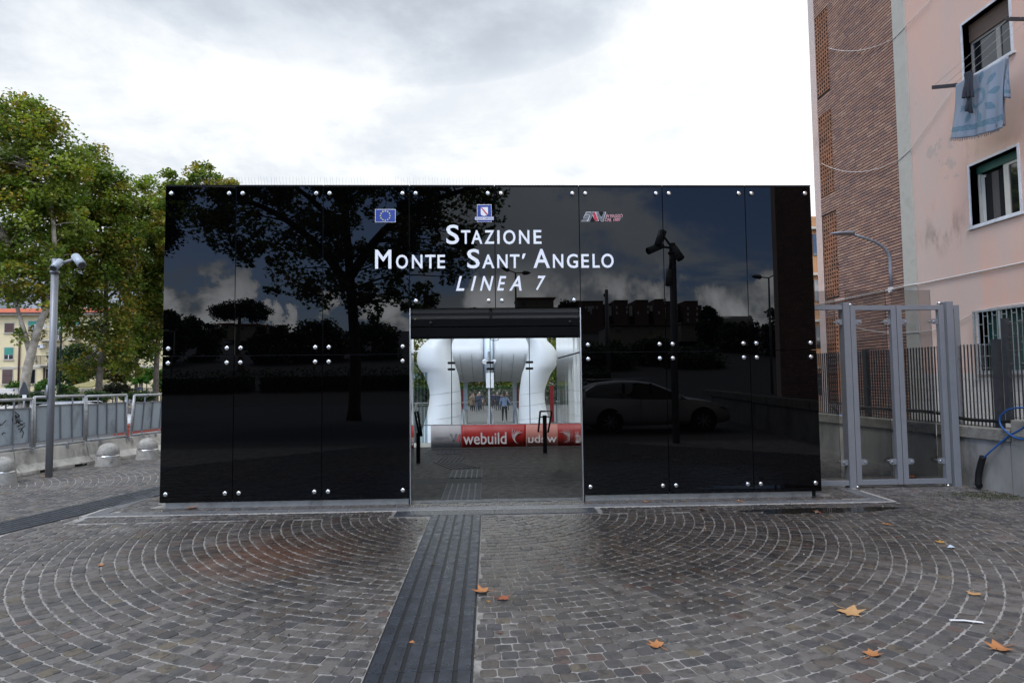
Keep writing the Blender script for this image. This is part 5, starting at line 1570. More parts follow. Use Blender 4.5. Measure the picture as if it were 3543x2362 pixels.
def blob(px, py, D, rx, rz, ry=None):
    """crown lobe centred on the picture place, radii in picture px (2352 wide)"""
    k = D / 1444.0; c = T(px, py, D)
    return (c.x, c.y, c.z, rx * k, (ry or rx) * k, rz * k)
TG = 'tall plane trees behind the barriers'
D1 = 40
tree('tallest plane tree with pale forked trunk at the left edge of the picture', (T(54, 907, D1).x, D1, hgt(D1)),
     [(T(54, 907, D1).x, D1, hgt(D1)), T(58, 880, D1), T(72, 810, D1), T(95, 735, D1), T(112, 690, D1), T(125, 560, D1), T(110, 400, D1)],
     [blob(-60, 330, D1, 140, 110), blob(25, 330, D1, 90, 118), blob(80, 365, D1, 82, 130), blob(120, 400, D1, 75, 110), blob(-60, 480, D1, 150, 130), blob(40, 520, D1, 120, 120), blob(140, 520, D1, 70, 110), blob(20, 640, D1, 100, 60), blob(100, 640, D1, 60, 60), blob(60, 760, D1, 26, 20), blob(40, 745, D1, 20, 16)],
     560, 110, .12, .8, TG, .22, .30, 'bark_w', limbs=[([T(70, 815, D1), T(55, 760, D1), T(42, 715, D1), T(20, 640, D1)], .17), ([T(-30, 760, D1), T(0, 640, D1), T(18, 560, D1)], .16)])
D2 = 45
tree('plane tree with dark leaning trunk, second from the left edge', (T(226, 907, D2).x, D2, hgt(D2)),
     [(T(224, 907, D2).x, D2, hgt(D2)), T(229, 860, D2), T(240, 780, D2), T(244, 700, D2), T(240, 620, D2), T(225, 480, D2)],
     [blob(216, 390, D2, 30, 65), blob(195, 450, D2, 60, 90), blob(245, 450, D2, 48, 70), blob(270, 520, D2, 40, 100), blob(210, 560, D2, 80, 100), blob(170, 620, D2, 60, 80), blob(250, 660, D2, 60, 70), blob(190, 730, D2, 45, 50), blob(300, 560, D2, 30, 80), blob(280, 740, D2, 30, 35), blob(215, 770, D2, 25, 40), blob(190, 840, D2, 35, 25), blob(265, 790, D2, 40, 40), blob(150, 690, D2, 35, 40)],
     520, 110, .115, .75, TG, .38, .24, 'bark_m', limbs=[([T(243, 690, D2), T(280, 655, D2), T(315, 610, D2)], .10)])
D3 = 50
tree('plane tree close to the left edge of the black building, third trunk', (T(358, 907, D3).x, D3, hgt(D3)),
     [(T(358, 907, D3).x, D3, hgt(D3)), T(359, 850, D3), T(364, 770, D3), T(370, 690, D3), T(365, 560, D3), T(350, 470, D3)],
     [blob(325, 470, D3, 38, 60), blob(355, 490, D3, 40, 55), blob(340, 570, D3, 60, 80), blob(320, 650, D3, 55, 70), blob(365, 640, D3, 60, 80), blob(335, 730, D3, 45, 45), blob(300, 780, D3, 35, 40), blob(420, 600, D3, 70, 130), blob(345, 800, D3, 25, 40), blob(300, 830, D3, 30, 30), blob(375, 720, D3, 40, 60)],
     430, 110, .12, .8, TG, .25, .22, 'bark_m', limbs=[([T(362, 775, D3), T(335, 745, D3), T(318, 700, D3)], .09)])
D4 = 48
tree('plane tree whose yellowish top shows over the black roof', (T(455, 907, D4).x, D4, hgt(D4)),
     [(T(455, 907, D4).x, D4, hgt(D4)), T(455, 700, D4), T(458, 560, D4), T(460, 430, D4)],
     [blob(462, 420, D4, 42, 50), blob(462, 388, D4, 18, 28), blob(395, 412, D4, 18, 20), blob(500, 440, D4, 35, 40), blob(530, 425, D4, 20, 14), blob(460, 520, D4, 110, 90), blob(420, 460, D4, 50, 45)],
     330, 100, .12, .55, TG, .4, .22, 'wood')

# ------------------------------------------------------------------ YELLOW HOUSE
M['yell'] = mat('pale_yellow_render', (.62, .52, .31), .9, 0, .08, .6, .1, 10, dirt=(.42, .36, .24), dirt_s=.35, dirt_amt=.5)
M['dkgreen'] = mat('dark_green_paint', (.008, .025, .018), .5, .2, .1, 3)
M['rooft'] = mat('red_roof_tiles', (.55, .17, .09), .8, 0, .2, 3, .2, 8)
M['brownsh'] = mat('brown_shutter', (.075, .032, .025), .6, 0, .15, 3)
M['greensh'] = mat('sea_green_roller_shutter', (.04, .22, .16), .6, 0, .1, 3)
M['beige'] = mat('beige_trim', (.45, .41, .33), .8, 0, .1, 2)
DH = 74.0
HG = hgt(DH)
def H(x, y): return at(*KL(x, y), 1, DH)
HS = empty('yellow_house', (-18, DH, HG), 'pale yellow three storey house with red tiled roof behind the plane trees', 'house')
hx0 = H(-500, 900).x; hx1 = H(1750, 900).x; ze = H(300, 545).z; zr_ = H(300, 452).z
MB().box(hx0, hx1, DH + .0, DH + 11, HG - .5, ze - .02).build('wall', M['yell'], HS)
MB().box(hx0 - .6, hx1 + .6, DH - .7, DH + 11.7, ze - .02, ze + .22).build('eaves', M['beige'], HS)
MB().box(hx0 - .65, hx1 + .65, DH - .82, DH - .72, ze + .12, ze + .28).build('gutter', M['brownsh'], HS)
rh = zr_ - ze
roof = MB().add([(hx0 - .6, DH - .7, ze + .24), (hx1 + .6, DH - .7, ze + .24), (hx1 - 4, DH + 5.5, ze + rh * 1.28), (hx0 + 4, DH + 5.5, ze + rh * 1.28), (hx0 - .6, DH + 11.7, ze + .24), (hx1 + .6, DH + 11.7, ze + .24)],
                [(0, 1, 2, 3), (1, 5, 2), (5, 4, 3, 2), (4, 0, 3), (0, 4, 5, 1)]).build('roof', M['rooft'], HS)
rb = MB(); nx = int((hx1 - hx0) / .42)
for i in range(nx):
    xx = hx0 + (i + .5) * (hx1 - hx0) / nx
    rb.bar((xx, DH - .72, ze + .28), (xx, DH + 5.0, ze + .28 + (rh * 1.28 - .24) * 5.72 / 6.2), .16, .08)
o = rb.build('tile_rows', M['rooft'], roof); o['kind'] = 'stuff'
def hwin(x0, x1, y0, y1, kind):
    a = H(x0, y1); b_ = H(x1, y0)
    fr = MB().box(a.x - .08, b_.x + .08, DH - .04, DH + .02, a.z - .08, b_.z + .08).build('window', M['beige'], HS)
    MB().box(a.x - .12, b_.x + .12, DH - .16, DH - .042, a.z - .14, a.z - .04).build('sill', M['beige'], fr)
    if kind == 'brown':
        mb = MB(); n = 12
        for k in range(n):
            z = a.z + (b_.z - a.z) * k / n; mb.box(a.x, b_.x, DH - .07, DH - .045, z, z + (b_.z - a.z) / n * .82)
        mb.build('shutter', M['brownsh'], fr)
    elif kind == 'bars':
        MB().box(a.x, b_.x, DH - .05, DH - .042, a.z, b_.z).build('pane', M['wglass'], fr)
        mb = MB()
        for k in range(7): xx = a.x + (b_.x - a.x) * (k + .5) / 7; mb.box(xx - .02, xx + .02, DH - .1, DH - .06, a.z, b_.z)
        mb.build('grille', M['black'], fr)
    else:
        h = {'green': .42, 'halfgreen': .62, 'grey': .2}[kind]
        zt_ = b_.z - (b_.z - a.z) * h
        MB().box(a.x, b_.x, DH - .07, DH - .045, zt_, b_.z).build('shutter', M['greensh'] if 'green' in kind else M['beige'], fr)
        MB().box(a.x, b_.x, DH - .055, DH - .045, a.z, zt_ - .01).build('pane', M['wglass'], fr)
        xm_ = (a.x + b_.x) / 2
        MB().box(xm_ - .03, xm_ + .03, DH - .08, DH - .056, a.z, zt_ - .01).build('mullion', M['white'], fr)
for w in [(48, 140, 622, 712, 'brown'), (280, 366, 602, 705, 'green'), (45, 133, 862, 975, 'halfgreen'), (275, 356, 866, 978, 'grey'), (24, 128, 1076, 1218, 'brown'), (272, 350, 1078, 1215, 'bars'), (456, 505, 1072, 1215, 'bars'),
          (560, 600, 612, 785, 'green'), (720, 790, 612, 782, 'green'), (905, 985, 612, 700, 'green'), (1140, 1215, 612, 700, 'green'), (1320, 1400, 615, 705, 'brown'), (1480, 1560, 612, 700, 'green'),
          (560, 610, 850, 985, 'brown'), (715, 790, 860, 975, 'halfgreen'), (905, 985, 860, 975, 'grey'), (1360, 1400, 800, 900, 'bars'), (1480, 1560, 860, 975, 'halfgreen'), (540, 600, 1150, 1240, 'bars'),
          (-190, -100, 602, 705, 'green'), (-190, -100, 862, 975, 'grey'), (-190, -100, 1076, 1215, 'brown')]: hwin(*w)
for (x0, x1, y0, y1, m_) in ((185, 200, 740, 1250, 'brownsh'), (436, 446, 1060, 1250, 'brownsh')):
    a = H(x0, y1); b_ = H(x1, y0); MB().tube([(a.x, DH - .12, a.z), (a.x, DH - .12, b_.z)], .09, 6).build('drain_pipe', M[m_], HS)
a = H(0, 1058); MB().box(hx0, hx1, DH - .08, DH - .001, a.z - .1, a.z + .08).build('string_course', M['beige'], HS)
def balcony(x0, x1, y0, y1):
    a = H(x0, y1); b_ = H(x1, y0)
    s_ = MB().box(a.x, b_.x, DH - 1.1, DH - .002, a.z - .16, a.z).build('balcony', M['beige'], HS)
    q = MB(); q.box(a.x, b_.x, DH - 1.1, DH - 1.06, b_.z - .05, b_.z)
    n = int((b_.x - a.x) / .14)
    for k in range(n + 1): xx = a.x + (b_.x - a.x) * k / n; q.box(xx - .012, xx + .012, DH - 1.09, DH - 1.07, a.z, b_.z)
    for xx in (a.x, b_.x - .03):
        q.box(xx, xx + .03, DH - 1.1, DH, b_.z - .05, b_.z)
        for k in range(6): q.box(xx, xx + .02, DH - .9 + k * .16, DH - .88 + k * .16, a.z, b_.z)
    q.build('railing', M['black'], s_)
balcony(408, 625, 702, 788); balcony(400, 560, 945, 1030); balcony(700, 800, 700, 785); balcony(900, 1010, 700, 788)
for (x0, x1, y0, y1) in ((388, 450, 834, 868), (421, 456, 625, 682), (1255, 1300, 700, 735)):
    a = H(x0, y1); b_ = H(x1, y0)
    u_ = MB().box(a.x, b_.x, DH - .4, DH - .01, a.z, b_.z).build('air_conditioner', M['white'], HS, bevel=.02)
    c = (a + b_) / 2; MB().tube([(c.x - .15, DH - .42, c.z), (c.x - .15, DH - .4, c.z)], min(.28, (b_.z - a.z) * .4), 14).build('fan_grille', M['lgrey'], u_)

# ------------------------------------------------------------------ GARDENS AND STREET ON THE LEFT
def shrub(label, px, py, D, rx, rz, n=70, ls=.07, pal=None, name='shrub', au=.0, cs=.35, cat_='shrub', group=None, leafm='leaf', trunk=True, per=90):
    c = T(px, py, D); k = D / 1444.0
    b = [(c.x, c.y, c.z, rx * k, rx * k * .8, rz * k), (c.x + rx * k * .3, c.y, c.z - rz * k * .3, rx * k * .9, rx * k * .8, rz * k * .8)]
    z0 = hgt(D)
    return tree(label, (c.x, D, z0), [(c.x, D, z0), (c.x, D, (z0 + c.z) / 2), (c.x, D, c.z)], b, n, per, ls, cs, group, au, .08, 'wood', palette=pal, name=name, cat_=cat_, nbranch=12, leafm=leafm)
DG = [(.02, .05, .016), (.028, .062, .018), (.016, .038, .012)]
BG = [(.05, .13, .02), (.07, .16, .03), (.045, .10, .018)]
k_ = lambda x, y: (x * .3507 * .6639, (900 + y * .3507) * .6639)
def SH(label, x, y, D, rx, ry, **kw):
    px, py = k_(x, y); return shrub(label, px, py, D, rx * .2328, ry * .2328, **kw)
SH('dark feathery evergreen tree in the garden between the plane trunks', 720, 1010, 60, 170, 190, n=170, ls=.11, pal=DG, name='evergreen_tree', cat_='tree', cs=.7)
SH('olive brown leafy bush tree right of the second plane trunk', 1120, 1040, 58, 130, 150, n=120, ls=.11, pal=[(.06, .075, .02), (.08, .085, .025)], name='bush_tree', cat_='tree', au=.5, cs=.6)
SH('rounded dark clipped bush at the foot of the second trunk', 1140, 1275, 50, 130, 62, n=110, ls=.05, pal=[(.025, .03, .02), (.035, .04, .024)], name='clipped_bush', cs=.25)
SH('bright green bush at the foot of the yellow house', 430, 1255, 62, 70, 70, n=60, ls=.09, pal=BG)
SH('small bright bush beside the pale forked trunk', 150, 1240, 62, 55, 40, n=40, ls=.08, pal=BG)
SH('green bush between the yucca and the third trunk', 1450, 1120, 60, 80, 60, n=60, ls=.09, pal=BG)
SH('leafy bush by the edge of the black building', 1590, 1190, 57, 60, 110, n=60, ls=.09, pal=BG)
SH('low green bush behind the third barrier panel', 640, 1290, 48, 90, 50, n=60, ls=.07, pal=DG + BG)
for i, (x, y, rx, lab) in enumerate(((60, 1370, 130, 'low hedge behind the left barrier panel'), (330, 1360, 120, 'low hedge behind the grey camera pole'), (900, 1345, 150, 'low hedge behind the middle barrier panels'), (1350, 1345, 150, 'low hedge behind the barrier panel nearest the building'), (700, 1360, 130, 'low hedge behind the leaning camera pole base'))):
    SH(lab, x, y, 40, rx, 38, n=90, ls=.055, pal=DG + [(.05, .08, .025)], name='hedge', cs=.3, cat_='hedge', group='low hedges along the street')
# palm and yucca: fans of long blades
def spiky(label, x, y, D, r, name, cat_, n=60, col=(.05, .12, .03), trunk=None):
    c = H_(x, y, D); k = D / 1444.0 * .2328 * 1.0; R2 = r * k
    e = empty(name, (c.x, D, hgt(D)), label, cat_)
    mb = MB(); cols = []
    for i in range(n):
        t = random.uniform(0, 2 * math.pi); el = random.uniform(-.2, 1.4); L = R2 * random.uniform(.7, 1.1)
        d = Vector((math.cos(t) * math.cos(el), math.sin(t) * math.cos(el), math.sin(el)))
        s_ = d.cross(Vector((0, 0, 1))).normalized() * .045
        p1 = c + d * L * .6 ; p2 = c + d * L + Vector((0, 0, -.25 * L * math.cos(el)))
        mb.add([c - s_ * .5, c + s_ * .5, p1 + s_, p2, p1 - s_], [(0, 1, 2, 3, 4)])
        q = random.uniform(.6, 1.5); cols += [(col[0] * q, col[1] * q, col[2] * q, 1)] * 5
    me = mb.mesh('fronds'); a_ = me.color_attributes.new('col', 'FLOAT_COLOR', 'POINT')
    for i, cc_ in enumerate(cols): a_.data[i].color = cc_
    mesh_obj('fronds', me, M['leaf'], e)
    MB().tube([(c.x, D, hgt(D)), (c.x, D, c.z)], .16, 8).build('trunk', M['wood'], e)
def H_(x, y, D): return at(*KL(x, y), 1, D)
spiky('dark green palm on a trunk in the garden behind the trees', 1240, 930, 59, 80, 'palm_tree', 'palm', 90, (.035, .075, .022))
spiky('second dark green palm crown beside the first', 1350, 945, 60, 75, 'palm_tree', 'palm', 90, (.045, .085, .025))
spiky('bright green spiky yucca above the garden fence', 1390, 1200, 56, 105, 'yucca', 'plant', 160, (.06, .15, .03))
spiky('small cycad by the garden gate at the left', 390, 1290, 56, 60, 'cycad', 'plant', 70, (.04, .09, .025))
# garden fence
def bars(label, x0, x1, y0, y1, D, name, m_, n, cat_='fence', group=None, solid=False):
    a = H_(x0, y1, D); b_ = H_(x1, y0, D)
    e = empty(name, ((a.x + b_.x) / 2, D, hgt(D)), label, cat_, group)
    for zz_ in (a.z + .1, b_.z - .08): MB().box(a.x, b_.x, D, D + .03, zz_ - .02, zz_ + .02).build('rail', M[m_], e)
    me = MB().box(-.015, .015, -.01, 0, 0, 1).mesh('bar')
    for k in range(n): shared('bar', me, M[m_], e, (a.x + (b_.x - a.x) * (k + .5) / n, D, hgt(D)), scl=(1, 1, b_.z - hgt(D)))
    return e
bars('dark iron garden fence with white bars in front of the yellow house', -20, 132, 1262, 1330, 56, 'garden_fence', 'white', 20, group='garden fences')
bars('thin garden fence right of the pale forked trunk', 275, 435, 1290, 1345, 55, 'garden_fence', 'galv_d', 26, group='garden fences')
bars('pale picket railing under the garden shed roof', 700, 945, 1262, 1330, 53, 'garden_fence', 'beige', 30, group='garden fences')
bars('dark railing behind the spiky yucca', 1260, 1520, 1255, 1345, 53, 'garden_fence', 'galv_d', 30, group='garden fences')
for (x0, x1, y0, D, lab) in ((138, 180, 1270, 56, 'pale concrete gate pier of the garden, left one'), (412, 436, 1290, 55, 'pale concrete gate pier of the garden behind the camera pole')):
    a = H_(x0, 1400, D); b_ = H_(x1, y0, D)
    p = tag(MB().box(a.x, b_.x, D, D + .4, hgt(D), b_.z).box(a.x - .05, b_.x + .05, D - .05, D + .45, b_.z + .002, b_.z + .08).build('gate_pier', M['concrete']), lab, 'pier')
a = H_(660, 1255, 54); b_ = H_(948, 1222, 54)
sh = empty('garden_shed', ((a.x + b_.x) / 2, 55, hgt(54)), 'low garden shed with mossy tan sloping roof', 'shed')
MB().add([(a.x, 53.4, a.z), (b_.x, 53.4, a.z + .05), (b_.x, 56, b_.z + .35), (a.x + .8, 56, b_.z + .3), (a.x, 53.4, a.z - .08), (b_.x, 53.4, a.z - .04), (b_.x, 56, b_.z + .27), (a.x + .8, 56, b_.z + .22)],
         [(0, 1, 2, 3), (4, 7, 6, 5), (0, 4, 5, 1), (1, 5, 6, 2), (2, 6, 7, 3), (3, 7, 4, 0)]).build('roof', mat('mossy_tan_tiles', (.25, .22, .09), .9, 0, .3, 4), sh)
MB().box(a.x + 1.0, b_.x - .1, 54.2, 55.8, hgt(54), a.z - .1).build('wall', M['woodframe'], sh)
# street lamps
def street_lamp(label, x, ytop, D, m_, hx=()):
    p = H_(x, ytop, D); e = empty('street_lamp', (p.x, D, hgt(D)), label, 'street lamp')
    MB().tube([(p.x, D, hgt(D)), (p.x, D, p.z)], [.075, .05], 8).build('pole', M[m_], e)
    for s_, L in hx:
        MB().tube(smooth([Vector((p.x, D, p.z - .7)), Vector((p.x + s_ * .15, D, p.z - .2)), Vector((p.x + s_ * .6, D, p.z)), Vector((p.x + s_ * L, D, p.z + .05))]), .035, 6).build('arm', M[m_], e)
        MB().tube([(p.x + s_ * L, D, p.z + .05), (p.x + s_ * (L + .2), D, p.z + .05), (p.x + s_ * (L + .7), D, p.z - .02), (p.x + s_ * (L + .8), D, p.z - .05)], [.05, .16, .14, .03], 8).build('lamp_head', M['white'], e)
street_lamp('white double armed street lamp just right of the camera pole', 552, 655, 48, 'white', ((1, 1.0), (-1, 1.0)))
street_lamp('slim dark green lamp post next to the white street lamp', 608, 598, 46, 'dkgreen')
# road sign seen from the back
D = 24; a = H_(190, 1345, D); b_ = H_(283, 1212, D); c = H_(238, 1200, D)
e = empty('road_sign', (c.x, D, hgt(D)), 'triangular road sign seen from its dark grey back', 'road sign')
MB().prism([(a.x, H_(190, 1325, D).z), (b_.x, H_(283, 1325, D).z), (H_(283, 1285, D).x, H_(283, 1285, D).z), (c.x + .03, c.z), (c.x - .03, c.z), (a.x, H_(190, 1290, D).z)], (0, D, 0), (1, 0, 0), (0, 0, 1), (0, .004, 0)).build('plate', M['galv_d'], e, fixn=True)
MB().tube([(c.x, D + .03, hgt(D)), (c.x, D + .03, c.z - .05)], .03, 8).build('pole', M['galv'], e)
a = H_(226, 1362, D); b_ = H_(266, 1328, D)
sp_ = MB().box(a.x, b_.x, D - .03, D - .02, a.z, b_.z).build('name_plate', M['white'], e)
fit_text('name_text', 'rall', a.x + .05, b_.x - .04, a.z + .08, b_.z - .06, D - .031, M['black'], sp_, .001)
# small dark slatted board by the trees
a = H_(1357, 1340, 45); b_ = H_(1408, 1256, 45)
e = empty('notice_board', ((a.x + b_.x) / 2, 45, hgt(45)), 'dark leaning notice board by the garden railing', 'notice board')
MB().prism([(a.x + .1, a.z), (b_.x + .1, a.z), (b_.x, b_.z), (a.x, b_.z + .05)], (0, 45, 0), (1, 0, 0), (0, 0, 1), (0, .05, 0)).build('board', M['galv_d'], e, fixn=True)
for k in range(5):
    zz_ = a.z + (b_.z - a.z) * (k + .5) / 5.5
    MB().box(a.x + .13, b_.x - .05, 44.985, 44.996, zz_ - .02, zz_ + .02).build('line', M['galv'], e)
MB().box((a.x + b_.x) / 2 - .03, (a.x + b_.x) / 2 + .03, 45.06, 45.1, hgt(45), a.z + .3).build('post', M['galv'], e)

# ------------------------------------------------------------------ BARRIERS
BA = Vector((-8.62, 9.6, 0)); BB = Vector((-7.45, 15.2, 0)); BD_ = (BB - BA).normalized(); BN_ = Vector((BD_.y, -BD_.x, 0))   # towards the square
def bp(s, off=0.0, z=0.0): return BA + BD_ * s + BN_ * off + Vector((0, 0, z))
JG = 'concrete barrier blocks under the mesh panels'
prof = [(0, 0), (.0, .06), (-.14, .17), (-.19, .42), (-.36, .42), (-.41, .17), (-.56, .06), (-.56, 0)]
def jersey(s0, s1, label):
    e = empty('concrete_barrier', bp((s0 + s1) / 2, -.28), label, 'concrete barrier', JG)
    mb = MB(); n = 12; k = len(prof); slots = (.3, .62)
    jit = [[random.uniform(-.008, .008) for _ in prof] for _ in range(n + 1)]
    for i in range(n + 1):
        s = s0 + .01 + (s1 - s0 - .02) * i / n
        for j, (o, z) in enumerate(prof):
            mb.v.append(tuple(bp(s, o + jit[i][j] * (1 if 0 < j < 7 else .3), z + (jit[i][j] if z > .05 else 0))))
    for i in range(n):
        for j in range(k):
            j2 = (j + 1) % k
            mb.f.append((i * k + j, (i + 1) * k + j, (i + 1) * k + j2, i * k + j2)); mb.mi.append(0); mb.sm.append(False)
    mb.f.append(tuple(range(k))); mb.mi.append(0); mb.sm.append(False); mb.f.append(tuple(n * k + j for j in reversed(range(k)))); mb.mi.append(0); mb.sm.append(False)
    mb.build('block', M['concrete'], e, bevel=.008, fixn=True)
    for t in (.22, .70):
        s = s0 + (s1 - s0) * t
        a = bp(s, .002); b_ = bp(s + .28, .002)
        q = MB(); vs = [a + Vector((0, 0, 0)), b_, b_ + Vector((0, 0, .05)), a + Vector((0, 0, .05))]
        q.add([tuple(v) for v in vs] + [tuple(v + BN_ * -.05) for v in vs], [(0, 1, 2, 3), (7, 6, 5, 4), (0, 4, 5, 1), (3, 2, 6, 7), (0, 3, 7, 4), (1, 5, 6, 2)]).build('drain_slot', M['dark'], e)
        q = MB()
        q.bar(bp(s, -.30, .432), bp(s + .0, -.17, .432), .05, .008); q.bar(bp(s, -.175, .432), bp(s, -.165, .36), .05, .008, up=BN_)
        q.build('panel_clip', M['galv'], e)
cuts = [-4.2, -2.7, -1.2, .42, 1.95, 3.5, 5.05, 6.6, 8.1, 9.6, 11.1]
names = ['beyond the left edge', 'at the left edge of the picture', 'leftmost in view, in front of the graffiti panel', 'behind the foot of the grey camera pole', 'right of the camera pole', 'behind the middle domed bollard', 'between the two right bollards', 'behind the bollard nearest the black building', 'hidden behind the black building corner', 'farthest from the camera']
for i, (a, b_) in enumerate(zip(cuts, cuts[1:])): jersey(a, b_, 'weathered concrete barrier block ' + names[i])
FGp = 'grey sheet panels standing on the barriers'
M['fsheet'] = mat('pale_grey_blue_sheet', (.38, .44, .48), .55, .2, .12, 1.2, .25, 4, dirt=(.19, .215, .23), dirt_s=2.2, dirt_amt=.9, stretch=(1.2, 1.2, .6))
M['ftube'] = mat('galvanised_tube', (.42, .43, .43), .5, .4, .2, 12, dirt=(.12, .10, .08), dirt_s=14, dirt_amt=.5)
def fpanel(s0, s1, z1, label, skew=0.0, gap0=False):
    zb_, off = .45, -.28
    e = empty('barrier_panel', bp((s0 + s1) / 2, off, zb_), label, 'barrier panel', FGp)
    P = lambda s, z: bp(s0 + (s1 - s0) * s + skew * (z - zb_), off, z)
    for (a, b_) in ((P(0, zb_), P(0, z1)), (P(1, zb_), P(1, z1)), (P(0, z1), P(1, z1)), (P(0, zb_), P(1, zb_))):
        MB().tube([a, b_], .027, 8).build('frame_tube', M['ftube'], e)
    zs0_, zs1_ = zb_ + .09, z1 - .16
    d = BN_ * .006
    q = [P(.03, zs0_), P(.97, zs0_), P(.97, zs1_), P(.03, zs1_)]
    MB().add([tuple(v) for v in q] + [tuple(v - d) for v in q], [(0, 1, 2, 3), (7, 6, 5, 4), (0, 4, 5, 1), (3, 2, 6, 7), (0, 3, 7, 4), (1, 5, 6, 2)]).build('sheet', M['fsheet'], e)
    for t in (.03, .27, .5, .74, .97):
        MB().bar(P(t, zs0_ - (.1 if t in (.27, .74) else 0)) + BN_ * .012, P(t, zs1_ + (.15 if t in (.27, .74) else 0)) + BN_ * .012, .022, .02, up=BN_).build('rib', M['galv'], e)
    for zz_ in (zs0_, zs1_): MB().bar(P(.03, zz_) + BN_ * .012, P(.97, zz_) + BN_ * .012, .02, .02).build('rib', M['galv'], e)
    return e, P
def s_at(px, py):        # distance along the barrier line at a picture column
    v = _f * FPX + CR * (px - 1771.5) + CU * (1181 - py); o = Vector((0, 0, EYE)); P0 = bp(0, -.28)
    t = (P0 - o).dot(BN_) / v.dot(BN_); p = o + v * t
    return (p - P0).dot(BD_), p.z
ps = [s_at(KB(x, 420)[0], KB(x, 420)[1])[0] for x in (-420, 288, 318, 768, 783, 1145, 1185, 1470)]
ztp_ = [s_at(*KB(x, y))[1] for x, y in ((288, 340), (768, 308), (1145, 302), (1445, 298))]
e1, P1 = fpanel(ps[0], ps[1], ztp_[0], 'grey sheet barrier panel with black graffiti at the left edge')
fpanel(ps[2], ps[3], ztp_[1], 'grey sheet barrier panel crossed by the camera pole', -.03)
fpanel(ps[4], ps[5], ztp_[2], 'grey sheet barrier panel with a rust streak, behind the middle bollard', -.02)
fpanel(ps[6], ps[7] + .2, ztp_[3], 'slanting grey barrier panel next to the black building', .10)
fpanel(ps[7] + .3, ps[7] + 2.8, ztp_[3], 'grey barrier panel hidden behind the black building corner')
fpanel(ps[0] - 2.6, ps[0] - .05, ztp_[0], 'grey barrier panel beyond the left edge of the picture')
# graffiti and rust streak: thin painted strokes on the sheets
def gq(x, y):
    ox, oy = KB(x, y); v = _f * FPX + CR * (ox - 1771.5) + CU * (1181 - oy); o = Vector((0, 0, EYE)); P0 = bp(0, -.272)
    return o + v * ((P0 - o).dot(BN_) / v.dot(BN_))
strokes = [[(128, 450), (178, 488), (168, 500), (120, 495)], [(118, 490), (112, 530), (130, 565), (170, 530), (175, 495), (140, 480), (150, 560)], [(150, 500), (170, 560), (185, 520)], [(168, 545), (205, 535)], [(160, 545), (205, 575)],
           [(155, 590), (225, 555)], [(165, 610), (205, 600), (180, 640)], [(228, 575), (195, 610), (215, 640), (200, 690)], [(0, 575), (20, 575), (55, 530)], [(20, 665), (30, 640), (48, 648)], [(-60, 520), (-30, 600), (10, 560)]]
for st in strokes:
    MB().tube([gq(x, y) for x, y in st], .006, 4).build('graffiti_stroke', M['blackmatt'], e1)
rs = MB()
tied = gq(1170, 370)
cl_ = MB()
for k in range(26):
    a_ = gq(1160 + random.uniform(-20, 25), 355 + random.uniform(-12, 20)); b_ = a_ + Vector((random.uniform(-.08, .08), random.uniform(-.05, .05), random.uniform(-.16, .03)))
    cl_.tube([a_, (a_ + b_) / 2 + Vector((.02, 0, .02)), b_], .005, 3, False)
o = cl_.build('tie_rags', M['bn_white']); tag(o, 'shredded pale ties binding two barrier panels together', 'ties')
# domed bollards
BO = 'domed concrete bollards with steel band'
def bollard(px, label, proto=None):
    p = px; S8 = .79
    if proto is None:
        e = empty('bollard', (p[0], p[1], 0), label, 'bollard', BO)
        MB().lathe([(.315, 0), (.305, .05), (.285, .26), (.283, .27)], (0, 0, 0), 40).build('base', M['concrete_p'], e, local=True)
        MB().lathe([(.283, .27), (.279, .272), (.275, .322), (.279, .324)], (0, 0, 0), 40).build('band', M['steel'], e, local=True)
        MB().lathe([(.279, .324)] + [(.277 * math.cos(t), .37 + .25 * math.sin(t)) for t in [math.pi / 2 * k / 12 for k in range(13)]], (0, 0, 0), 40).build('dome', M['concrete_p'], e, local=True)
    else:
        e = copy_tree(proto); e.location = (p[0], p[1], 0); e['label'] = label
        e.rotation_euler = (0, 0, random.random() * 6)
    e.scale = (.71, .71, .71)
    return e
def gnd(x, y, k=KB): return pa(k, x, y, 2, 0)
g1 = gnd(975, 940); g2 = gnd(1333, 877); g0 = gnd(5, 1105)
b1 = bollard(g1, 'middle domed bollard in front of the barrier panel with rust streak')
bollard(g2, 'domed bollard nearest the left corner of the black building', b1); bollard(g0, 'domed bollard cut by the left edge of the picture', b1)
# round drain covers
# camera poles
def cam_pole(label, x, y, hgt_, r, cams, dark=False):
    e = empty('camera_pole', (x, y, 0), label, 'camera pole', 'grey camera poles')
    MB().tube([(x, y, 0), (x, y, hgt_)], r, 18).build('pole', M['galv'], e)
    MB().tube([(x, y, hgt_), (x, y, hgt_ + .24)], r * .9, 18).build('cap', M['galv'], e)
    MB().tube([(x, y, hgt_ - .02), (x, y, hgt_ + .02)], r * 1.35, 18).build('collar', M['galv'], e)
    MB().tube([(x - .03, y - r, 1.35), (x - .03, y - r, 1.6)], r * .35, 8).build('hatch', M['galv'], e)
    for (o, d, L, rr) in cams:
        a = Vector((x, y, hgt_)) + Vector(o); dv = Vector(d).normalized()
        MB().tube([Vector((x, y, hgt_ + .12)), a - dv * L * .3], .028, 8).build('arm', M['galv'], e)
        h = MB().tube([a - dv * L / 2, a + dv * L / 2], rr, 16).build('camera_housing', M['galv_l'], e)
        MB().tube([a + dv * (L / 2 - .02), a + dv * (L / 2 + .012)], rr * .82, 14).build('lens', M['wglass'], h)
    return e
pp = gnd(441, 1043)
zt_ = pa(KL, 540, 120, 1, pp.y).z
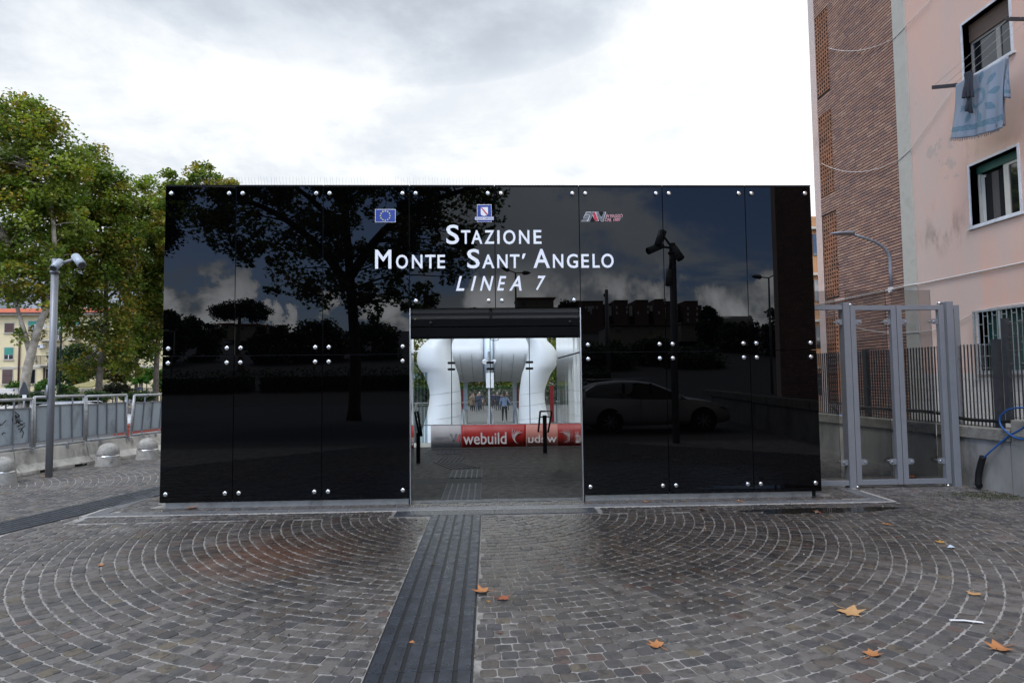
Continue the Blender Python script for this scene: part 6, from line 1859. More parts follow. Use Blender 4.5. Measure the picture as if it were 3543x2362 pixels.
cam_pole('grey pole with two white camera cylinders on top, left of the black building', pp.x, pp.y, zt_, .056, [((.11, -.12, .11), (.12, -1, -.75), .26, .062), ((.42, -.02, .20), (.85, -.55, -.75), .30, .07)])

# ------------------------------------------------------------------ BEYOND THE PASSAGE: people, far trees
def person(label, px, ytop, ybot, D, pose, shirt, trousers, skin=(.35, .2, .14), hair=(.08, .06, .05), kind='stand', facing=1, coat=False, group=None):
    """continuous figure grown over a jointed skeleton; measured between head top and feet in 2352-wide picture px"""
    a = T(px, ybot, D); b_ = T(px, ytop, D); Hh = b_.z - a.z
    base = Vector((a.x, D, a.z)); e = empty('person', base, label, 'person', group)
    s = Hh / 1.75; F_ = facing
    hip = .92; sh = 1.42
    st = {'stand': (.10, .0, .10, .0), 'walk': (.06, .28, .06, -.30)}[kind]
    J = {'pel': (0, 0, hip), 'sp': (0, .02 * F_, 1.15), 'ch': (0, .02 * F_, 1.35), 'nk': (0, 0, 1.49), 'hd': (0, -.02 * -F_, 1.60), 'ht': (0, 0, 1.70),
         'hl': (-.095, 0, hip - .03), 'kl': (-.1, st[1] * .6 * F_ + .03 * F_, .5), 'al': (-.11, st[1] * F_ * .9, .08 + (.0 if kind == 'stand' else 0)), 'tl': (-.12, st[1] * F_ * .9 + .15 * F_, .03),
         'hr': (.095, 0, hip - .03), 'kr': (.1, st[3] * .2 * F_ + .05 * F_, .5), 'ar': (.11, st[3] * F_, .08 + (.10 if kind == 'walk' else 0)), 'tr': (.12, st[3] * F_ + .14 * F_, .03 + (.02 if kind == 'walk' else 0)),
         'sl': (-.185, 0, sh), 'el': (-.27, .03 * -F_, 1.13), 'wl': (-.27, .10 * F_, .88), 'fl': (-.265, .13 * F_, .78),
         'sr': (.185, 0, sh), 'er': (.27, .0, 1.13), 'wr': (.29, .14 * F_, .90), 'fr': (.29, .18 * F_, .80)}
    if pose == 'reach': J['er'] = (.31, .05 * F_, 1.16); J['wr'] = (.40, .22 * F_, 1.02); J['fr'] = (.42, .30 * F_, 1.0)
    if pose == 'phone': J['er'] = (.26, .06 * F_, 1.14); J['wr'] = (.16, .26 * F_, 1.25); J['fr'] = (.12, .28 * F_, 1.31)
    if pose == 'cross': J['wr'] = (.05, .22 * F_, 1.12); J['fr'] = (-.03, .24 * F_, 1.14); J['wl'] = (-.05, .22 * F_, 1.1); J['fl'] = (.03, .24 * F_, 1.1)
    E_ = [('pel', 'sp'), ('sp', 'ch'), ('ch', 'nk'), ('nk', 'hd'), ('hd', 'ht'), ('pel', 'hl'), ('hl', 'kl'), ('kl', 'al'), ('al', 'tl'), ('pel', 'hr'), ('hr', 'kr'), ('kr', 'ar'), ('ar', 'tr'),
          ('ch', 'sl'), ('sl', 'el'), ('el', 'wl'), ('wl', 'fl'), ('ch', 'sr'), ('sr', 'er'), ('er', 'wr'), ('wr', 'fr')]
    Rr = dict(pel=(.15, .11), sp=(.145, .10), ch=(.165, .105), nk=(.055, .055), hd=(.078, .092), ht=(.06, .07), hl=(.095, .095), hr=(.095, .095), kl=(.062, .062), kr=(.062, .062), al=(.042, .042), ar=(.042, .042), tl=(.038, .03), tr=(.038, .03),
              sl=(.068, .068), sr=(.068, .068), el=(.047, .047), er=(.047, .047), wl=(.03, .03), wr=(.03, .03), fl=(.028, .035), fr=(.028, .035))
    if coat: Rr['pel'] = (.18, .14); Rr['hl'] = Rr['hr'] = (.12, .12); Rr['kl'] = Rr['kr'] = (.12, .11)
    ks = list(J); me = bpy.data.meshes.new('body')
    me.from_pydata([tuple(Vector(J[k]) * s) for k in ks], [(ks.index(p), ks.index(q)) for p, q in E_], [])
    o = bpy.data.objects.new('body', me); C.objects.link(o)
    m_ = o.modifiers.new('skin', 'SKIN')
    for i, k in enumerate(ks):
        v = me.skin_vertices[0].data[i]; v.radius = (Rr[k][0] * s, Rr[k][1] * s); v.use_root = (k == 'pel')
    o.modifiers.new('sub', 'SUBSURF').levels = 2
    bpy.context.view_layer.update()
    m2 = bpy.data.meshes.new_from_object(o.evaluated_get(bpy.context.evaluated_depsgraph_get()))
    bpy.data.objects.remove(o)
    mats = [mat('skin_' + label[:6], skin, .5, 0, 0), mat('top_cloth', shirt, .85, 0, .15, 9), mat('trouser_cloth', trousers, .85, 0, .15, 9), mat('shoe_leather', (.015, .013, .012), .5, 0, 0)]
    for mm in mats: m2.materials.append(mm)
    for p in m2.polygons:
        c = p.center / s; p.use_smooth = True
        if c.z > 1.47: p.material_index = 0
        elif abs(c.x) > .2 and c.z < 1.02: p.material_index = 0
        elif c.z > (.62 if coat else .93): p.material_index = 1
        elif c.z > .085: p.material_index = 2
        else: p.material_index = 3
    m2.name = 'body'
    bo = mesh_obj('body', m2, None, e); bo.matrix_parent_inverse = Matrix.Identity(4)
    hm = MB(); hm.smooth = True
    n = 12
    for i in range(8):
        for k in range(n):
            ph = math.pi * .62 * i / 7; t = 2 * math.pi * k / n
            hm.v.append((.088 * math.sin(ph) * math.cos(t) * s, (-.018 * F_ + .10 * math.sin(ph) * math.sin(t)) * s, (1.635 + .105 * math.cos(ph)) * s))
    for i in range(7):
        for k in range(n):
            k2 = (k + 1) % n; hm.f.append((i * n + k, (i + 1) * n + k, (i + 1) * n + k2, i * n + k2)); hm.mi.append(0); hm.sm.append(True)
    ho = hm.build('hair', mat('hair_' + label[:6], hair, .7, 0, .1, 30), e, local=True, fixn=True)
    return e
q_ = lambda x, y: ((1580 + x * .1275) * .6639, (1300 + y * .1275) * .6639)
PGp = 'people on the square beyond the escalators'
def PP(label, x, yt, yb, D, *a, **k):
    px, t_ = q_(x, yt); _, b_ = q_(x, yb); return person(label, px, t_, b_, D, *a, **k)
navy = (.012, .016, .032)
PP('man in pale blue shirt and grey trousers stepping off the right escalator', 1300, 450, 1245, 37.0, 'reach', (.42, .52, .72), (.055, .05, .045), hair=(.12, .09, .075), kind='walk')
PP('broad man in dark suit seen from behind, left of the blue shirt', 1105, 440, 940, 55, 'stand', navy, (.014, .016, .022), hair=(.3, .28, .26), group=PGp)
PP('man in navy jacket half hidden behind the screen mullion', 1000, 445, 900, 57, 'stand', (.016, .022, .045), (.014, .016, .022), hair=(.02, .018, .016), group=PGp)
PP('man in navy jacket leaning between the dark suit and the blue shirt', 1215, 470, 930, 58, 'phone', (.016, .024, .05), (.014, .016, .022), hair=(.03, .02, .018), group=PGp)
PP('bald man in brown jacket right of the blue shirt', 1370, 420, 940, 54, 'stand', (.05, .038, .03), (.012, .013, .018), hair=(.28, .2, .16), group=PGp)
PP('woman in dark blue suit and sunglasses facing the passage', 580, 445, 970, 53, 'cross', (.022, .032, .055), (.024, .036, .062), hair=(.02, .014, .011), facing=-1, kind='walk', group=PGp)
PP('person in navy coat standing behind the woman in blue suit', 625, 430, 940, 56, 'stand', (.02, .028, .045), (.02, .02, .025), hair=(.4, .36, .3), facing=-1, coat=True, group=PGp)
PP('woman in long black skirt and brown top at the left of the group', 455, 475, 960, 54, 'cross', (.10, .07, .045), (.008, .008, .009), hair=(.25, .14, .07), facing=-1, coat=True, group=PGp)
PP('person in tan coat at the left edge of the group', 405, 490, 940, 58, 'stand', (.20, .13, .07), (.06, .05, .04), hair=(.06, .04, .03), facing=-1, coat=True, group=PGp)
PP('person in brown checked clothes right of the woman in blue', 705, 545, 930, 57, 'stand', (.14, .10, .085), (.10, .075, .06), hair=(.05, .04, .03), group=PGp)
FT = 'plane trees beyond the far square'
for i, (px, D, top, rx, lab) in enumerate(((985, 78, 560, 95, 'far plane tree seen through the left glass pane'), (1065, 74, 700, 75, 'far leafy tree behind the people on the left'), (1150, 80, 650, 90, 'far leafy tree seen between the escalators'),
                                           (1215, 75, 700, 80, 'far leafy tree behind the man in blue shirt'), (1300, 79, 560, 95, 'far plane tree seen through the right glass pane'))):
    b_ = [blob(px, (top + 860) / 2, D, rx, (860 - top) / 2), blob(px + 20, 850, D, rx * .8, 40), blob(px - 30, 900, D, rx * .6, 25)]
    c = T(px, 900, D)
    tree(lab, (c.x, D, hgt(D)), [(c.x, D, hgt(D)), (c.x + .3, D, 2), (c.x, D, 8)], b_, 170, 90, .16, 1.1, FT, .35, .2)
for i, (x0, x1, lab) in enumerate(((-9, 0.5, 'dark green clipped hedge at the far left side of the square'), (.6, 12, 'dark green clipped hedge at the far right side of the square'))):
    D = 68; cx = (x0 + x1) / 2; z0 = hgt(D)
    e = empty('hedge', (cx, D, z0), lab, 'hedge', 'hedges beyond the far square')
    n_ = 9000; P = np.stack([rng.uniform(x0, x1, n_), rng.uniform(D - .8, D + .8, n_), z0 + rng.uniform(0, 2.0, n_)], 1)
    leaves_obj('foliage', P, .12, np.array(DG)[rng.integers(0, 3, n_)] * rng.uniform(.8, 1.6, (n_, 1)), M['leaf'], e)
    MB().box(x0, x1, D - .5, D + .5, z0, z0 + 1.7).build('stems', M['wood'], e)
for (xa, xb, ya, yb, D, lab) in ((1240, 1266, 530, 715, 39, 'red advertising panel right of the white tube leg'), (980, 994, 543, 760, 40, 'narrow red panel behind the right pillar'), (556, 566, 560, 760, 40, 'narrow red panel behind the left pillar')):
    a = pa(KD, xa, yb, 1, D); b_ = pa(KD, xb, ya, 1, D)
    tag(MB().box(a.x, b_.x, D, D + .08, hgt(D), b_.z).box(a.x - .03, b_.x + .03, D - .01, D + .1, b_.z + .001, b_.z + .05).build('red_panel', mat('red_panel_paint', (.27, .010, .015), .5)), lab, 'panel')
# glazed railings left and right of the tube
for (xa, xb, lab, gz) in ((186, 290, 'glass fence with blue tint left of the white tube', 420), (1285, 1330, 'glass fence right of the white tube', 440)):
    D = 27; e = None
    a = pa(KD, xa, 800, 1, D); b_ = pa(KD, xb, gz, 1, D)
    e = empty('glass_fence', ((a.x + b_.x) / 2, D, hgt(D)), lab, 'fence', 'glass fences beside the escalator pit')
    n = 4
    for k in range(n):
        xx = a.x + (b_.x - a.x) * k / n
        MB().box(xx + .01, a.x + (b_.x - a.x) * (k + 1) / n - .01, D, D + .015, hgt(D) - .6, b_.z - .0).build('pane', M['glass_blue'], e)
    MB().box(a.x, b_.x, D - .03, D - .01, .55, .60).build('rail', M['steel'], e)

# ------------------------------------------------------------------ HILLS AROUND
def ridge(name, D, pts, m_, depth=400, y_sign=1):
    mb = MB(); n = len(pts)
    for (x, z) in pts:
        mb.v += [(x, y_sign * D, -10), (x, y_sign * (D + depth * .25), z * .62), (x, y_sign * (D + depth * .5), z)]
    for i in range(n - 1):
        for j in range(2):
            a_ = i * 3 + j; f = (a_, a_ + 3, a_ + 4, a_ + 1)
            mb.f.append(f if y_sign > 0 else f[::-1]); mb.mi.append(0); mb.sm.append(True)
    return tag(mb.build(name, m_), kind='structure')
M['hill'] = mat('haze_grey_hillside', (.16, .17, .18), .95, 0, .35, .012, 0, 1, dirt=(.26, .26, .27), dirt_s=.006, dirt_amt=.7)  # distance haze is mixed into the grey base colour
def hz(px, py, D): return at(px * 1.5064, py * 1.5064, 1, D)
hp = [(-1600, 120), (-1100, 150)] + [(hz(x, y, 1200).x, hz(x, y, 1200).z) for x, y in ((-100, 600), (20, 590), (100, 585), (180, 600), (260, 625), (340, 660), (450, 720), (700, 800))] + [(200, 40), (600, 45), (1600, 70)]
ridge('hill', 1000, hp, M['hill'])
M['hill_g'] = mat('wooded_hillside', (.030, .040, .022), .95, 0, .5, .05, 0, 1)
ridge('hill', 330, [(-1500, 60)] + [(x, 26 + 9 * math.sin(x * .013) + 5 * math.sin(x * .047 + 1)) for x in range(-600, 700, 25)] + [(1500, 60)], M['hill_g'], 500, -1)

# ------------------------------------------------------------------ BEHIND THE CAMERA (seen mirrored in the black glass)
def TM(px, py, ym): return atm(px, py, ym)          # full-size picture px, mirrored distance
RT = 'trees standing behind the photographer'
def mblob(px, py, ym, rx, rz, ry=None):
    k = ym / 2175.0; c = TM(px, py, ym); return (c.x, c.y, c.z, rx * k, (ry or rx * .7) * k, rz * k)
ym = 25.0; yb_ = 2 * FY - ym
c = TM(1225, 1300, ym)
tree('large plane tree behind the photographer, mirrored in the left panels', (c.x, yb_, 0),
     [(c.x, yb_, 0), (c.x + .05, yb_, 2.5), TM(1215, 1000, ym), TM(1200, 800, ym), TM(1190, 600, ym), TM(1150, 350, ym)],
     [mblob(900, 760, ym, 230, 150), mblob(1050, 880, ym, 200, 160), mblob(1300, 760, ym, 250, 180), mblob(1450, 900, ym, 170, 130), mblob(1560, 720, ym, 170, 120), mblob(760, 700, ym, 140, 110), mblob(1680, 690, ym, 100, 60),
      mblob(1200, 1010, ym, 200, 60), mblob(1350, 1040, ym, 160, 50), mblob(1100, 450, ym, 480, 260), mblob(900, 560, ym, 350, 150), mblob(1500, 540, ym, 280, 150), mblob(1620, 840, ym, 90, 60)],
     560, 60, .145, .55, RT, .1, .25, 'bark_d', True, name='plane_tree', nbranch=160,
     limbs=[([TM(1210, 1000, ym), TM(1110, 860, ym), TM(960, 740, ym), TM(760, 660, ym)], .2), ([TM(1210, 960, ym), TM(1330, 800, ym), TM(1480, 700, ym), TM(1660, 640, ym)], .2), ([TM(1200, 820, ym), TM(1090, 700, ym), TM(960, 600, ym)], .15)])
def mtree(label, px, ytop, ybot, ym, rx, n=90, per=80, ls=.2, pal=DG, name='round_tree', cs=.9, zb=0, au=.0, group='dark trees on the slope behind the photographer', extra=()):
    yw = 2 * FY - ym; c = TM(px, 1300, ym); z0 = hgt(yw)
    b_ = [mblob(px, (ytop + ybot) / 2, ym, rx, (ybot - ytop) / 2)] + [mblob(*x[:2], ym, *x[2:]) for x in extra]
    zt = TM(px, ytop, ym).z
    return tree(label, (c.x, yw, z0), [(c.x, yw, z0), (c.x + .2, yw, (z0 + zt) / 2), (c.x, yw, zt * .85)], b_, n, per, ls, cs, group, au, .3, 'wood', palette=pal, name=name, nbranch=20, dark=1.0)
# stone pine with flat crown
ymp = 62.0; ywp = 2 * FY - ymp; c = TM(830, 1300, ymp); z0 = hgt(ywp)
tree('umbrella shaped stone pine behind the photographer, mirrored at lower left', (c.x, ywp, z0), [(c.x, ywp, z0), TM(828, 1180, ymp), TM(835, 1080, ymp)],
     [mblob(790, 1075, ymp, 55, 26), mblob(860, 1062, ymp, 60, 26), mblob(900, 1085, ymp, 50, 22), mblob(760, 1092, ymp, 30, 14), mblob(830, 1078, ymp, 80, 22)], 130, 120, .10, .55, None, 0, .3, 'wood', palette=[(.02, .035, .014)], name='stone_pine', cat_='pine', leafm='needle', nbranch=40)
c = TM(565, 760, 30)
tree('dark pine at the far left edge of the mirrored view', (c.x, 2 * FY - 30, 0), [(c.x - 1.5, 2 * FY - 30, 0), (c.x - 1, 2 * FY - 30, 6), (c.x - 1, 2 * FY - 30, 11)], [mblob(545, 740, 30, 95, 130), mblob(560, 640, 30, 80, 90), mblob(480, 850, 30, 70, 60)], 160, 120, .09, .6, None, 0, .3, 'wood', palette=[(.02, .035, .014)], name='pine_tree', cat_='pine', leafm='needle', nbranch=30)
k = 0
for (px, yt, yb2, ym_, rx, lab) in ((570, 1085, 1260, 70, 60, 'dark tree mass at the left end of the mirrored skyline'), (680, 1105, 1270, 75, 80, 'dark tree left of the stone pine in the reflection'), (960, 1120, 1290, 70, 90, 'dark tree right of the stone pine in the reflection'),
        (1110, 1110, 1290, 72, 90, 'dark tree below the mirrored plane crown'), (1290, 1100, 1290, 74, 90, 'dark tree left of the doorway in the reflection'), (2100, 1185, 1330, 60, 90, 'dark tree in front of the mirrored low houses'),
        (2260, 1170, 1320, 64, 80, 'dark tree below the mirrored brown flats'), (2455, 1065, 1200, 90, 42, 'dark tree at the right end of the brown flats'), (2560, 1105, 1260, 80, 90, 'dark tree before the barrel roof in the reflection'),
        (2700, 1060, 1260, 75, 70, 'dark tree at the right end of the mirrored skyline'), (2790, 1080, 1270, 75, 60, 'dark tree beside the brick strip in the reflection'), (2400, 1200, 1330, 60, 100, 'low dark tree right of the doorway in the reflection'),
        (1640, 1060, 1150, 120, 40, 'small tree beside the mirrored villa'), (1960, 1040, 1130, 120, 30, 'pointed dark tree beside the mirrored flats')):
    mtree(lab, px, yt, yb2, ym_, rx, n=80, ls=.22 if ym_ > 60 else .16)
# brown stepped block of flats on the slope
M['flats'] = mat('brown_render_flats', (.19, .13, .10), .9, 0, .1, .3)
M['villa'] = mat('cream_villa_render', (.40, .37, .31), .9, 0, .1, .3)
ymf = 150.0; yf = 2 * FY - ymf
def mbox(px0, py0, px1, py1, ym, depth, name, m_, par, dy=0.0):
    a = TM(px0, py1, ym); b_ = TM(px1, py0, ym); y = 2 * FY - ym + dy
    return MB().box(a.x, b_.x, y - depth, y, a.z, b_.z).build(name, m_, par)
c = TM(2200, 1100, ymf)
FLT = empty('apartment_block', (c.x, yf, hgt(yf)), 'long brown stepped block of flats mirrored right of the doorway', 'apartment block')
steps = [(1985, 2008, 1038, -3), (2008, 2090, 1040, 0), (2094, 2112, 1046, -4), (2130, 2176, 1038, 0), (2176, 2204, 1050, -4), (2204, 2246, 1037, 0), (2246, 2270, 1048, -4), (2270, 2300, 1034, 0), (2300, 2345, 1040, -1), (2355, 2367, 1048, -4), (2367, 2412, 1041, 0), (2412, 2434, 1053, -2), (2112, 2130, 1046, -3), (2345, 2355, 1050, -5)]
for (a, b_, t_, dy) in steps:
    w = mbox(a, t_, b_, 1190, ymf, 9, 'wall', M['flats'], FLT, dy)
    mbox(a - 1, t_ - 2.5, b_ + 1, t_, ymf, 9.3, 'roof', M['flats'], w, dy + .2)
for (a, t_) in ((2026, 1056), (2066, 1056), (2134, 1056), (2170, 1056), (2170, 1072), (2134, 1075), (2208, 1075), (2242, 1054), (2242, 1072), (2280, 1074), (2336, 1060), (2336, 1080), (2374, 1060), (2406, 1060), (2374, 1080), (2406, 1080), (2374, 1100), (2406, 1100), (2045, 1074), (2052, 1056)):
    f = mbox(a, t_, a + 6, t_ + 10, ymf, .1, 'window', M['white'], FLT, .12); mbox(a + 1, t_ + 1, a + 5, t_ + 9, ymf, .05, 'pane', M['slotg'], f, .17)  # pale blue-white pane colour stands in for curtain and reflected sky
for (a, b_, t_, bb) in ((2036, 2050, 1057, 1076), (2107, 2118, 1056, 1090), (2180, 2190, 1056, 1090), (2250, 2260, 1055, 1074)):
    f = mbox(a, t_, b_, bb, ymf, .3, 'window', M['white'], FLT, .35)
    for i in range(2):
        for j in range(3):
            mbox(a + .8 + i * (b_ - a) / 2, t_ + 1 + j * (bb - t_) / 3, a + (i + 1) * (b_ - a) / 2 - .8, t_ + (j + 1) * (bb - t_) / 3 - 1, ymf, .05, 'pane', M['slotg'], f, .42)
def villa(label, px0, py0, px1, py1, ym, wins, roofm='rooft', name='villa', wallm='villa'):
    c = TM((px0 + px1) / 2, py1, ym); yw = 2 * FY - ym
    e = empty(name, (c.x, yw, hgt(yw)), label, 'house')
    mbox(px0, py0, px1, py1 + 30, ym, 8, 'wall', M[wallm], e)
    mbox(px0 - 6, py0 - 5, px1 + 6, py0 - .2, ym, 9, 'roof', M[roofm], e, .6)
    for (a, b_, t_, bb) in wins:
        f = mbox(a, t_, b_, bb, ym, .1, 'window', M['white'], e, .12); mbox(a + .8, t_ + .8, b_ - .8, bb - .8, ym, .05, 'pane', M['wglass'], f, .17)
villa('cream villa on the slope mirrored under the lettering', 1790, 1035, 1915, 1068, 120, ((1802, 1820, 1042, 1058), (1850, 1862, 1040, 1052), (1885, 1893, 1040, 1050)))
villa('long low house with two gables mirrored below the brown flats', 2110, 1125, 2340, 1165, 90, ((2130, 2153, 1132, 1146), (2250, 2262, 1130, 1150)), roofm='flats')
villa('pale low hall with truss front mirrored right of the camera pole', 2355, 1118, 2480, 1148, 95, ((2400, 2412, 1128, 1139), (2436, 2448, 1128, 1139), (2460, 2468, 1130, 1139)), roofm='galv')
villa('small house mirrored far left beneath the plane crown', 760, 1125, 900, 1150, 110, ((775, 790, 1130, 1140), (840, 850, 1130, 1140)))
# barrel roofed hall
c = TM(2565, 1100, 110); yw = 2 * FY - 110
a = TM(2515, 1115, 110); b_ = TM(2614, 1085, 110)
e = empty('barrel_hall', (c.x, yw, hgt(yw)), 'pale barrel roofed hall mirrored near the right panel seam', 'hall')
R2 = (b_.z - a.z)
MB().tube([(a.x, yw - 3, a.z), (b_.x, yw - 3, a.z)], R2, 24).build('roof', M['plinth'], e)
MB().box(a.x + .2, b_.x - .2, yw - 5, yw - 1.2, hgt(yw), a.z - .01).build('wall', M['villa'], e)
# lamp posts and antenna mast
def mlamp(label, px, ytop, ym, arms, hl=.8):
    p = TM(px, ytop, ym); z0 = hgt(p.y)
    e = empty('street_lamp', (p.x, p.y, z0), label, 'street lamp', 'street lamps behind the photographer')
    MB().tube([(p.x, p.y, z0), (p.x, p.y, p.z)], [.10, .06], 8).build('pole', M['galv'], e)
    for s_, el in arms:
        d = Vector((s_, 0, el)).normalized()
        q = Vector((p.x, p.y, p.z)); MB().tube([q, q + d * .5], .04, 6).build('arm', M['galv'], e)
        MB().tube([q + d * .45, q + d * .6, q + d * (.6 + hl * .6), q + d * (.6 + hl)], [.04, .16, .13, .03], 8).build('lamp_head', M['galv'], e)
mlamp('double headed street lamp mirrored near the right end', 2656, 962, 42, ((-1, .1), (1, .5)), .6)
mlamp('single headed street lamp mirrored under the lettering', 1783, 945, 45, ((-1, .4), (1, .0)), .5)
mlamp('short street lamp mirrored at the lower left', 600, 1148, 60, ((-1, .02),), .6)
p = TM(2101, 1000, 55)
e = empty('antenna_mast', (p.x, p.y, hgt(p.y)), 'grey antenna mast mirrored left of the camera pole', 'mast')
MB().tube([(p.x, p.y, hgt(p.y)), (p.x, p.y, p.z)], [.20, .16], 10).build('pole', M['galv'], e)
for dx_ in (-.06, .06): MB().tube([(p.x + dx_, p.y, p.z), (p.x + dx_, p.y, p.z + .35)], .012, 5).build('antenna', M['galv'], e)
MB().box(p.x - .26, p.x - .16, p.y - .1, p.y + .1, p.z - .6, p.z - .35).build('box', M['galv'], e)
# camera pole just in front of the glass, right
cp_ = TM(2342, 1536, 15.2)
zc_ = TM(2340, 860, 15.2).z
cam_pole('tall grey pole with three camera cylinders beside the photographer, mirrored right of the lettering', cp_.x, cp_.y, zc_ - .1, .085,
         [((-.28, .0, .36), (-.3, .2, -.75), .42, .09), ((-.42, .0, .12), (-.9, .3, -.42), .42, .09), ((.10, .05, -.02), (.4, .3, -.8), .36, .10), ((-.13, .08, -.62), (-.1, .0, -1), .40, .075)])
# ---- cars
M['carwhite'] = mat('silver_white_car_paint', (.55, .56, .57), .25, .1, .03, 2)
M['cardark'] = mat('dark_blue_car_paint', (.03, .035, .045), .25, .1, .03, 2)
M['tyre'] = mat('tyre_rubber', (.014, .014, .014), .8, 0, .1, 9)
M['alloy'] = mat('alloy_wheel', (.5, .5, .5), .3, .9, .05, 9)
def car(label, x_rear, x_front, y_near, facing, paint, group):
    """estate car, length along x; y_near = side towards the building"""
    L = x_front - x_rear; Wd = 1.78; cx = (x_rear + x_front) / 2; yc = y_near - Wd / 2
    e = empty('parked_car', (cx, yc, 0), label, 'car', group)
    # stations: t along length from rear to front: (t, z_low, z_belt, z_roof, half width belt, half width roof)
    S = [(0, .45, .85, .90, .70, .55), (.02, .32, 1.0, 1.08, .80, .60), (.06, .24, 1.03, 1.28, .86, .60), (.14, .22, 1.01, 1.43, .88, .63), (.28, .22, .98, 1.49, .89, .64), (.40, .22, .96, 1.48, .89, .64), (.50, .22, .95, 1.42, .89, .62), (.60, .22, .94, 1.24, .89, .64), (.70, .22, .93, 1.0, .88, .74),
         (.86, .23, .85, .87, .86, .72), (.94, .26, .74, .76, .80, .62), (.985, .32, .60, .62, .68, .5), (1.0, .40, .52, .54, .5, .4)]
    mb = MB(); R = []
    for (t, zl, zbt, zrf, wb, wr) in S:
        x = x_rear + L * t if facing > 0 else x_front - L * t
        ring = [(-wb * .9, zl), (-wb, zl + .14), (-wb - .01, (zl + zbt) / 2), (-wb + .02, zbt), (-wr, zrf - .05), (-wr + .12, zrf), (0, zrf + .02), (wr - .12, zrf), (wr, zrf - .05), (wb - .02, zbt), (wb + .01, (zl + zbt) / 2), (wb, zl + .14), (wb * .9, zl)]
        R.append([(x, yc + a, z) for a, z in ring])
    k = len(R[0])
    for r in R: mb.v += r
    for i in range(len(R) - 1):
        for j in range(k):
            j2 = (j + 1) % k
            win = (j in (3, 8)) and 2 <= i <= 7
            mb.f.append((i * k + j, i * k + j2, (i + 1) * k + j2, (i + 1) * k + j)); mb.mi.append(1 if win or (i == 7 and j in (4, 5, 6, 7)) or (i in (1,) and j in (4, 5, 6, 7)) else 0); mb.sm.append(True)
    mb.f.append(tuple(range(k))); mb.mi.append(0); mb.sm.append(False); mb.f.append(tuple((len(R) - 1) * k + j for j in reversed(range(k)))); mb.mi.append(0); mb.sm.append(False)
    mb.build('body', [paint, M['wglass']], e, fixn=True)
    X = lambda t: x_rear + L * t if facing > 0 else x_front - L * t
    for t in (.205, .80):
        for s_ in (-1, 1):
            yw_ = yc + s_ * (Wd / 2 - .08); o_ = s_
            MB().tube([(X(t), yc + s_ * .70, .33), (X(t), yc + s_ * .897, .33)], .385, 28).build('wheel_arch', M['blackmatt'], e)
            w = MB().tube([(X(t), yc + s_ * .72, .315), (X(t), yc + s_ * .90, .315)], [.315, .31], 28).build('wheel', M['tyre'], e)
            MB().tube([(X(t), yc + s_ * .8, .315), (X(t), yc + s_ * .902, .315)], .205, 24).build('rim', M['galv_d'], w)
            for q in range(7):
                a_ = 2 * math.pi * q / 7
                MB().bar((X(t), yc + s_ * .908, .315), (X(t) + .2 * math.cos(a_), yc + s_ * .904, .315 + .2 * math.sin(a_)), .03, .01, up=(0, 1, 0)).build('spoke', M['alloy'], w)
    for t in (.40, .62): MB().box(X(t) - .004, X(t) + .004, yc + .885, yc + .905, .34, .94).build('door_gap', M['blackmatt'], e)
    for t in (.37, .58): MB().box(X(t) - .09, X(t) + .09, yc + .893, yc + .925, .80, .825).build('door_handle', paint, e, bevel=.005)
    for t in (.30, .47): MB().box(X(t) - .03, X(t) + .03, yc + .74, yc + .80, .97, 1.42).build('pillar', M['blackmatt'], e)
    for s_ in (-1, 1):
        MB().tube([(X(.10), yc + s_ * .56, 1.50), (X(.12), yc + s_ * .56, 1.535), (X(.5), yc + s_ * .56, 1.55), (X(.54), yc + s_ * .56, 1.50)], .014, 6).build('roof_rail', M['alloy'], e)
        MB().tube([(X(.66), yc + s_ * .92, 1.0), (X(.64), yc + s_ * 1.0, 1.02)], .075, 8).build('mirror', paint, e)
        MB().box(X(.935) - .18, X(.935) + .12, yc + s_ * .6, yc + s_ * .815, .64, .73).build('headlight', M['glass'], e)
        MB().box(X(.012) - .03, X(.012) + .16, yc + s_ * .62, yc + s_ * .845, .82, .95).build('tail_light', M['red'], e)
    e.location.z = hgt(yc) - (.08 if yc > 10 else 0)
    return e
cR = TM(2010, 1490, 18.8); cF = TM(2505, 1490, 18.8)
car('silver white estate car parked behind the photographer, mirrored in the right panels', TM(1985, 1490, 18.8).x, TM(2512, 1480, 18.8).x, 2 * FY - 18.0, 1, M['carwhite'], 'cars parked behind the photographer')
car('dark estate car parked behind the silver white car', TM(1900, 1450, 22).x - .9, TM(1900, 1450, 22).x + 3.6, 2 * FY - 21.2, 1, M['cardark'], 'cars parked behind the photographer')
# cars beyond the barriers, seen only in the gaps
tag(MB().box(H_(1165, 1450, 17.2).x, H_(1165, 1450, 17.2).x + 2.6, 17.0, 17.5, -.1, .42).box(H_(1165, 1450, 17.2).x + .02, H_(1165, 1450, 17.2).x + 2.58, 17.06, 17.44, .422, .50).build('road_barrier', mat('orange_plastic', (.22, .035, .015), .5), bevel=.02), 'low orange red plastic road barrier behind the last grey panel', 'road barrier')
car('white car whose roof shows over the middle barrier panel', H_(860, 1450, 31).x - 2.0, H_(860, 1450, 31).x + 2.3, 32, 1, M['carwhite'], 'cars on the street beyond the barriers')
car('white car hidden behind the panel next to the camera pole', H_(330, 1450, 31).x - .2, H_(330, 1450, 31).x + 4.1, 32.2, 1, M['carwhite'], 'cars on the street beyond the barriers')
# road beyond the barriers with kerb and line
rd = MB(); sheet(rd, -70, -9.4, 16.02, 35, .003, 3)
tag(rd.build('road', M['asphalt']), kind='structure')
rk = MB()
for y in range(16, 34): rk.box(-9.55, -9.42, y + .01, y + .99, hgt(y) - .2, hgt(y) + .12)
ko = rk.build('kerb', M['granite']); tag(ko, kind='structure')
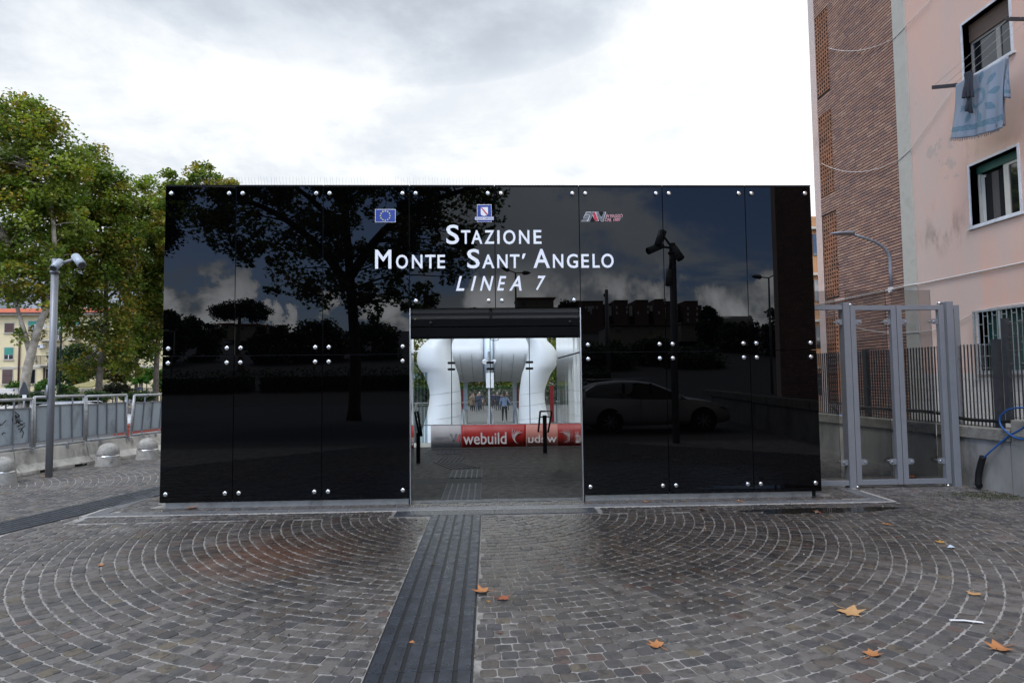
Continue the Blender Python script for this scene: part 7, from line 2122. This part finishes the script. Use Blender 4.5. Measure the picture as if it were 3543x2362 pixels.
# ochre building glimpsed between the black box and the pink building
OB = empty('ochre_building', (13, 42, -1), 'narrow sliver of an ochre building between the black building and the pink one', 'building')
a = at(2800, 745, 1, 40); b_ = at(2870, 745, 1, 40)
MB().box(a.x, a.x + 9, 40.3, 50, -1.5, a.z).build('wall', mat('ochre_render', (.40, .20, .09), .9, 0, .15, 1), OB)
for k in range(5):
    z = a.z - .9 - k * 3.05
    MB().box(a.x - .2, a.x + 9.1, 40.0, 40.29, z - .0, z + .16).build('string_course', M['beige'], OB)
    MB().box(a.x + .3, a.x + 1.6, 40.24, 40.31, z - 1.7, z - .3).build('window', M['wglass'], OB)

# ------------------------------------------------------------------ FALLEN LEAVES AND LITTER
def fallen(px, py, size, rot, cidx, label, curl=.25, on=0.0):
    p = at(px * 1.5064, py * 1.5064, 2, on + .006); size *= 1.18; curl *= 1.5
    cols_ = [(.40, .17, .06), (.28, .085, .035), (.45, .26, .11), (.36, .20, .05), (.22, .09, .05)]
    ang = [90, 108, 120, 140, 158, 200, 235, 270, 305, 340, 22, 40, 60, 72]
    rad = [1, .55, .58, .92, .5, .72, .42, .3, .42, .72, .5, .92, .58, .55]
    mb = MB(); mb.smooth = True
    ring = []
    for a_, r in zip(ang, rad):
        r *= random.uniform(.85, 1.1); t = math.radians(a_)
        x, y = r * math.cos(t), r * math.sin(t); ring.append((x, y))
    vs = [(0, 0, .02)] + [(x * .5, y * .5, curl * .10 + .03 * random.random()) for x, y in ring] + [(x, y, curl * (x * x + .4 * y * y) * random.uniform(.6, 1.3) + .02 * random.random()) for x, y in ring]
    n = len(ring); fs = [(0, 1 + i, 1 + (i + 1) % n) for i in range(n)] + [(1 + i, 1 + n + i, 1 + n + (i + 1) % n, 1 + (i + 1) % n) for i in range(n)]
    mb.add([(x * size, y * size, z * size) for x, y, z in vs], fs)
    mb.tube([(0, -.25 * size, .01), (.05 * size, -.7 * size, .02 * size), (.02 * size, -1.15 * size, .08 * size)], .0022, 4)
    key = 'fallen_leaf_%d' % cidx
    if key not in M:
        m, g, b = new_mat(key); gn = g.n('ShaderNodeTexCoord')
        g.lk(g.mix(g.noise(gn.outputs['Object'], 30, 5, .65), tuple(v * .6 for v in cols_[cidx]), tuple(v * 1.35 for v in cols_[cidx])), b.inputs['Base Color']); b.inputs['Roughness'].default_value = .6
        M[key] = m
    me = mb.mesh('fallen_leaf'); o = mesh_obj('fallen_leaf', me, M[key]); o.location = p; o.rotation_euler = (random.uniform(-.1, .1), random.uniform(-.1, .1), rot)
    return tag(o, label, 'leaf', 'fallen plane leaves on the paving')
for a in ((1110, 1357, .085, 1.3, 0, 'curled orange leaf at the right edge of the tactile strip'), (1153, 1374, .065, 4.2, 1, 'reddish brown curled leaf just right of the orange one by the strip'), (1122, 1381, .022, 0, 3, 'tiny yellow leaf between the two leaves by the strip'),
          (1950, 1404, .105, 3.4, 2, 'large flat tan leaf in the right foreground'), (2237, 1363, .062, 2.5, 2, 'tan leaf at the right, above the white litter strip'), (1508, 1482, .062, .6, 0, 'orange and yellow leaf in the middle foreground'),
          (2004, 1503, .062, 5.2, 0, 'spiky orange leaf near the bottom right'), (2300, 1488, .085, 1.8, 0, 'brown orange leaf at the bottom right edge'), (2160, 1245, .05, .3, 3, 'yellow green leaf on the setts at the right'),
          (2037, 1204, .05, 1.0, 0, 'small orange leaf beyond the puddle at the right'), (445, 1166, .10, 2.0, 0, 'crumpled orange leaf under the left plinth'), (2096, 1096, .13, 1.2, 1, 'brown leaf standing against the lower rail of the gate'),
          (1878, 1176, .05, .2, 1, 'red brown leaf lying in the puddle'), (101, 1094, .06, 1.1, 2, 'small tan leaf on the paving left of the building'), (1485, 1152, .05, 2.2, 0, 'small orange leaf under the right plinth, near the doorway'),
          (1700, 1151, .05, .8, 0, 'orange leaf under the right plinth, farther from the doorway'), (232, 1297, .035, .8, 0, 'small orange scrap of leaf in the left foreground'), (946, 1474, .022, .8, 0, 'tiny orange leaf scrap on the tactile strip'),
          (2060, 1232, .03, .8, 4, 'little brown leaf on the setts right of the puddle'), (1905, 1105, .06, 1.6, 2, 'tan leaf behind the left gate post'), (1148, 1452, .018, .8, 4, 'tiny dark leaf scrap right of the strip'), (1612, 1168, .04, 2.8, 1, 'brown leaf on the granite frame at the right')):
    fallen(*a)
p = at(2220 * 1.5064, 1426 * 1.5064, 2, .008)
q = MB(); q.bar((p.x - .1, p.y + .02, .012), (p.x - .02, p.y + .0, .016), .018, .003); q.bar((p.x - .02, p.y, .016), (p.x + .09, p.y - .03, .010), .022, .003)
tag(q.build('paper_scrap', M['white']), 'thin white plastic strip lying on the setts at the right', 'litter')
p = at(2185 * 1.5064, 1257 * 1.5064, 2, .008)
q = MB(); q.add([(p.x - .04, p.y, .01), (p.x, p.y - .03, .02), (p.x + .04, p.y, .01), (p.x + .01, p.y + .03, .03)], [(0, 1, 2, 3)])
o = q.build('paper_scrap', mat('pale_blue_paper', (.45, .55, .62), .6)); tag(o, 'small crumpled pale blue paper on the setts at the right', 'litter')
# weeds at the wall foot
def weeds(label, px, py, n, r):
    p = at(px, py, 2, 0); mb = MB(); P = np.stack([p.x + rng.normal(size=n) * r, p.y + rng.normal(size=n) * r, np.abs(rng.normal(size=n)) * r * .9 + .02], 1)
    o = leaves_obj('weed', P, .018, np.array(BG)[rng.integers(0, 3, n)] * rng.uniform(.7, 1.3, (n, 1)), M['leaf'], None); tag(o, label, 'weed', 'weeds at the foot of the wall')
weeds('small green weed between the gate post and the black sleeve', *KW(1250, 1195), 90, .06)
weeds('low green weed at the foot of the black sleeve', *KW(1335, 1225), 50, .04)
mo = at(*KW(1400, 1285), 2, 0); n_ = 1200
P = np.stack([mo.x + rng.normal(size=n_) * .32, mo.y + rng.normal(size=n_) * .16, rng.uniform(.0, .012, n_)], 1)
o = leaves_obj('moss', P, .010, np.array([(.06, .075, .02), (.045, .05, .02)])[rng.integers(0, 2, n_)], M['leaf'], None); tag(o, kind='stuff')
o['label'] = 'thin green moss on the setts by the wall foot'

# small scraps of leaf and grit scattered over the setts
n_ = 260
xs_ = rng.uniform(-5, 6.2, n_); ys_ = rng.uniform(3.2, 8.0, n_)
k_ = rng.random(n_) < .35
ys_[k_] = rng.uniform(7.95, 8.3, k_.sum())
P = np.stack([xs_, ys_, np.full(n_, .006)], 1)
o = leaves_obj('leaf_scraps', P, .011, np.array([(.30, .13, .05), (.16, .08, .04), (.36, .30, .22), (.05, .04, .03), (.4, .4, .38)])[rng.integers(0, 5, n_)], M['leaf'], None)
o['kind'] = 'stuff'; o['label'] = 'tiny scraps of leaf and grit scattered over the setts'
# dark hedge and railings along the far side of the street behind the photographer
for i_, (xa_, xb_, lab_) in enumerate(((-46, -17, 'long dark hedge behind the photographer, left stretch'), (-16.5, -2, 'long dark hedge behind the photographer, middle stretch'), (-1.5, 9, 'long dark hedge behind the photographer, right stretch'))):
    nn = int((xb_ - xa_) * 520)
    P = np.stack([rng.uniform(xa_, xb_, nn), rng.uniform(-30.2, -28.6, nn), rng.uniform(0, 1, nn) ** .8 * (2.1 + .35 * np.sin(rng.uniform(xa_, xb_, nn)))], 1)
    e = empty('hedge', ((xa_ + xb_) / 2, -29.4, 0), lab_, 'hedge', 'hedges behind the photographer')
    leaves_obj('foliage', P, .10, np.array(DG)[rng.integers(0, 3, nn)] * rng.uniform(.7, 1.4, (nn, 1)), M['leaf'], e)['kind'] = 'stuff'
    MB().box(xa_ + .1, xb_ - .1, -29.9, -29.0, -.5, 1.8).build('stems', M['bark_d'], e)
